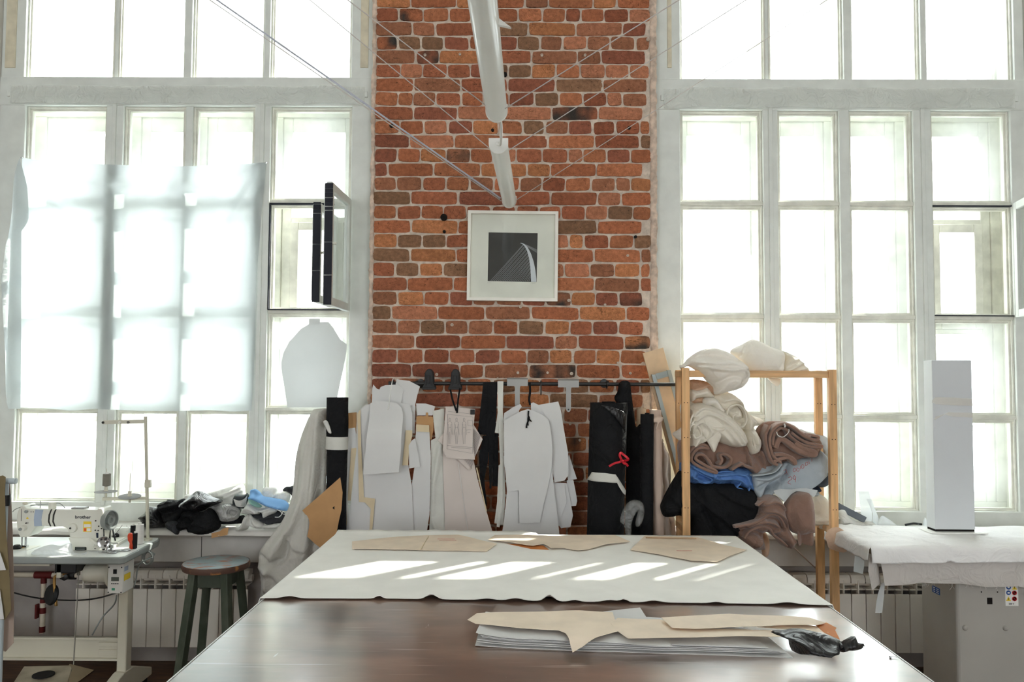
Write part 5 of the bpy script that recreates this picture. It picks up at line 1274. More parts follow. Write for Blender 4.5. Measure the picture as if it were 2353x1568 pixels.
# brown felt at the bottom
z12 = zz(1480, 900, 2.24)
def cl12(pts, *a, folds=(), **k):
    f = lambda q: [((x - 1500) * 3.074, (y - 770) * 3.074) for x, y in z12(q)]
    return cl(f(pts), *a, folds=[(f(g[0]),) + tuple(g[1:]) for g in folds], **k)
def part_of(start): return [x for x in COL.objects if x.get('label', '').startswith(start)][0]
cl12([(462, 702), (500, 682), (545, 655), (582, 602), (574, 552), (605, 535), (650, 530), (692, 546), (716, 600), (728, 680), (752, 730), (772, 768), (748, 808), (705, 772), (668, 752), (648, 728), (612, 722), (604, 740), (618, 800), (600, 812), (545, 806), (505, 782), (482, 745)], 4.20, .075, 'felt_brown', 'rumpled brown felt spilling off the lower board of the rack, the more creased one',
     folds=[([(575, 610), (640, 610), (700, 655), (765, 770)], .04, .014, 's'), ([(590, 575), (650, 560), (705, 600)], .04, .012, 's'), ([(520, 685), (600, 660), (660, 690), (605, 725), (560, 770)], .04, .014, 's'), ([(480, 712), (560, 712), (600, 745)], -.035, .014), ([(610, 640), (660, 650), (690, 690)], -.03, .012)], wrk=[(7, .008, 6)], edge=.04)
par = part_of('rumpled brown felt')
rib([(468, 702), (540, 688), (600, 668), (645, 640), (690, 640), (718, 672), (730, 700)], 4.10, .09, .013, 'felt_brown', par, z12)
rib([(520, 758), (545, 722), (600, 700), (650, 712), (672, 742), (700, 762), (738, 800)], 4.105, .09, .013, 'felt_brown', par, z12)
rib([(585, 590), (620, 570), (662, 580), (690, 610), (680, 640)], 4.11, .08, .012, 'felt_brown', par, z12)
cl12([(712, 612), (722, 575), (742, 545), (788, 516), (838, 514), (862, 556), (872, 640), (873, 718), (873, 726), (866, 728), (800, 738), (786, 734), (760, 724), (736, 694), (720, 650)], 4.18, .085, 'felt_brown', 'smooth brown felt draped down over the lower board near the outer rack post', folds=[([(760, 540), (740, 620), (760, 710)], -.012, .02)], wrk=[(6, .006, 7)], edge=.06)
par = part_of('smooth brown felt')
sheet('hanging_edge', z12([(786, 715), (830, 720), (873, 705), (874, 780), (860, 792), (832, 790), (822, 782), (806, 792), (790, 790), (786, 750)]), 4.14, 'felt_brown', .010, .008, fn=lambda x, z: .018 * math.sin(x * 95), parent=par)
par = part_of('grey-blue cloth with red')
sheet('corner_flap', z12([(668, 512), (700, 500), (760, 505), (835, 498), (890, 508), (880, 530), (868, 543), (840, 520), (790, 514), (755, 530), (735, 550), (720, 568), (700, 548), (676, 528)]), 4.15, 'grey_light', .004, .008, fn=lambda x, z: .012 * math.sin(x * 40), parent=par)
lump('folded_corner', z12([(556, 436), (600, 436), (650, 425), (690, 405), (712, 372), (714, 410), (700, 440), (655, 465), (625, 490), (610, 530), (596, 546), (580, 540), (564, 500)]), 4.20, .035, 'grey_blue', .02, .005, folds=[(z12([(560, 445), (640, 450), (708, 390)]), .016, .008, 's'), (z12([(575, 500), (620, 475), (690, 445)]), -.02, .010)], parent=par)
rib([(560, 436), (630, 430), (680, 412), (712, 374)], 4.15, .06, .008, 'grey_blue', par, z12)
par = part_of('thick stack of folded cream')
rib([(236, 205), (244, 140), (285, 95), (345, 92), (420, 135), (490, 205), (516, 262), (505, 275), (480, 240)], 4.150, .08, .011, 'felt_cream', par, z12)
rib([(246, 170), (290, 120), (350, 122), (420, 180), (478, 262)], 4.152, .08, .010, 'felt_cream', par, z12)
rib([(238, 240), (234, 195), (258, 170), (290, 190), (296, 225), (268, 240), (256, 220)], 4.155, .08, .012, 'felt_cream', par, z12)
par = part_of('cream cloth sliding down')
rib([(430, 120), (445, 80), (490, 70), (520, 100), (530, 150), (505, 185), (470, 160), (462, 125), (490, 112)], 4.165, .08, .009, 'felt_cream', par, z12)
par = part_of('bright blue cloth')
rib([(358, 438), (372, 420), (430, 412), (490, 430), (500, 470), (480, 495), (510, 505), (540, 512), (548, 480), (530, 465)], 4.205, .08, .009, 'blue_cloth', par, z12)
rib([(236, 395), (285, 420), (330, 440), (350, 460), (300, 470), (262, 455)], 4.21, .08, .010, 'blue_cloth', par, z12)
cl([(1125, 1130), (1180, 1125), (1230, 1160), (1275, 1210), (1306, 1292), (1265, 1322), (1235, 1372), (1180, 1370), (1180, 1345), (1140, 1340), (1130, 1240)], 4.30, .05, 'felt_cream', 'pale cloth corner drooping over the lower board at the outer rack post', [([(1150, 1310), (1200, 1300), (1300, 1290)], .02, .012, 's'), ([(1150, 1330), (1220, 1325)], .015, .008, 's')], [(6.8, 0.0069, 3)], .04)
cl([(760, 1395), (800, 1400), (825, 1470), (815, 1560), (780, 1560), (770, 1480)], 4.33, .015, 'felt_peach', 'pale strip of cloth hanging below the creased brown felt', (), [(10.2, 0.0046, 3)], .02)
# ------------------------------------------------------------------ radiators and pipes
M['radiator'] = mat('radiator_enamel', (222, 216, 206), 0.35, 0.04, 3, spec=0.5)
M['gap_dark'] = mat('radiator_gap', (30, 28, 27), 0.9)
M['pipe'] = mat('pipe_paint', (214, 204, 186), 0.4)
M['red_valve'] = mat('red_valve', (92, 22, 22), 0.45)
def radiator(x0, n, label, pitch=.0819, Y=4.565, zb=.115, zt=.545):
    root = thing('radiator', label, 'radiator', (x0 + n * pitch / 2, Y + .05, zb))
    sec = MB()
    for k in range(n):
        xa = x0 + k * pitch; xc = xa + pitch / 2; w = pitch / 2 - .0018; b = MB()
        zf = zt - .105                                     # flat front plate
        b.box(xc - w, xc + w, Y, Y + .012, zb, zf)
        b.box(xc - .006, xc + .006, Y + .012, Y + .09, zb + .02, zt - .02)
        for z0_, z1_ in ((zf + .02, zf + .026), (zf + .055, zf + .061)): b.box(xc - w, xc + w, Y + .006, Y + .085, z0_, z1_)
        b.box(xc - .004, xc + .004, Y + .002, Y + .085, zf, zt - .03)
        # curved top
        P_ = [(Y + .004, zt - .045), (Y + .006, zt - .02), (Y + .02, zt - .004), (Y + .045, zt), (Y + .085, zt - .004), (Y + .09, zt - .03), (Y + .05, zt - .035), (Y + .012, zt - .04)]
        vs = [(xx, y, z) for xx in (xc - w, xc + w) for y, z in P_]; m_ = len(P_)
        b.add(vs, [tuple(range(m_)), tuple(range(2 * m_ - 1, m_ - 1, -1))] + [(i, (i + 1) % m_, m_ + (i + 1) % m_, m_ + i) for i in range(m_)])
        b.build('section', 'radiator', root, bevel=.0035)
    for z in (zb + .045, zt - .05):
        b = MB(); b.cyl((x0 - .01, Y + .05, z), (x0 + n * pitch + .01, Y + .05, z), .02, n=16); b.build('header_pipe', 'radiator', root, smooth=True, auto=40)
    return root
xa = at_y(171, 1420, 4.565).x
radiator(xa, 12, 'white sectional radiator behind the sewing table and the stool')
xb = at_y(1790, 1420, 4.565).x
radiator(xb, 14, 'white sectional radiator behind the cutting table and the ironing table')
# pipe with red valves
pz = at_y(100, 1322, 4.60).z
pp = thing('heating_pipe', 'beige heating pipe with dark red valves on the wall under the sewing table', 'pipe', (at_y(100, 1322, 4.6).x, 4.6, at_y(98, 1455, 4.6).z))
xv = at_y(101, 1322, 4.6).x; zv = at_y(98, 1455, 4.6).z
b = MB(); b.cyl((wl0 + .02, 4.6, pz), (xa - .004, 4.6, pz), .014); b.cyl((xv, 4.6, pz), (xv, 4.6, zv), .0135); b.build('tube', 'pipe', pp, smooth=True, auto=40)
for z, r in ((pz - .03, .016), (pz - .14, .016), (pz - .20, .017), (zv + .02, .016)): b = MB(); b.cyl((xv, 4.6, z - .016), (xv, 4.6, z + .016), r); b.build('fitting', 'red_valve', pp, smooth=True, auto=40)
b = MB(); b.cyl((xv - .05, 4.6, pz), (xv + .05, 4.6, pz), .02); b.build('fitting', 'red_valve', pp, smooth=True, auto=40)
b = MB(); b.box(xv - .03, xv - .018, 4.57, 4.6, pz - .24, pz - .16); b.build('valve_handle', 'red_valve', pp, bevel=.003)
b = MB(); b.cyl((xa - .10, 4.6, pz), (xa - .02, 4.6, pz), .024); b.lathe([(.012, -.02), (.02, -.015), (.02, .015), (.012, .02)], (xa - .06, 4.57, pz), (0, -1, 0)); b.build('thermostat_valve', 'black_metal', pp, smooth=True, auto=40)

# ------------------------------------------------------------------ stool
M['stool_paint'] = mat('worn_green_paint', (60, 68, 55), 0.5, 0.3, 9, bump=0.4, bscale=30, c2=(82, 88, 76), thr=(0.45, 0.7), stretch=(2, 2, .7))
M['stool_top'] = mat('worn_stool_top', (134, 148, 152), 0.45, 0.3, 13, bump=0.6, bscale=34, c2=(150, 100, 78), thr=(0.5, 0.66), stretch=(1, 2.2, 1))
M['stool_rim'] = mat('stool_rim', (92, 68, 58), 0.6, 0.3, 18, bump=0.6, bscale=30, c2=(176, 120, 70), thr=(0.58, 0.7))
YST = 4.22; s0 = at_y(497, 1296, YST); rS = 73 / (F / YST)
st = thing('stool', 'round wooden stool with chipped blue and red paint on green legs', 'stool', (s0.x, YST, 0))
zS = s0.z + .012
b = MB(); b.lathe([(0.001, -.032), (rS * .93, -.032), (rS * .985, -.026), (rS, -.014), (rS * .99, -.004), (rS * .95, 0), (.001, .001)], (s0.x, YST, zS), n=48); se_ = b.build('seat', 'stool_top', st, smooth=True, auto=50)
b = MB(); b.lathe([(rS * .95, -.034), (rS * .99, -.033), (rS * 1.012, -.022), (rS * 1.014, -.010), (rS * .998, -.0025), (rS * .95, -.004)], (s0.x, YST, zS), n=48); b.build('worn_rim', 'stool_rim', se_, smooth=True, auto=50)
TO = []
for (px, py, qx, qy, sy) in ((446, 1320, 411, 1560, -1), (551, 1315, 575, 1560, 1), (519, 1315, 526, 1560, -1), (478, 1310, 457, 1560, 1)):
    Y0 = YST + sy * .09; Y1 = YST + sy * .17; a = at_y(px, py, Y0); q = at_y(qx, qy, Y1); t = (a - q); k = (0 - q.z) / t.z
    e = q + t * k; top_ = q + t * ((zS - .034 - q.z) / t.z)
    b = MB(); b.obox(e, top_, .042, .042, (1, .3 * sy, 0)); b.build('leg', 'stool_paint', st, bevel=.003); TO.append(top_)
zA = zS - .075
for a, c in ((0, 2), (2, 1), (1, 3), (3, 0)):
    p, q = TO[a].copy(), TO[c].copy(); p.z = q.z = zA; b = MB(); d_ = (q - p).normalized(); b.obox(p + d_ * .02, q - d_ * .02, .02, .075, d_.cross(Vector((0, 0, 1)))); b.build('apron', 'stool_paint', st, bevel=.002)

# ------------------------------------------------------------------ sewing table
M['laminate'] = mat('grey_laminate', (226, 230, 228), 0.3, 0.02, 4, spec=0.5)
M['edge_grey'] = mat('grey_edge', (150, 156, 154), 0.5)
M['beige_metal'] = mat('beige_metal', (206, 202, 186), 0.45, 0.03, 4)
M['machine'] = mat('machine_enamel', (226, 226, 216), 0.3, 0.02, 3, spec=0.5)
M['machine_blue'] = mat('pale_blue', (172, 186, 206), 0.35)
M['stripe'] = mat('dark_stripe', (50, 48, 46), 0.4)
M['letter'] = mat('dark_lettering', (72, 74, 80), 0.5)
M['yellow'] = mat('yellow_label', (236, 206, 66), 0.5)
M['white_label'] = mat('white_label', (236, 236, 232), 0.5)
M['chrome'] = mat('chrome', (200, 202, 204), 0.18, metal=1.0)
M['dark_steel'] = mat('dark_steel', (120, 116, 108), 0.4, metal=0.8)
M['brass'] = mat('brass', (188, 150, 92), 0.35, metal=0.9)
M['orange'] = mat('orange_plastic', (240, 92, 62), 0.35, trans=0.15)
M['thread_grey'] = mat('grey_thread', (132, 128, 118), 0.8, bump=0.5, bscale=200, stretch=(1, 1, 8))
M['thread_black'] = mat('black_thread', (26, 26, 30), 0.7, bump=0.4, bscale=200, stretch=(1, 1, 8))
M['thread_white'] = mat('white_thread', (232, 232, 230), 0.7, bump=0.4, bscale=200, stretch=(1, 1, 8))
M['felt_pad'] = mat('grey_pad', (150, 150, 150), 0.9)
M['rubber'] = mat('rubber', (22, 24, 26), 0.5)
M['pedal'] = mat('worn_pedal', (190, 182, 162), 0.6, 0.2, 8, bump=0.3, c2=(150, 140, 122))
M['gauze'] = mat('white_gauze', (238, 242, 244), 0.8, trans=0.4, alpha=0.35)
M['screen'] = mat('grey_display', (96, 102, 96), 0.3)
M['green'] = mat('green_mark', (70, 160, 130), 0.5)
zQ = .76
fx = at_z(285, 1282, zQ); rx = at_z(366, 1241, zQ); fl = at_z(30, 1283, zQ)
yF0, yB0, xR0 = fx.y, 4.405, (fx.x + rx.x) / 2
xL0 = xR0 - 1.2
sw = thing('sewing_table', 'grey industrial sewing table with a thick rounded edge under the machine', 'table', ((xL0 + xR0) / 2, (yF0 + yB0) / 2, 0))
cf = at_z(366, 1241, zQ)
poly = [(xL0, yF0), (xR0 - .012, yF0), (xR0 + .006, yF0 + .02), (rx.x, yB0 - .06), (rx.x - .02, yB0), (xL0, yB0)]
b = MB(); b.prism(poly, lambda u, v, h: (u, v, h), zQ - .036, zQ, 0)
o = b.build('tabletop', ['edge_grey'], sw, bevel=.008, seg=3)
b = MB(); cxm = sum(p[0] for p in poly) / 6; cym = sum(p[1] for p in poly) / 6
b.prism([(p[0] + math.copysign(.006, cxm - p[0]), p[1] + math.copysign(.006, cym - p[1])) for p in poly], lambda u, v, h: (u, v, h), zQ - .001, zQ + .0012); b.build('laminate_surface', 'laminate', sw)
# stand
yc = 4.13
lx0, lx1 = at_y(268, 1420, yc - .04).x, at_y(303, 1420, yc + .02).x
zf = at_y(290, 1549, yc).z
for nm, dx in (('a', 0.0), ('b', -1.0)):
    b = MB(); b.box(lx0 + dx, lx1 + dx, yc - .03, yc + .03, .09, zQ - .036); b.build('leg', 'beige_metal', sw, bevel=.006)
    b = MB(); b.prism([(yc - .34, .03), (yc + .26, .03), (yc + .26, .07), (yc + .05, .15), (yc - .05, .15), (yc - .34, .07)], lambda u, v, h: (h, u, v), lx0 + dx - .004, lx1 + dx + .004); b.build('foot', 'beige_metal', sw, bevel=.006)
    for y_ in (yc - .30, yc + .22):
        b = MB(); b.cyl(((lx0 + lx1) / 2 + dx, y_, 0), ((lx0 + lx1) / 2 + dx, y_, .035), .02); b.build('rubber_foot', 'rubber', sw, smooth=True, auto=40)
zb0, zb1 = at_y(150, 1515, yc + .02).z, at_y(150, 1462, yc + .02).z
b = MB(); b.box(lx0 - 1.0, lx0, yc + .01, yc + .022, zb0, zb1); b.box(lx0 - 1.0, lx0, yc - .01, yc + .022, zb1 - .012, zb1); b.box(lx0 - 1.0, lx0, yc - .01, yc + .022, zb0, zb0 + .012)
b.box(lx0 - .11, lx0 - .005, yc + .0, yc + .012, zb0 + .07, zb1 - .025); b.box(lx0 - .11, lx0 - .005, yc, yc + .012, zb0 + .025, zb0 + .055); b.build('cross_beam', 'beige_metal', sw, bevel=.003)
# under-table gear
b = MB(); p = at_y(160, 1308, 4.15); b.box(p.x - .04, p.x + .07, 4.08, 4.3, zQ - .12, zQ - .04); b.build('motor_mount', 'black_metal', sw, bevel=.008)
b = MB(); p = at_y(225, 1318, 4.18); b.cyl((p.x - .06, 4.18, p.z), (p.x + .07, 4.18, p.z), .045, n=28); b.cyl((p.x + .07, 4.18, p.z), (p.x + .085, 4.18, p.z), .07, n=28); b.build('motor', 'beige_metal', sw, smooth=True, auto=40)
b = MB(); p = at_y(60, 1305, 4.12); b.box(p.x - .05, p.x + .16, 4.05, 4.3, zQ - .075, zQ - .036); b.build('oil_pan', 'beige_metal', sw, bevel=.003)
yb_ = 4.02
cb = MB(); a, c = at_y(248, 1301, yb_), at_y(281, 1365, yb_); cb.box(a.x, c.x + .001, yb_, yb_ + .115, c.z, zQ - .037); ctl = cb.build('control_box', 'white_label', sw, bevel=.003)
w_ = c.x - a.x; h_ = a.z - c.z
def cbx(u0, u1, v0, v1, m_, nm, d=.0015): b = MB(); b.box(a.x + w_ * u0, a.x + w_ * u1, yb_ - d, yb_ + .001, c.z + h_ * v0, c.z + h_ * v1); return b.build(nm, m_, ctl)
cbx(.38, .6, .72, .88, 'rubber', 'power_switch', .004); cbx(.25, .75, .46, .6, 'screen', 'display'); cbx(.3, .5, .12, .2, 'green', 'green_mark')
for k in range(4): cbx(.26 + k * .13, .34 + k * .13, .34, .38, 'letter', 'button_mark')
b = MB(); xs = c.x + .0012; b.box(xs - .001, xs + .001, yb_ + .012, yb_ + .075, c.z + h_ * .44, c.z + h_ * .66); b.build('warning_label', 'yellow', ctl)
b = MB(); b.box(xs - .001, xs + .001, yb_ + .012, yb_ + .05, c.z + h_ * .78, c.z + h_ * .94); b.build('type_label', 'machine_blue', ctl)
for u in (.08, .92):
    for v in (.05, .95): b = MB(); b.lathe([(.003, 0), (.003, .002)], (a.x + w_ * u, yb_ - .0005, c.z + h_ * v), (0, -1, 0), 10); b.build('screw', 'black_metal', ctl)
# knee lifter
yk = 4.1
kl = MB(); kl.tube([at_y(160, 1314, yk), at_y(142, 1320, yk), at_y(128, 1325, yk), at_y(125, 1335, yk), at_y(126, 1360, yk), at_y(129, 1393, yk)], .0075, 12, res=5); k_ = kl.build('knee_lifter_rod', 'brass', sw, smooth=True)
p = at_y(122, 1367, yk + .02); b = MB(); b.lathe([(.001, 0), (.05, 0), (.053, .008), (.048, .018), (.001, .014)], p, (-.5, -.8, .2), 32); b.build('knee_pad', 'rubber', k_, smooth=True, auto=40)
b = MB(); p = at_y(140, 1313, yk); b.box(p.x - .012, p.x + .012, yk - .02, yk + .01, p.z - .03, p.z + .045); b.build('clamp_block', 'beige_metal', k_, bevel=.002)
# treadle with its rod
b = MB(); b.cyl(at_y(181, 1312, 4.12), at_y(169, 1528, 4.0), .003, n=10); b.cyl(at_y(181, 1312, 4.12), at_y(180.4, 1322, 4.12), .008); b.build('treadle_rod', 'dark_steel', sw, smooth=True, auto=40)
tq = [(25, 1568), (55, 1531), (162, 1529), (166, 1534), (150, 1575), (120, 1610), (25, 1610)]
o2 = xy(tq, .17); b = MB(); b.prism(o2, lambda u, v, h: (u, v, .12 + (v - 3.7) * .09 + h), 0, .012); pe = b.build('treadle', 'pedal', sw, bevel=.004)
b = MB(); c_ = at_z(100, 1549, .17); b.lathe([(.05, 0), (.05, .006), (.02, .006)], (c_.x, c_.y, .135 + (c_.y - 3.7) * .09), n=28); b.build('tread_pad', 'gap_dark', pe, smooth=True, auto=40)
# cables under the table
def cable(pts, r, label, mtl='black_metal', name='power_cable', par=None):
    b = MB(); b.tube(pts, r, 8, res=8); o = b.build(name, mtl, par, smooth=True)
    if par is None: tag(o, label, 'cable')
    return o
cable([at_y(30, 1362, 4.5), at_y(60, 1370, 4.5), at_y(110, 1378, 4.48), at_y(180, 1380, 4.46), at_y(230, 1374, 4.42), at_y(275, 1360, 4.2)], .0042, '', 'black_metal', 'power_cable', sw)
cable([at_y(212, 1460, 4.3), at_y(235, 1420, 4.3), at_y(262, 1390, 4.25), at_y(268, 1370, 4.2)], .004, '', 'edge_grey', 'power_cable', sw)
pts = []
for k in range(40):
    an = k / 40 * 2 * PI * 3; pts.append(at_y(336 + 11 * math.cos(an) + k * .2, 1283 + 15 * math.sin(an), 4.2 + .002 * k))
cable([at_y(308, 1300, 4.15)] + pts + [at_y(320, 1300, 4.25), at_y(313, 1330, 4.2), at_y(308, 1350, 4.18)], .0035, '', 'edge_grey', 'cable_coil', sw)

# ------------------------------------------------------------------ sewing machine
z6s = zz(0, 1130, 6.192)
yM0, yM1 = 4.07, 4.17
sm = thing('sewing_machine', 'cream industrial sewing machine with a dark maker name on its arm', 'sewing machine', (at_y(150, 1240, 4.12).x, 4.12, zQ))
def mp(pts, Y=yM0): return xz(z6s(pts), Y)
out = [(232, 440), (236, 330), (258, 265), (290, 215), (318, 198), (345, 215), (365, 245), (500, 250), (1375, 262), (1405, 235), (1450, 240), (1465, 300), (1462, 600), (1440, 830), (1400, 868), (1060, 866), (1028, 830), (985, 640), (968, 560), (940, 520), (880, 498), (560, 492), (500, 500), (465, 560), (430, 620), (375, 655), (290, 655), (262, 620), (240, 540)]
b = MB(); b.prism(mp(out), lambda u, v, h: (u, yM0 + h, v), 0, yM1 - yM0); b.build('body', 'machine', sm, bevel=.010, seg=4, auto=35)
def deco(nm, pts, m_, d=.002, par=sm): b = MB(); b.prism(mp(pts), lambda u, v, h: (u, yM0 - d + h, v), 0, d + .004); return b.build(nm, m_, par, bevel=.0006)
deco('blue_band', [(505, 254), (618, 260), (600, 330), (590, 400), (596, 490), (490, 496), (484, 400), (492, 320)], 'machine_blue')
for dx in (0, 62): deco('dark_stripe', [(725 + dx, 254), (742 + dx, 254), (715 + dx, 330), (704 + dx, 420), (728 + dx, 495), (712 + dx, 497), (684 + dx, 430), (692 + dx, 330)], 'stripe')
deco('face_groove', [(300, 250), (306, 250), (304, 420), (297, 420)], 'stripe', .001)
deco('bed_step', [(985, 655), (1300, 660), (1365, 690), (1340, 790), (1030, 790)], 'machine', .006)
lb = deco('warning_label', [(1187, 426), (1300, 428), (1298, 575), (1184, 573)], 'yellow', .001)
deco('label_panel', [(1197, 466), (1292, 466), (1292, 510), (1196, 510)], 'white_label', .0016, lb); deco('label_panel', [(1236, 522), (1292, 522), (1290, 566), (1236, 566)], 'white_label', .0016, lb); deco('label_panel', [(1196, 522), (1228, 522), (1228, 566), (1196, 566)], 'orange', .0016, lb)
pt_ = deco('type_plate', [(1078, 785), (1230, 785), (1232, 833), (1076, 832)], 'rubber', .0075)
for yy in (797, 817): deco('plate_line', [(1092, yy), (1216, yy), (1216, yy + 7), (1092, yy + 7)], 'edge_grey', .0082, pt_)
deco('warning_triangle', [(370, 390), (410, 390), (390, 356)], 'yellow', .001)
def disc(nm, px, py, r, d, m_, Y=yM0, par=sm):
    q = at_y(*z6s([(px, py)])[0], Y); b = MB(); b.lathe([(.0005, -.004), (r, -.004), (r, d * .7), (r * .9, d), (.0005, d)], q, (0, -1, 0), 32); return b.build(nm, m_, par, smooth=True, auto=40)
dl = disc('stitch_dial', 1040, 515, .0235, .014, 'machine'); disc('dial_screw', 1022, 517, .0055, .016, 'stripe', par=dl)
tn = disc('tension_knob', 350, 517, .014, .022, 'machine'); disc('knob_cap', 328, 526, .008, .027, 'edge_grey', par=tn)
disc('thread_guide', 380, 283, .008, .01, 'edge_grey'); disc('screw', 355, 287, .003, .004, 'stripe'); disc('screw', 375, 450, .004, .004, 'stripe'); disc('screw', 398, 447, .004, .005, 'chrome'); disc('screw', 444, 290, .002, .003, 'stripe'); disc('screw', 477, 290, .002, .003, 'stripe')
for px, py in ((1362, 417), (1406, 494), (1358, 552), (1398, 556), (1445, 528), (1356, 810)): disc('screw', px, py, .0035, .003, 'stripe')
deco('lever_slot', [(1368, 590), (1400, 588), (1400, 660), (1372, 660)], 'navy', .001)
q = at_y(*z6s([(1375, 740)])[0], yM0); b = MB(); b.obox(q + Vector((-.03, -.004, .02)), q + Vector((.012, -.016, -.004)), .012, .01); b.obox(q + Vector((.012, -.016, -.004)), q + Vector((.0, -.014, -.02)), .008, .008); b.build('reverse_lever', 'machine', sm, bevel=.002)
# hand wheel on the right end
wc = at_y(*z6s([(1440, 400)])[0], 4.12); b = MB()
b.lathe([(.02, -.01), (.02, .012), (.038, .014), (.041, .018), (.041, .024), (.034, .026), (.034, .034), (.048, .038), (.0505, .042), (.0505, .064), (.046, .066), (.043, .05), (.026, .049), (.024, .064), (.013, .064), (.012, .056), (.001, .056)], wc, (1, -.28, 0), 44)
b.build('hand_wheel', 'edge_grey', sm, smooth=True, auto=35)
bt = MB(); e0 = wc + Vector((.03, -.01, 0))
for sy in (-1, 1): bt.obox(e0 + Vector((0, sy * .036, 0)), e0 + Vector((.006, sy * .025, -.15)), .014, .003)
bt.build('drive_belt', 'rubber', sm)
# needle bar and presser foot
q = at_y(*z6s([(325, 655)])[0], 4.115); b = MB(); b.cyl(q + Vector((-.004, 0, .01)), q + Vector((-.002, 0, -.07)), .004); b.cyl(q + Vector((.01, .008, .01)), q + Vector((.012, .008, -.075)), .0055); b.box(q.x + .0, q.x + .022, q.y - .004, q.y + .016, q.z - .06, q.z - .04); b.cyl(q + Vector((-.002, 0, -.07)), (q.x - .002, q.y, zQ + .004), .0012); b.build('needle_bar', 'chrome', sm, smooth=True, auto=40)
b = MB(); b.obox((q.x + .012, q.y + .008, q.z - .07), (q.x - .004, q.y - .002, zQ + .008), .01, .006); b.box(q.x - .022, q.x + .008, q.y - .012, q.y + .01, zQ + .003, zQ + .007); b.build('presser_foot', 'brass', sm, bevel=.001)
b = MB(); b.box(q.x - .06, q.x + .06, 4.06, 4.17, zQ + .0006, zQ + .003); b.build('needle_plate', 'machine', sm)
# on top of the arm
q = at_y(*z6s([(745, 240)])[0], 4.11); b = MB(); b.lathe([(.019, -.012), (.018, .03), (.015, .033), (.001, .034)], q, n=28); b.build('oil_cap', 'machine', sm, smooth=True, auto=40)
q = at_y(*z6s([(1138, 256)])[0], 4.11); b = MB(); b.box(q.x - .034, q.x + .034, 4.085, 4.135, q.z - .008, q.z + .014); b.build('top_plate', 'brushed', sm, bevel=.004)
q = at_y(*z6s([(572, 252)])[0], 4.11); b = MB(); b.cyl(q + Vector((0, 0, -.006)), q + Vector((0, 0, .042)), .0025); b.build('thread_post', 'steel', sm, smooth=True, auto=40)
q = at_y(*z6s([(355, 235)])[0], 4.11); b = MB(); b.lathe([(.006, -.012), (.006, .018), (.012, .02), (.012, .03), (.005, .032)], q, n=20); b.build('presser_screw', 'beige_metal', sm, smooth=True, auto=40)
b = MB(); b.tube([at_y(*z6s([u])[0], 4.12) for u in ((180, 290), (215, 255), (290, 225), (370, 208), (520, 192), (690, 178))], .0022, 6, res=4); b.tube([at_y(*z6s([u])[0], 4.12) for u in ((800, 165), (850, 170), (890, 195), (925, 235))], .0022, 6, res=5); b.build('oil_line', 'edge_grey', sm, smooth=True)
# bobbin winder
q = at_y(*z6s([(1475, 725)])[0], 4.02); bw = MB(); bw.lathe([(.001, 0), (.007, 0), (.007, -.004), (.026, -.004), (.030, -.006), (.030, .006), (.026, .004), (.01, .004), (.01, .008), (.001, .008)], q, (.35, -1, .1), 30); wn = bw.build('bobbin_winder', 'chrome', sm, smooth=True, auto=40)
b = MB()
for k in range(6): an = k * PI / 3; b.lathe([(.005, 0), (.005, .0012)], q + Vector((.018 * math.cos(an), -.0055, .018 * math.sin(an))), (.35, -1, .1), 12)
b.build('wheel_holes', 'stripe', wn)
b = MB(); b.box(q.x - .012, q.x + .045, q.y + .004, q.y + .03, zQ + .001, zQ + .012); b.obox((q.x + .01, q.y + .01, zQ + .01), (q.x + .02, q.y + .012, q.z + .0), .01, .008); b.cyl((q.x + .0, q.y + .0, q.z), (q.x + .075, q.y - .005, q.z - .004), .0025); b.obox((q.x + .03, q.y + .01, zQ + .01), (q.x + .045, q.y, zQ + .04), .012, .006); b.build('winder_bracket', 'chrome', wn, bevel=.001)

def text(body, size, ox, oy, Y, mtl, par, name='lettering', bold=.0, ext=.0005, at=None, rot=None, squash=1.0):
    cu = bpy.data.curves.new(name, 'FONT'); cu.body = body; cu.size = size; cu.extrude = ext; cu.offset = bold; cu.align_x = 'CENTER'; cu.align_y = 'CENTER'
    t = bpy.data.objects.new(name, cu); COL.objects.link(t)
    me = bpy.data.meshes.new_from_object(t.evaluated_get(bpy.context.evaluated_depsgraph_get())); bpy.data.objects.remove(t)
    o = bpy.data.objects.new(name, me); COL.objects.link(o); me.materials.clear(); me.materials.append(M[mtl])
    q = at if at is not None else at_y(ox, oy, Y)
    o.parent = par; o.location = Vector(q) - worldloc(par); o.rotation_euler = rot or (PI / 2, 0, 0); o.scale = (squash, 1, 1)
    return o
p = z6s([(1178, 366)])[0]; text('brother', .0215, p[0], p[1], yM0 - .0012, 'letter', sm, bold=.0004, squash=1.18)

# --- thread stand
ts = thing('thread_stand', 'tall cream thread stand at the corner of the sewing table', 'thread stand', (at_z(341, 1243, zQ).x, 4.33, zQ))
zt0 = at_y(335, 958, 4.33).z; xp = at_y(340, 1240, 4.33).x; xp2 = at_y(334.5, 958, 4.33).x
b = MB(); b.cyl((xp, 4.33, zQ), (xp2, 4.33, zt0), .0085, n=18); b.build('pole', 'beige_metal', ts, smooth=True, auto=40)
b = MB(); b.cyl((xp, 4.33, zQ), (xp, 4.33, zQ + .012), .022, n=24); b.build('base', 'beige_metal', ts, smooth=True, auto=40)
q = at_y(339, 1112, 4.33); b = MB(); b.box(q.x - .012, q.x + .018, 4.318, 4.342, q.z - .02, q.z + .022); b.build('joint', 'beige_metal', ts, bevel=.003)
a0, a1 = at_y(237, 971, 4.30), at_y(331, 969, 4.33); b = MB(); b.obox(a0, a1, .004, .020, (0, 1, 0)); arm_ = b.build('thread_arm', 'beige_metal', ts, bevel=.001)
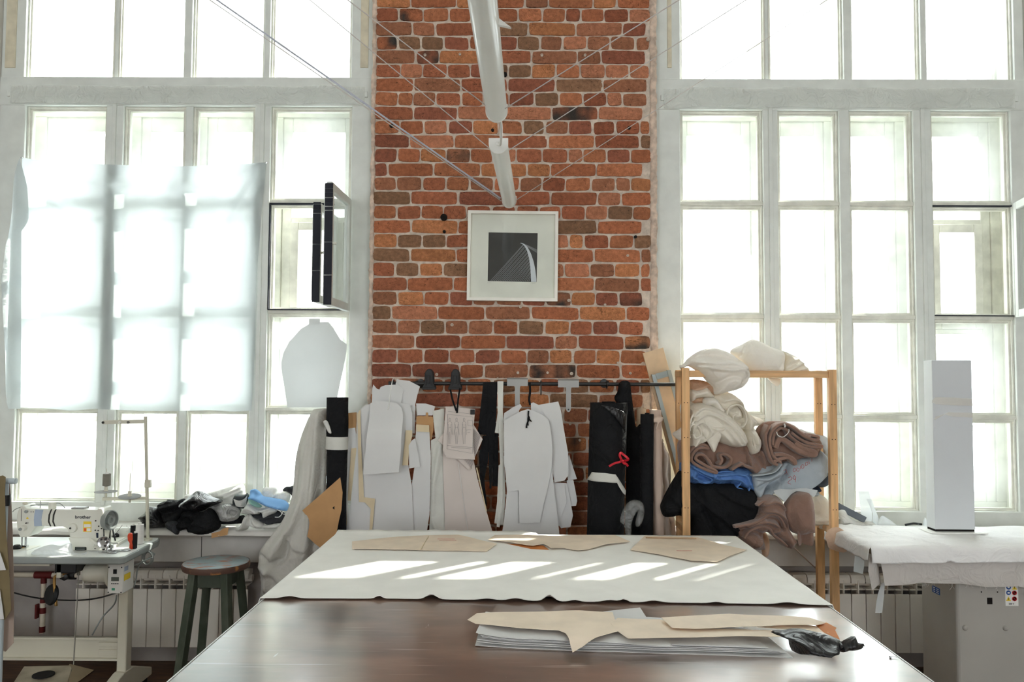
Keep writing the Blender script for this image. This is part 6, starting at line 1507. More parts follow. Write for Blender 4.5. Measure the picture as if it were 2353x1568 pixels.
for px in (240.5, 276.5, 294.5):
    q = at_y(px, 971, 4.315 - .0); b = MB(); b.lathe([(.0065, -.0035), (.0065, .0035), (.0035, .0035), (.0035, -.0035)], (q.x, a0.lerp(a1, (px - 237) / 94).y - .003, q.z), (0, -1, 0), 16); b.build('eyelet', 'black_metal' if px != 276.5 else 'white_label', arm_, smooth=True, auto=40)
a0, a1 = at_y(236, 1147, 4.30), at_y(340, 1145, 4.33); b = MB(); b.obox(a0, a1, .02, .016, (0, 1, 0)); b.build('spool_arm', 'beige_metal', ts, bevel=.002)
for px, py, tl_ in ((243.5, 1131, 0), (298, 1142, .12)):
    q = at_y(px, py, 4.30); b = MB(); b.lathe([(.001, -.002), (.057, 0), (.057, .003), (.001, .004)], q, (tl_ * .4, -tl_, 1), 36); b.build('spool_disc', 'felt_pad', ts, smooth=True, auto=40)
    b = MB(); b.lathe([(.011, 0), (.008, .03), (.001, .03)], q, n=18); b.cyl(q + Vector((0, 0, -.03)), q, .006); b.cyl(q, q + Vector((0, 0, .125)), .0018, n=8); b.build('spindle', 'beige_metal', ts, smooth=True, auto=40)
def cone(px, py, hpx, r, Y, mtl, label, taper=.9, z0=None, name='thread_spool', grp='thread spools by the sewing machine'):
    q = at_y(px, py, Y) if z0 is None else Vector((at_y(px, py, Y).x, Y, z0)); h = hpx / (F / Y)
    root = thing(name, label, 'thread spool', q, grp)
    b = MB(); b.lathe([(r * .5, 0), (r, .004), (r * taper, h - .004), (r * .5, h - .003), (r * .4, h * .6)], q, n=28); b.build('thread', mtl, root, smooth=True, auto=45)
    b = MB(); b.lathe([(r * .42, -.0), (r * .42, h + .006), (r * .3, h + .006), (r * .3, h - .02)], q, n=20); b.build('tube', 'white_label', root, smooth=True, auto=45)
    return root
cone(245, 1118, 30, .021, 4.30, 'thread_grey', 'grey thread spool up on the thread stand', .97)
cone(320.5, 1247, 46, .022, 4.24, 'thread_white', 'white thread spool on the table in front of the thread stand pole', .9, z0=zQ)
cone(305, 1243, 38, .013, 4.30, 'thread_black', 'black thread spool standing behind the white one on the sewing table', .98, z0=zQ)
cone(309.5, 1258, 37, .012, 4.12, 'thread_black', 'black thread spool beside the orange tool on the sewing table', 1.05, z0=zQ)
q = at_z(302, 1262, zQ + .001); b = MB(); Yq = q.y
b.prism(xz([(294, 1232), (296, 1226), (301, 1225), (306, 1228), (306.5, 1240), (304, 1246), (306, 1252), (306, 1262), (298, 1262), (299, 1248), (295, 1242)], Yq), lambda u, v, h: (u, Yq - .008 + h, v), 0, .016)
tag(b.build('thread_snips', 'orange', bevel=.003), 'bright orange plastic tool standing by the black thread spool', 'tool')
# little things on the sewing table
GT = 'small things on the sewing table'
def scissor(c, ang, s, label):
    root = thing('scissors', label, 'scissors', (c.x, c.y, zQ + .001), GT); ca, sa = math.cos(ang), math.sin(ang)
    def P(u, v): return Vector((c.x + ca * u - sa * v, c.y + sa * u + ca * v, zQ + .005))
    for sg in (-1, 1):
        b = MB(); b.prism([(0, 0), (.005 * sg, .004), (.085 * s, .003 * sg), (.0, -.004)], lambda u, v, h: tuple(P(u, v) + Vector((0, 0, h))), -.001 * sg, .0015 - .001 * sg)
        pts = [P(0, 0), P(-.03 * s, -.010 * sg)] + [P(-.055 * s + .022 * s * math.cos(t), -.02 * s * sg + .012 * s * math.sin(t)) for t in [k * PI / 6 for k in range(13)]]
        b.tube(pts, .003, 8); b.build('blade', 'steel', root, smooth=True, auto=40)
scissor(at_z(238, 1270, zQ), PI - .05, 1.0, 'steel scissors lying in front of the sewing machine wheel')
scissor(at_z(272, 1268, zQ), PI + .5, .7, 'small steel snips lying under the bobbin winder')
a = at_z(267, 1252, zQ + .002); c = at_y(259, 1216, a.y + .06); b = MB(); b.cyl(a, c, .0035, .0045); tag(b.build('screwdriver', 'rubber', smooth=True), 'thin black rod tool leaning on the sewing machine hand wheel', 'tool', GT)
a = at_z(278, 1250, zQ); b = MB(); b.prism(xy([(252, 1245), (295, 1236), (300, 1240), (262, 1262)], zQ), lambda u, v, h: (u, v, zQ + .001 + h), 0, .016); b.prism(xy([(260, 1250), (292, 1240), (294, 1242), (266, 1256)], zQ), lambda u, v, h: (u, v, zQ + .018 + h), 0, .001)
tag(b.build('tool_tray', 'machine', bevel=.003), 'low pale tray on the sewing table behind the bobbin winder', 'tray', GT)
q = at_z(266, 1224, zQ + .045); b = MB(); b.box(q.x - .03, q.x + .05, 4.36, 4.398, zQ + .0015, zQ + .06); tag(b.build('white_box', 'white_label', bevel=.005), 'white box at the back of the sewing table near the window sill', 'box', GT)
b = MB(); q = at_y(268, 1225, 4.34); b.lathe([(.012, 0), (.016, .006), (.015, .03), (.008, .036)], (q.x, 4.335, zQ), n=18); b.cyl((q.x, 4.335, zQ + .036), (q.x + .03, 4.34, zQ + .08), .0012, n=6); tag(b.build('oil_can', 'rubber', smooth=True, auto=40), 'small black can with a thin spout behind the hand wheel', 'oil can', GT)
b = MB(); q = at_y(293, 1232, 4.345)
pts = [(q.x + .006 * math.cos(k), 4.345 + .006 * math.sin(k), zQ + .003 + k * .0045) for k in [i * .5 for i in range(38)]]
b.tube(pts, .0014, 6); b.lathe([(.014, 0), (.013, .012), (.006, .014)], (q.x, 4.345, zQ), n=18); tag(b.build('wire_holder', 'white_label', smooth=True, auto=40), 'twisted white wire holder between the black spool and the white box', 'wire holder', GT)
gz = [(75, 1268), (95, 1258), (118, 1252), (140, 1255), (162, 1249), (168, 1268), (190, 1272), (198, 1267), (195, 1276), (160, 1279), (110, 1278), (78, 1276)]
tag(lump('gauze_scrap', gz, 3.99, .02, 'gauze', .02, .005, wrinkles=[(18, .006, 4)], folds=[([(90, 1262), (120, 1258), (160, 1264)], .01, .01)]), 'crumpled sheer white gauze in front of the sewing machine', 'fabric', GT)
b = MB(); q = at_z(33, 1265, zQ); b.lathe([(.02, 0), (.022, .01), (.014, .022), (.004, .024)], (q.x, q.y + .02, zQ + .001), n=24); tag(b.build('bobbin_case', 'rubber', smooth=True, auto=40), 'small round black case under the needle side of the machine', 'case', GT)
# ------------------------------------------------------------------ cloth at the curtained window
M['sheer'] = mat('sheer_white_cloth', (224, 228, 229), 0.9, 0.02, 4, trans=0.65, alpha=0.16)
M['linen'] = mat('grey_white_linen', (222, 220, 214), 0.92, 0.05, 5, weave=0.3, trans=0.2, crumple=0.35)
M['tracing'] = mat('tracing_paper', (226, 228, 228), 0.7, 0.02, 5, trans=0.3)
M['satin_silver'] = mat('silver_satin', (150, 150, 148), 0.25, 0.25, 8, spec=0.7, bump=0.05, crumple=0.6)
M['striped'] = mat('dark_rib', (44, 48, 52), 0.6)
M['light_blue'] = mat('light_blue_cloth', (122, 170, 220), 0.8, 0.06, 9, weave=0.2, trans=0.1)
M['mint'] = mat('mint_cloth', (176, 222, 202), 0.8, 0.05, 9, weave=0.2)
M['white_soft'] = mat('white_soft_cloth', (230, 230, 226), 0.9, 0.03, 9, weave=0.2, trans=0.15, crumple=0.5)
M['charcoal'] = mat('charcoal_cloth', (52, 54, 58), 0.85, 0.1, 9, weave=0.25, crumple=0.5)
def cwave(x, z): return -.003 + .022 * noise.noise(Vector((x * 3.2, z * 1.6, 3))) + .008 * noise.noise(Vector((x * 7, z * 2.5, 8)))
a = sheet('hanging_curtain', [(50, 362), (110, 373), (240, 379), (330, 381), (430, 382), (530, 379), (612, 373), (608, 420), (600, 500), (591, 650), (586, 800), (581, 900), (578, 944), (540, 946), (480, 943), (420, 945), (330, 945), (220, 940), (160, 944), (100, 938), (42, 937), (44, 800), (46, 640), (50, 540), (62, 500), (55, 430)], 4.688, 'sheer', .0008, .03,
          fn=lambda x, z: min(.0, cwave(x, z)), folds=[([(50, 362), (130, 450), (190, 530)], .02, .03), ([(50, 362), (180, 420), (300, 430)], .016, .03), ([(612, 373), (540, 500), (520, 620)], .02, .03), ([(612, 373), (500, 430), (400, 430)], .016, .03), ([(596, 520), (585, 940)], .02, .02)])
tag(a, 'large thin white sheet pinned up over the window above the sewing table', 'curtain')
sheet('folded_edge', [(48, 364), (58, 430), (62, 500), (48, 530), (46, 640), (44, 800), (42, 940), (24, 940), (10, 880), (4, 760), (2, 640), (10, 560), (26, 480), (34, 420)], 4.63, 'sheer', .0008, .02, fn=lambda x, z: .02 * math.sin(x * 60), parent=a)
for px, py in ((50, 363), (611, 374)):
    q = at_y(px, py, 4.64); b = MB(); b.lathe([(.006, 0), (.005, .004), (.001, .005)], q, (0, -1, 0), 12); b.build('pin', 'steel', a)
a = sheet('sleeve_pattern', [(732, 741), (755, 741), (768, 757), (782, 780), (797, 792), (795, 815), (788, 850), (778, 900), (770, 937), (660, 937), (655, 900), (648, 857), (646, 836), (652, 810), (665, 785), (690, 757), (712, 744)], 4.685, 'tracing', .0006, .03)
tag(a, 'translucent paper sleeve pattern stuck on the window pane beside the open vent', 'paper pattern')
q0, q1 = at_y(710, 733, 4.683), at_y(735, 745, 4.683); b = MB(); b.box(q0.x, q1.x, 4.6825, 4.6835, q1.z, q0.z); b.build('tape', 'tracing', a)

z9 = zz(580, 880, 3.0156)
lr = roll('fabric_roll', (775.5, 914), (772, 1200), 4.33, .055, 'black_cloth', 'black fabric roll with a pale band, leaning by the open window vent', wob=.006)
lra = at_y(775.5, 914, 4.33)
b = MB(); qa = at_y(*z9([(550, 415)])[0], 4.33)
b.lathe([(.058, -.034), (.060, -.034), (.060, .034), (.058, .034)], (at_y(774.5, 1018, 4.33).x, 4.33, at_y(774.5, 1018, 4.33).z), (0.02, 0, 1), 36); b.build('paper_band', 'fabric_white', lr, smooth=True, auto=40)
a = lump('linen_drape', z9([(412, 200), (440, 184), (475, 178), (528, 184), (522, 260), (540, 345), (516, 400), (514, 560), (512, 735), (520, 900), (500, 1200), (430, 1400), (330, 1560), (70, 1560), (62, 1400), (48, 1290), (45, 1190), (75, 1130), (130, 1060), (205, 960), (262, 830), (285, 700), (296, 560), (315, 450), (352, 330)]), 4.40, .05, 'linen', .06, .011,
         folds=[(z9([(480, 200), (460, 480), (430, 800), (400, 1100), (300, 1500)]), .030, .02), (z9([(430, 230), (390, 500), (370, 760), (290, 980), (160, 1180), (110, 1400)]), .028, .022), (z9([(500, 300), (490, 600), (470, 900), (430, 1200)]), -.025, .014), (z9([(330, 480), (310, 760), (240, 960), (120, 1110)]), -.022, .018), (z9([(60, 1190), (150, 1230), (240, 1200), (260, 1060)]), -.03, .016), (z9([(70, 1260), (170, 1300), (230, 1380)]), .025, .02), (z9([(260, 1080), (330, 1150), (450, 1130)]), .02, .010, 's'), (z9([(300, 1210), (380, 1190), (460, 1150)]), .015, .008, 's')],
         wrinkles=[(3.5, .012, 4, 1.3, 2.5)])
tag(a, 'grey-white linen cloth draped from the black roll down over the window sill', 'cloth')
lump('frayed_tag', z9([(490, 270), (520, 265), (548, 345), (528, 348), (508, 310)]), 4.27, .004, 'white_soft', .01, .004, parent=a)
a = sheet('hanging_pattern', z9([(345, 886), (480, 770), (610, 655), (626, 760), (618, 880), (600, 960), (578, 1078), (490, 1155), (430, 1110), (380, 1066), (392, 1010), (396, 970), (390, 940), (378, 918), (366, 912)]), 4.25, 'kraft_dark', .0012, .03, fn=lambda x, z: .01 * math.sin(x * 14))
tag(a, 'large brown card pattern with a small notch hole, in front of the linen drape', 'paper pattern')
q = at_y(*z9([(562, 868)])[0], 4.236); b = MB(); b.prism([(q.x - .006, q.z), (q.x + .004, q.z + .009), (q.x + .004, q.z - .008)], lambda u, v, h: (u, q.y + h, v), 0, .003); b.build('notch_hole', 'hole', a)

# ------------------------------------------------------------------ heap of clothes on the sill
zs_ = zz(320, 1100, 6.192)
GH = 'clothes heaped on the window sill'
def hp(pts, Y, T, mt, label, folds=(), wrk=(), edge=.045, cat='cloth', name='garment', cell=.006):
    return tag(lump(name, zs_(pts), Y, T, mt, edge, cell, folds=[(zs_(f[0]),) + tuple(f[1:]) for f in folds], wrinkles=wrk), label, cat, GH)
hp([(640, 250), (820, 230), (1000, 205), (1250, 135), (1400, 95), (1485, 82), (1512, 200), (1500, 330), (1200, 560), (700, 560)], 4.60, .03, 'white_soft', 'frilled white cloth at the back of the sill heap, against the glass', [([(1180, 250), (1300, 200), (1460, 130)], .02, .008, 's'), ([(1250, 270), (1380, 220), (1480, 170)], .02, .008, 's')], [(9, .006, 2)])
hp([(1740, 240), (1775, 132), (1850, 128), (1950, 132), (1990, 200), (2080, 178), (2150, 225), (2125, 335), (2000, 420), (1800, 420)], 4.58, .03, 'white_soft', 'white cloth behind the light blue one on the sill', [([(1930, 260), (2000, 210), (2090, 200)], .02, .01, 's')], [(7, .006, 4)])
hp([(2040, 170), (2085, 122), (2150, 115), (2200, 122), (2200, 330), (2165, 240), (2110, 200)], 4.585, .025, 'charcoal', 'dark grey collar at the end of the sill heap beside the linen drape', [([(2090, 140), (2150, 165), (2195, 150)], -.02, .012)], ())
hp([(8, 555), (40, 520), (85, 490), (135, 410), (200, 402), (285, 430), (330, 520), (390, 610), (385, 692), (300, 697), (62, 692), (35, 610)], 4.50, .05, 'black_satin', 'flat folded black garment at the end of the sill heap by the thread stand', [([(20, 555), (150, 530), (280, 560), (380, 640)], .03, .010, 's'), ([(100, 640), (200, 615), (270, 635), (250, 650)], .012, .006)], [(6, .006, 3)])
hp([(288, 400), (305, 345), (400, 318), (405, 300), (540, 310), (640, 285), (680, 330), (660, 450), (600, 590), (540, 640), (400, 640), (335, 545)], 4.50, .055, 'black_cloth', 'crumpled black jacket between the flat black garment and the satin one', [([(320, 370), (430, 330), (600, 310)], .025, .010, 's'), ([(310, 430), (420, 400), (560, 370)], .03, .010, 's'), ([(340, 500), (450, 480), (600, 430)], -.025, .012)], [(9, .012, 5)])
hp([(1120, 560), (1300, 580), (1480, 520), (1500, 600), (1450, 640), (1150, 650)], 4.52, .03, 'black_cloth', 'black cloth edge under the silver satin on the sill', (), [(8, .006, 3)])
hp([(1020, 402), (1120, 366), (1300, 358), (1380, 390), (1448, 435), (1430, 520), (1395, 580), (1300, 612), (1160, 606), (1110, 520)], 4.49, .05, 'satin_silver', 'shiny silver-black satin in the middle of the sill heap', [([(1060, 420), (1130, 500), (1150, 600)], -.02, .012), ([(1330, 470), (1380, 480)], -.02, .015)], [(7, .008, 6)])
hp([(595, 365), (640, 320), (700, 270), (760, 215), (820, 178), (880, 185), (960, 222), (1050, 268), (1140, 290), (1182, 330), (1120, 365), (1010, 402), (900, 462), (760, 475), (640, 445)], 4.48, .06, 'black_satin', 'shiny black garment draped highest on the sill heap', [([(680, 360), (640, 330), (700, 280)], .03, .012, 's'), ([(700, 330), (850, 270), (1050, 290)], .02, .02), ([(880, 400), (1000, 340), (1130, 320)], .03, .012, 's')], [(6, .010, 8)])
hp([(530, 610), (600, 540), (640, 470), (760, 465), (900, 470), (1000, 420), (1080, 470), (1130, 560), (1146, 640), (1140, 710), (1040, 775), (890, 800), (770, 770), (690, 710), (590, 750), (545, 700)], 4.465, .065, 'black_cloth', 'soft black garment hanging lowest over the sill edge', [([(840, 540), (900, 470), (1020, 450)], .03, .010, 's'), ([(600, 600), (720, 560), (800, 600)], -.03, .014), ([(700, 680), (860, 620), (1000, 650)], .03, .012, 's'), ([(760, 740), (900, 720), (1040, 690)], .025, .012, 's')], [(8, .012, 9)])
hp([(378, 645), (410, 612), (480, 602), (535, 612), (572, 695), (560, 790), (528, 796), (470, 755), (400, 705)], 4.43, .04, 'charcoal', 'grey sleeve end poking out over the sill edge', [([(400, 620), (470, 640), (535, 612)], .012, .008)], [(8, .003, 2)], .03)
hp([(1330, 320), (1360, 236), (1430, 230), (1510, 225), (1535, 205), (1556, 240), (1552, 300), (1510, 400), (1480, 432), (1400, 402), (1345, 372)], 4.50, .045, 'striped', 'dark pleated fabric with pale stripes on the sill heap', (), (), .04)
par = [o for o in COL.objects if o.get('label', '').startswith('dark pleated')][0]
for k in range(9):
    t = k / 8; st = [(1345 + 30 * t, 300 + 100 * t * .9), (1420 + 30 * t, 320 + 85 * t), (1490 + 20 * t, 300 + 95 * t), (1535 - 20 * t, 250 + 130 * t)]
    P_ = [on_surface(par, *q, .001) for q in spl2(zs_(st), 4)]; P_ = [p for p in P_ if p is not None]
    if len(P_) > 2: b = MB(); b.tube(P_, .0022, 5); b.build('pale_stripe', 'white_soft', par, smooth=True)
hp([(1550, 262), (1575, 225), (1605, 240), (1630, 305), (1745, 392), (1690, 415), (1575, 365)], 4.52, .03, 'mint', 'pale mint cloth under the light blue cloth on the sill', [([(1570, 300), (1650, 370), (1720, 400)], .012, .01)], (), .03)
hp([(1578, 175), (1610, 155), (1660, 152), (1720, 200), (1765, 250), (1900, 275), (2062, 310), (2125, 380), (2095, 462), (1900, 425), (1740, 350), (1600, 290), (1590, 240)], 4.50, .05, 'light_blue', 'light blue folded cloth on the sill heap near the linen drape', [([(1600, 250), (1750, 330), (1950, 390), (2090, 420)], .03, .010, 's'), ([(1620, 260), (1700, 270), (1850, 340), (2030, 400)], .025, .009, 's'), ([(1600, 190), (1650, 175), (1690, 220)], -.02, .010), ([(1610, 290), (1640, 330), (1800, 370), (2060, 440)], .02, .008, 's')], [(6, .005, 3)])
hp([(1540, 515), (1640, 500), (1750, 480), (1960, 455), (2065, 500), (2030, 620), (1865, 668), (1750, 612), (1640, 550)], 4.49, .045, 'charcoal', 'dark ribbed knit between the two white crumpled cloths on the sill', [([(1600, 530), (1760, 560), (2020, 530)], .02, .012, 's'), ([(1760, 600), (1880, 640), (2020, 590)], .02, .010, 's')], [(10, .006, 4)])
hp([(1460, 485), (1500, 410), (1545, 368), (1585, 375), (1690, 425), (1790, 420), (1885, 390), (1962, 450), (1925, 500), (1850, 530), (1782, 578), (1760, 540), (1740, 480), (1690, 510), (1560, 512), (1500, 505)], 4.455, .04, 'white_soft', 'upper white crumpled cloth with a hanging point on the sill heap', [([(1500, 470), (1560, 420), (1650, 450), (1700, 500)], .025, .012, 's'), ([(1720, 500), (1760, 460), (1880, 420)], .025, .012, 's')], [(8, .006, 7)], .035)
hp([(1368, 738), (1420, 690), (1455, 650), (1500, 545), (1540, 518), (1580, 515), (1640, 565), (1765, 640), (1770, 690), (1745, 712), (1650, 710), (1570, 680), (1540, 720), (1430, 747)], 4.45, .045, 'white_soft', 'white sleeve lying on the sill in front of the dark knit', [([(1590, 530), (1595, 620), (1640, 690)], -.025, .012), ([(1540, 530), (1500, 640), (1440, 720)], .02, .014)], [(7, .005, 5)], .035)
hp([(1745, 705), (1760, 670), (1800, 655), (1995, 640), (1990, 690), (1930, 716), (1850, 716)], 4.45, .025, 'white_soft', 'flat white cloth end on the sill beside the linen drape', (), [(9, .005, 5)], .03)
b = MB(); P_ = [at_y(*zs_([q])[0], 4.40) for q in ((1930, 550), (1985, 550), (2020, 520), (2040, 480), (2060, 470))]; b.tube(P_, .0022, 6, res=4); P_ = [at_y(*zs_([q])[0], 4.40) for q in ((1960, 445), (2010, 470), (2030, 500), (2070, 512))]; b.tube(P_, .002, 6, res=4)
tag(b.build('hanger_wire', 'white_cable', smooth=True), 'white wire hanger hook sticking out of the dark knit on the sill', 'hanger', GH)
a = tag(sheet('card_scrap', zs_([(1028, 782), (1140, 755), (1205, 705), (1275, 698), (1258, 802), (1030, 850)]), 4.434, 'kraft_dark', .0012, .01, fn=lambda x, z: .004 * math.sin(x * 60)), 'small brown card scrap on the sill edge below the black garments', 'card', GH)

# ------------------------------------------------------------------ rack end with hanging card patterns, cut by the photo edge
M['olive_card'] = mat('olive_card', (122, 108, 78), 0.75, 0.08, 10)
M['taupe_card'] = mat('taupe_card', (168, 150, 138), 0.75, 0.05, 10)
M['pipe_grey'] = mat('pale_grey_tube', (176, 188, 194), 0.35, spec=0.5)
zl = zz(0, 1080, 3.567); YG = 3.2
ge = at_y(37, 1106, YG)
gr = thing('pattern_rack', 'pale grey tube rack end at the side of the room, cards hung over it', 'rack', (ge.x - .5, YG, 0))
b = MB(); b.cyl((ge.x - 1.0, YG, ge.z), (ge.x, YG, ge.z), .0115, n=20); b.cyl((ge.x - .003, YG, ge.z), (ge.x + .0006, YG, ge.z), .0085, n=20); b.build('top_tube', 'pipe_grey', gr, smooth=True, auto=40)
xq = at_y(14, 1140, YG).x
for x in (xq, ge.x - .95):
    b = MB(); b.cyl((x, YG, .03), (x, YG, ge.z), .009, n=16); b.build('upright', 'pipe_grey', gr, smooth=True, auto=40)
    b = MB(); b.cyl((x, YG - .25, .015), (x, YG + .25, .015), .013, n=14); b.build('foot', 'pipe_grey', gr, smooth=True, auto=40)
q = at_y(14, 1145, YG); b = MB(); b.cyl((xq, YG, q.z - .03), (xq, YG, q.z + .012), .016, n=20); b.build('black_collar', 'black_plastic', gr, smooth=True, auto=40)
GP = 'card patterns on the tube rack'
def hung(pts, Y, mt, label, fn=None): return tag(sheet('hanging_pattern', zl(pts), Y, mt, .0012, .02, fn), label, 'paper pattern', GP)
hung([(-260, 60), (0, 52), (22, 46), (46, 60), (40, 200), (48, 480), (72, 800), (92, 1150), (40, 1232), (-260, 1200)], YG - .025, 'olive_card', 'olive-brown card pattern with a pointed lower corner, hung over the grey tube')
hung([(80, 110), (92, 260), (102, 500), (110, 800), (115, 1130), (110, 1420), (46, 1492), (-200, 1400), (-200, 200)], YG + .025, 'taupe_card', 'long taupe card pattern reaching lowest behind the olive one on the grey tube')
hung([(-200, 640), (0, 678), (48, 822), (-200, 840)], YG - .04, 'paper', 'small white paper corner in front of the olive card, the upper one')
hung([(-200, 960), (0, 985), (16, 1100), (32, 1226), (-200, 1226)], YG - .034, 'paper', 'white paper sheet at the lower corner of the olive card')

# ------------------------------------------------------------------ ironing table
M['iron_cloth'] = mat('white_cover_cloth', (242, 242, 242), 0.9, 0.02, 8, weave=0.15, crumple=0.3)
M['iron_skirt'] = mat('white_skirt_cloth', (232, 228, 224), 0.9, 0.03, 5, weave=0.15, trans=0.25, crumple=0.4)
M['cabinet'] = mat('grey_cabinet', (176, 173, 167), 0.5, 0.03, 4)
M['tower'] = mat('grey_white_box', (208, 212, 216), 0.5, 0.02, 4)
M['clear_tape'] = mat('clear_tape', (236, 234, 228), 0.2, spec=0.8, bump=0.4, bscale=30, alpha=0.45)
M['blue_label'] = mat('blue_label', (44, 84, 152), 0.5)
M['red_label'] = mat('red_label', (190, 40, 44), 0.5)
zI = .88
yI0 = at_z(2150, 1256, zI).y; yI1 = at_z(2050, 1209, zI).y; xI0 = at_z(2005, 1256, zI).x; xI1 = 3.15
it = thing('ironing_table', 'ironing table with a grey cabinet under a wide padded board', 'ironing table', ((xI0 + xI1) / 2, (yI0 + yI1) / 2, 0))
b = MB(); b.prism([(xI0 + .02, yI0 + .03), (xI1, yI0 + .03), (xI1, yI1), (xI0 + .05, yI1)], lambda u, v, h: (u, v, h), zI - .055, zI - .012); b.build('board', 'beige_metal', it, bevel=.008)
cxl = at_y(2200, 1450, yI0 + .10).x; yc0, yc1 = yI0 + .10, yI0 + .10 + .34
b = MB(); b.box(cxl, xI1 - .1, yc0, yc1, .02, zI - .06); cab = b.build('cabinet', 'cabinet', it, bevel=.02, seg=4)
def cq(px, py): return at_y(px, py, yc0)
q0, q1 = cq(2268, 1374), cq(2280, 1389); b = MB(); b.box(q0.x, q1.x, yc0 - .002, yc0 + .004, q1.z, q0.z); b.build('square_hole', 'hole', cab)
for px, py, r in ((2217, 1443, .0125), (2310, 1444, .0125)): q = cq(px, py); b = MB(); b.lathe([(r, -.001), (r * .95, .006), (r * .6, .011), (.0005, .012)], q, (0, -1, 0), 28); b.build('round_cap', 'cabinet', cab, smooth=True, auto=50)
for px, py in ((2255, 1361), (2292, 1361)): q = cq(px, py); b = MB(); b.lathe([(.003, -.001), (.003, .0015)], q, (0, -1, 0), 10); b.build('screw', 'hole', cab)
q0, q1 = cq(2309, 1335), cq(2340, 1393); b = MB(); b.box(q0.x, q1.x, yc0 - .0012, yc0 + .002, q1.z, q0.z); sl_ = b.build('safety_label', 'white_label', cab)
def ld(px, py, shape, r=.011):
    q = cq(px, py); b = MB(); y = yc0 - .0012
    if shape == 'tri':
        b.prism([(q.x - r * 1.1, q.z - r * .85), (q.x + r * 1.1, q.z - r * .85), (q.x, q.z + r * 1.05)], lambda u, v, h: (u, y - h, v), 0, .0008); o = b.build('warning_sign', 'yellow', sl_)
        b = MB(); b.box(q.x - .001, q.x + .001, y - .0014, y - .0006, q.z - r * .4, q.z + r * .5); b.build('sign_mark', 'hole', sl_)
    elif shape == 'blue':
        b.lathe([(r, 0), (r, .0008), (.0003, .0008)], (q.x, y, q.z), (0, -1, 0), 28); b.build('blue_sign', 'blue_label', sl_)
        b = MB(); b.box(q.x - r * .45, q.x + r * .45, y - .0014, y - .0006, q.z - r * .35, q.z + r * .3); b.build('sign_mark', 'white_label', sl_)
    else:
        b.lathe([(r, 0), (r, .0012), (r * .72, .0012), (r * .72, 0)], (q.x, y, q.z), (0, -1, 0), 28); b.obox((q.x - r * .6, y - .0008, q.z + r * .6), (q.x + r * .6, y - .0008, q.z - r * .6), .0025, .001, (1, 0, 1)); b.build('prohibition_sign', 'red_label', sl_)
        b = MB(); b.box(q.x - r * .25, q.x + r * .25, y - .0007, y + .0003, q.z - r * .4, q.z + r * .4); b.build('sign_mark', 'hole', sl_)
ld(2317, 1350, 'blue'); ld(2331, 1351, 'tri'); ld(2317, 1362.5, 'blue'); ld(2330.5, 1363, 'no'); ld(2317, 1377, 'tri'); ld(2330.5, 1376.5, 'no')
text('230 V', .0105, 0, 0, 0, 'letter', sl_, 'label_text', .0003, at=at_y(2324, 1388.5, yc0 - .0016))
# blue label on the cabinet side
xs_ = cxl; q0 = ray(2142, 1345); k0 = xs_ / q0.x; y_a = q0.y * k0; za = 1.64 + q0.z * k0; q1 = ray(2160, 1369); k1 = xs_ / q1.x; y_b = q1.y * k1; zb_ = 1.64 + q1.z * k1
b = MB(); b.box(xs_ - .0012, xs_ + .002, min(y_a, y_b), max(y_a, y_b), zb_, za); bl_ = b.build('blue_label', 'blue_label', cab)
for r in range(3):
    for c_ in range(2):
        yy = min(y_a, y_b) + (max(y_a, y_b) - min(y_a, y_b)) * (.14 + .45 * c_); zz0 = zb_ + (za - zb_) * (.16 + .28 * r)
        b = MB(); b.box(xs_ - .002, xs_ - .001, yy, yy + abs(y_b - y_a) * .28, zz0, zz0 + (za - zb_) * .1); b.build('label_print', 'white_label', bl_)
# cover cloth: top and upper skirt, lower skirt
nx2, ny2 = 110, 40; vs = []; fs = []
def tw(x, y): return .004 * noise.noise(Vector((x * 5, y * 5, 2))) + .004 * (1 - 3 * abs(noise.noise(Vector((x * 4 + y * 5, y * 9 - x * 2, 7))))) + .007 * math.exp(-((y - (yI0 + .05 + .02 * math.sin(x * 4))) / .012) ** 2) * max(0, noise.noise(Vector((x * 2, 1, 2))) + .55) + .008 * math.exp(-((x - xI0 - .12 - .45 * (yI1 - y)) / .02) ** 2) + .005 * math.exp(-((x - xI0 - .06 - .55 * (yI1 - y)) / .012) ** 2)
for j in range(ny2 + 1):
    for i in range(nx2 + 1):
        x = xI0 - .005 + (xI1 - xI0) * i / nx2; y = yI0 + (yI1 - yI0) * j / ny2
        ed = min(x - xI0 + .005, y - yI0); vs.append((x, y, zI + tw(x, y) - .010 * max(0, 1 - ed / .025) ** 2))
for j in range(ny2):
    for i in range(nx2): k = j * (nx2 + 1) + i; fs.append((k, k + 1, k + nx2 + 2, k + nx2 + 1))
W2 = nx2 + 1
def skirt(idx, nrm, drop, seed, flare=.01):
    base = idx; rows = 8
    for r in range(1, rows + 1):
        new = []
        for n_, i0 in enumerate(idx):
            x, y, z = vs[i0]; t = r / rows; wv = noise.noise(Vector((x * 7, y * 7, seed))) * .006 * t + .003 * noise.noise(Vector((x * 18, y * 18, seed + z))) * t
            d = drop(x, y) * t; new.append(len(vs)); vs.append((x + nrm[0] * (wv + .006 + flare * t), y + nrm[1] * (wv + .006 + flare * t), z - d))
        for a_, c_ in zip(range(len(base) - 1), range(1, len(base))): fs.append((base[a_], base[c_], new[c_], new[a_]))
        base = new
skirt(list(range(0, W2)), (0, -1), lambda x, y: .064 + .005 * math.sin(x * 5) + .006 * noise.noise(Vector((x * 6, 0, 9))), 3)
skirt([j * W2 for j in range(0, ny2 + 1)], (-1, 0), lambda x, y: .062 + .015 * noise.noise(Vector((y * 12, 0, 4))), 6)
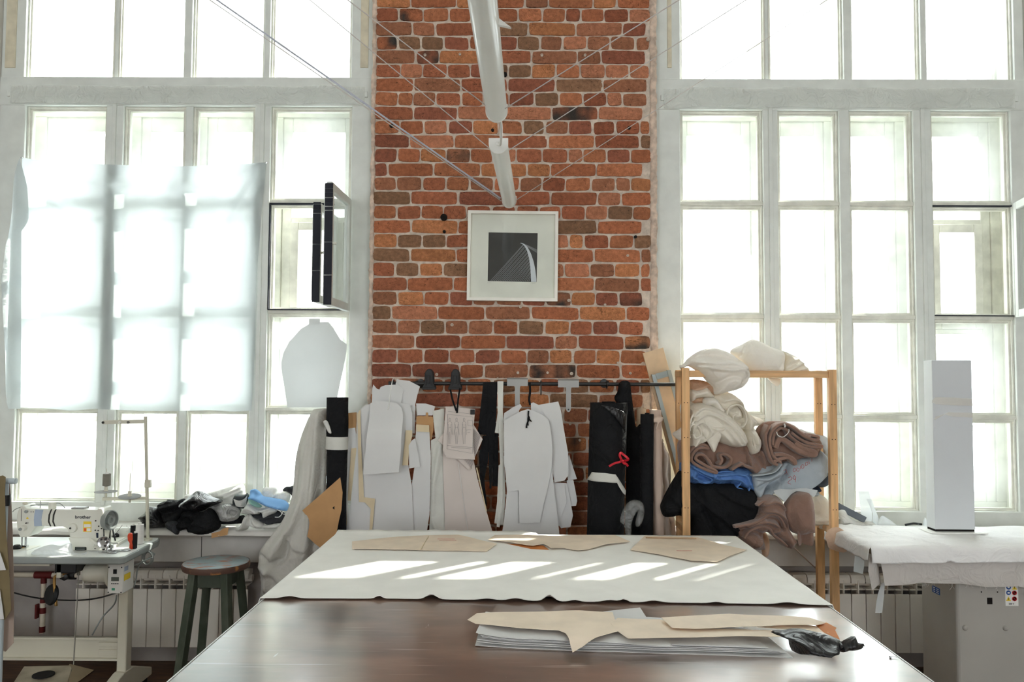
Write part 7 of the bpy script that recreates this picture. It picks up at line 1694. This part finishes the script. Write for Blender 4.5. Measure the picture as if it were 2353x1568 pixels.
b = MB(); b.add(vs, fs); cov = tag(b.build('table_cover', 'iron_cloth', smooth=True, solid=.0016), 'white cloth cover wrinkled over the ironing table board, its short hem hanging', 'cloth')
zu = zz(1880, 1080, 4.975)
a = sheet('hanging_skirt', zu([(668, 930), (900, 940), (1300, 935), (2000, 935), (3100, 960), (3100, 1370), (2360, 1345), (2250, 1320), (1900, 1330), (1600, 1290), (1300, 1290), (1150, 1280), (1000, 1300), (735, 1312), (715, 1180), (690, 1050)]), yI0 + .05, 'iron_skirt', .0012, .02,
          fn=lambda x, z: .014 * noise.noise(Vector((x * 6, z * 3, 5))) - .02, wrinkles=[(5, .004, 3, .4, 3)])
tag(a, 'longer white cloth skirt with a frayed hem hanging below the ironing table cover', 'cloth')
rs2 = random.Random(9); b = MB()
for k in range(26):
    px = 1890 + 1880 / 4.975 * 0 + rs2.uniform(1150, 2350) / 4.975; q = at_y(px, 1338 + (px - 2110) * .04, yI0 - .02); l = rs2.uniform(.008, .03)
    b.tube([q, q + Vector((rs2.uniform(-.004, .004), 0, -l * .5)), q + Vector((rs2.uniform(-.01, .01), 0, -l))], .0005, 4)
b.build('loose_thread', 'iron_skirt', a)['kind'] = 'stuff'
tag(sheet('hanging_cloth', zu([(560, 1005), (640, 960), (690, 980), (705, 1120), (725, 1310), (660, 1345), (603, 1372), (580, 1270), (552, 1150)]), yI0 + .05, 'iron_skirt', .001, .015, fn=lambda x, z: .02 * math.sin(x * 30), wrinkles=[(9, .004, 2)]), 'pointed white cloth end hanging at the corner of the ironing table', 'cloth')
tag(sheet('hanging_cloth', zu([(735, 1300), (775, 1290), (765, 1450), (735, 1640), (655, 1640), (690, 1440)]), yI0 + .08, 'gauze', .001, .02, fn=lambda x, z: .01 * math.sin(z * 12)), 'thin see-through strip hanging in front of the radiator by the ironing table', 'cloth')
# column box standing on the table
yT = 4.04
t0, t1, t2, t3 = at_y(2143, 828, yT), at_y(2232, 829, yT), at_y(2241, 1202, yT), at_y(2147, 1202, yT)
tw_ = thing('column_box', 'tall grey-white box column standing on the ironing table, wrapped with clear tape', 'box', ((t2.x + t3.x) / 2, yT + .04, zI))
xL_, xR_ = (t0.x + t3.x) / 2, (t1.x + t2.x) / 2; zTop = t0.z; zBt = zI + .02
b = MB(); b.box(xL_, xR_, yT, yT + .085, zBt, zTop); b.build('shell', 'tower', tw_, bevel=.003)
b = MB(); b.box(xL_ + .002, xR_ - .002, yT + .004, yT + .08, zI + .008, zBt); b.build('shadow_gap', 'hole', tw_)
b = MB(); b.box(xL_ - .035, xR_ + .045, yT - .035, yT + .1, zI + .003, zI + .010); b.build('base_plate', 'white_label', tw_, bevel=.003)
for pts in ([(2142, 920), (2150, 913), (2190, 914), (2233, 917), (2235, 933), (2190, 932), (2150, 929), (2142, 925)], [(2146, 966), (2150, 958), (2170, 952), (2180, 948), (2235, 949), (2235, 960), (2190, 958), (2170, 953), (2155, 962)]):
    sheet('clear_tape', pts, yT - .003, 'clear_tape', .0006, .01, parent=tw_)

# ------------------------------------------------------------------ odds and ends between the rack and the ironing table
GO = 'odds and ends behind the ironing table'
M['dark_metal'] = mat('dark_grey_metal', (86, 92, 98), 0.45, metal=0.4)
a_, c_ = at_y(1918, 1160, 4.34), at_y(1988, 1196, 4.30); b = MB(); b.obox(a_, c_, .02, .035, (0, 1, 0)); tag(b.build('metal_bar', 'dark_metal', bevel=.003), 'dark grey metal bar sloping down behind the ironing table', 'bar', GO)
def od(pts, Y, T, mt, label, wrk=(), folds=(), edge=.03): return tag(lump('cloth_scrap', zu(pts), Y, T, mt, edge, .006, folds=[(zu(f[0]),) + tuple(f[1:]) for f in folds], wrinkles=wrk), label, 'cloth', GO)
tag(sheet('cloth_scrap', zu([(462, 200), (555, 172), (580, 280), (600, 380), (605, 520), (600, 650), (500, 650), (495, 450), (478, 320)]), 4.36, 'gauze', .001, .01, fn=lambda x, z: .012 * math.sin(x * 45)), 'stiff white strip standing upright against the window, the taller one', 'cloth', GO)
tag(sheet('cloth_scrap', zu([(555, 330), (600, 330), (640, 450), (680, 540), (700, 650), (610, 650), (615, 500)]), 4.34, 'gauze', .001, .01, fn=lambda x, z: .012 * math.sin(x * 45)), 'stiff white strip leaning beside the taller upright strip', 'cloth', GO)
od([(225, 480), (300, 460), (340, 520), (440, 590), (600, 590), (640, 640), (420, 660), (300, 640), (225, 640)], 4.30, .03, 'white_soft', 'white crumpled cloth under the dark metal bar', [(9, .008, 4)])
od([(700, 560), (740, 525), (800, 560), (890, 625), (900, 645), (690, 645)], 4.28, .015, 'gauze', 'small curled white scrap behind the ironing table', [(9, .004, 6)])
od([(1200, 640), (1215, 548), (1245, 580), (1270, 640)], 4.24, .008, 'gauze', 'small pointed white paper scrap beside the column box', ())
q0, q1 = at_y(2080, 1207, 4.24), at_y(2118, 1205.5, 4.24); b = MB(); b.tube([q0, q0.lerp(q1, .5) + Vector((0, 0, .006)), q1], .006, 8, res=4); tag(b.build('black_cord', 'rubber', smooth=True), 'short black cord behind the ironing table near the column box', 'cord', GO)
tag(sheet('cloth_scrap', zu([(75, 760), (110, 700), (170, 670), (240, 660), (300, 700), (350, 780), (400, 860), (350, 905), (290, 945), (225, 940), (130, 900)]), 4.10, 'felt_peach', .0012, .01, fn=lambda x, z: .015 * math.sin(x * 40), wrinkles=[(12, .006, 3)]), 'peach-toned cloth glowing at the end of the ironing table', 'cloth', GO)
tag(sheet('hanging_cloth', zu([(415, 960), (530, 1000), (525, 1110), (508, 1190), (400, 1160), (408, 1060)]), 4.10, 'gauze', .001, .012, fn=lambda x, z: .01 * math.sin(x * 50)), 'thin white cloth end hanging in front of the sill by the rack', 'cloth', GO)
a_, c_ = at_y(1815, 1250, 4.40), at_y(1882, 1314, 4.40); b = MB(); b.cyl(a_, c_, .004, .003); tag(b.build('thin_stick', 'taupe_card', smooth=True), 'thin brown stick sloping below the brown felt on the rack', 'cord', GO)  # stiff thin stick with free ends; nothing hangs here
# paper on the floor by the treadle
tag(flat('floor_paper', [(160, 1527), (216, 1541), (150, 1590), (130, 1590)], .004, 'tape', .0008, .04, fn=lambda x, y: .002), 'grey paper lying on the floor beside the treadle', 'paper')
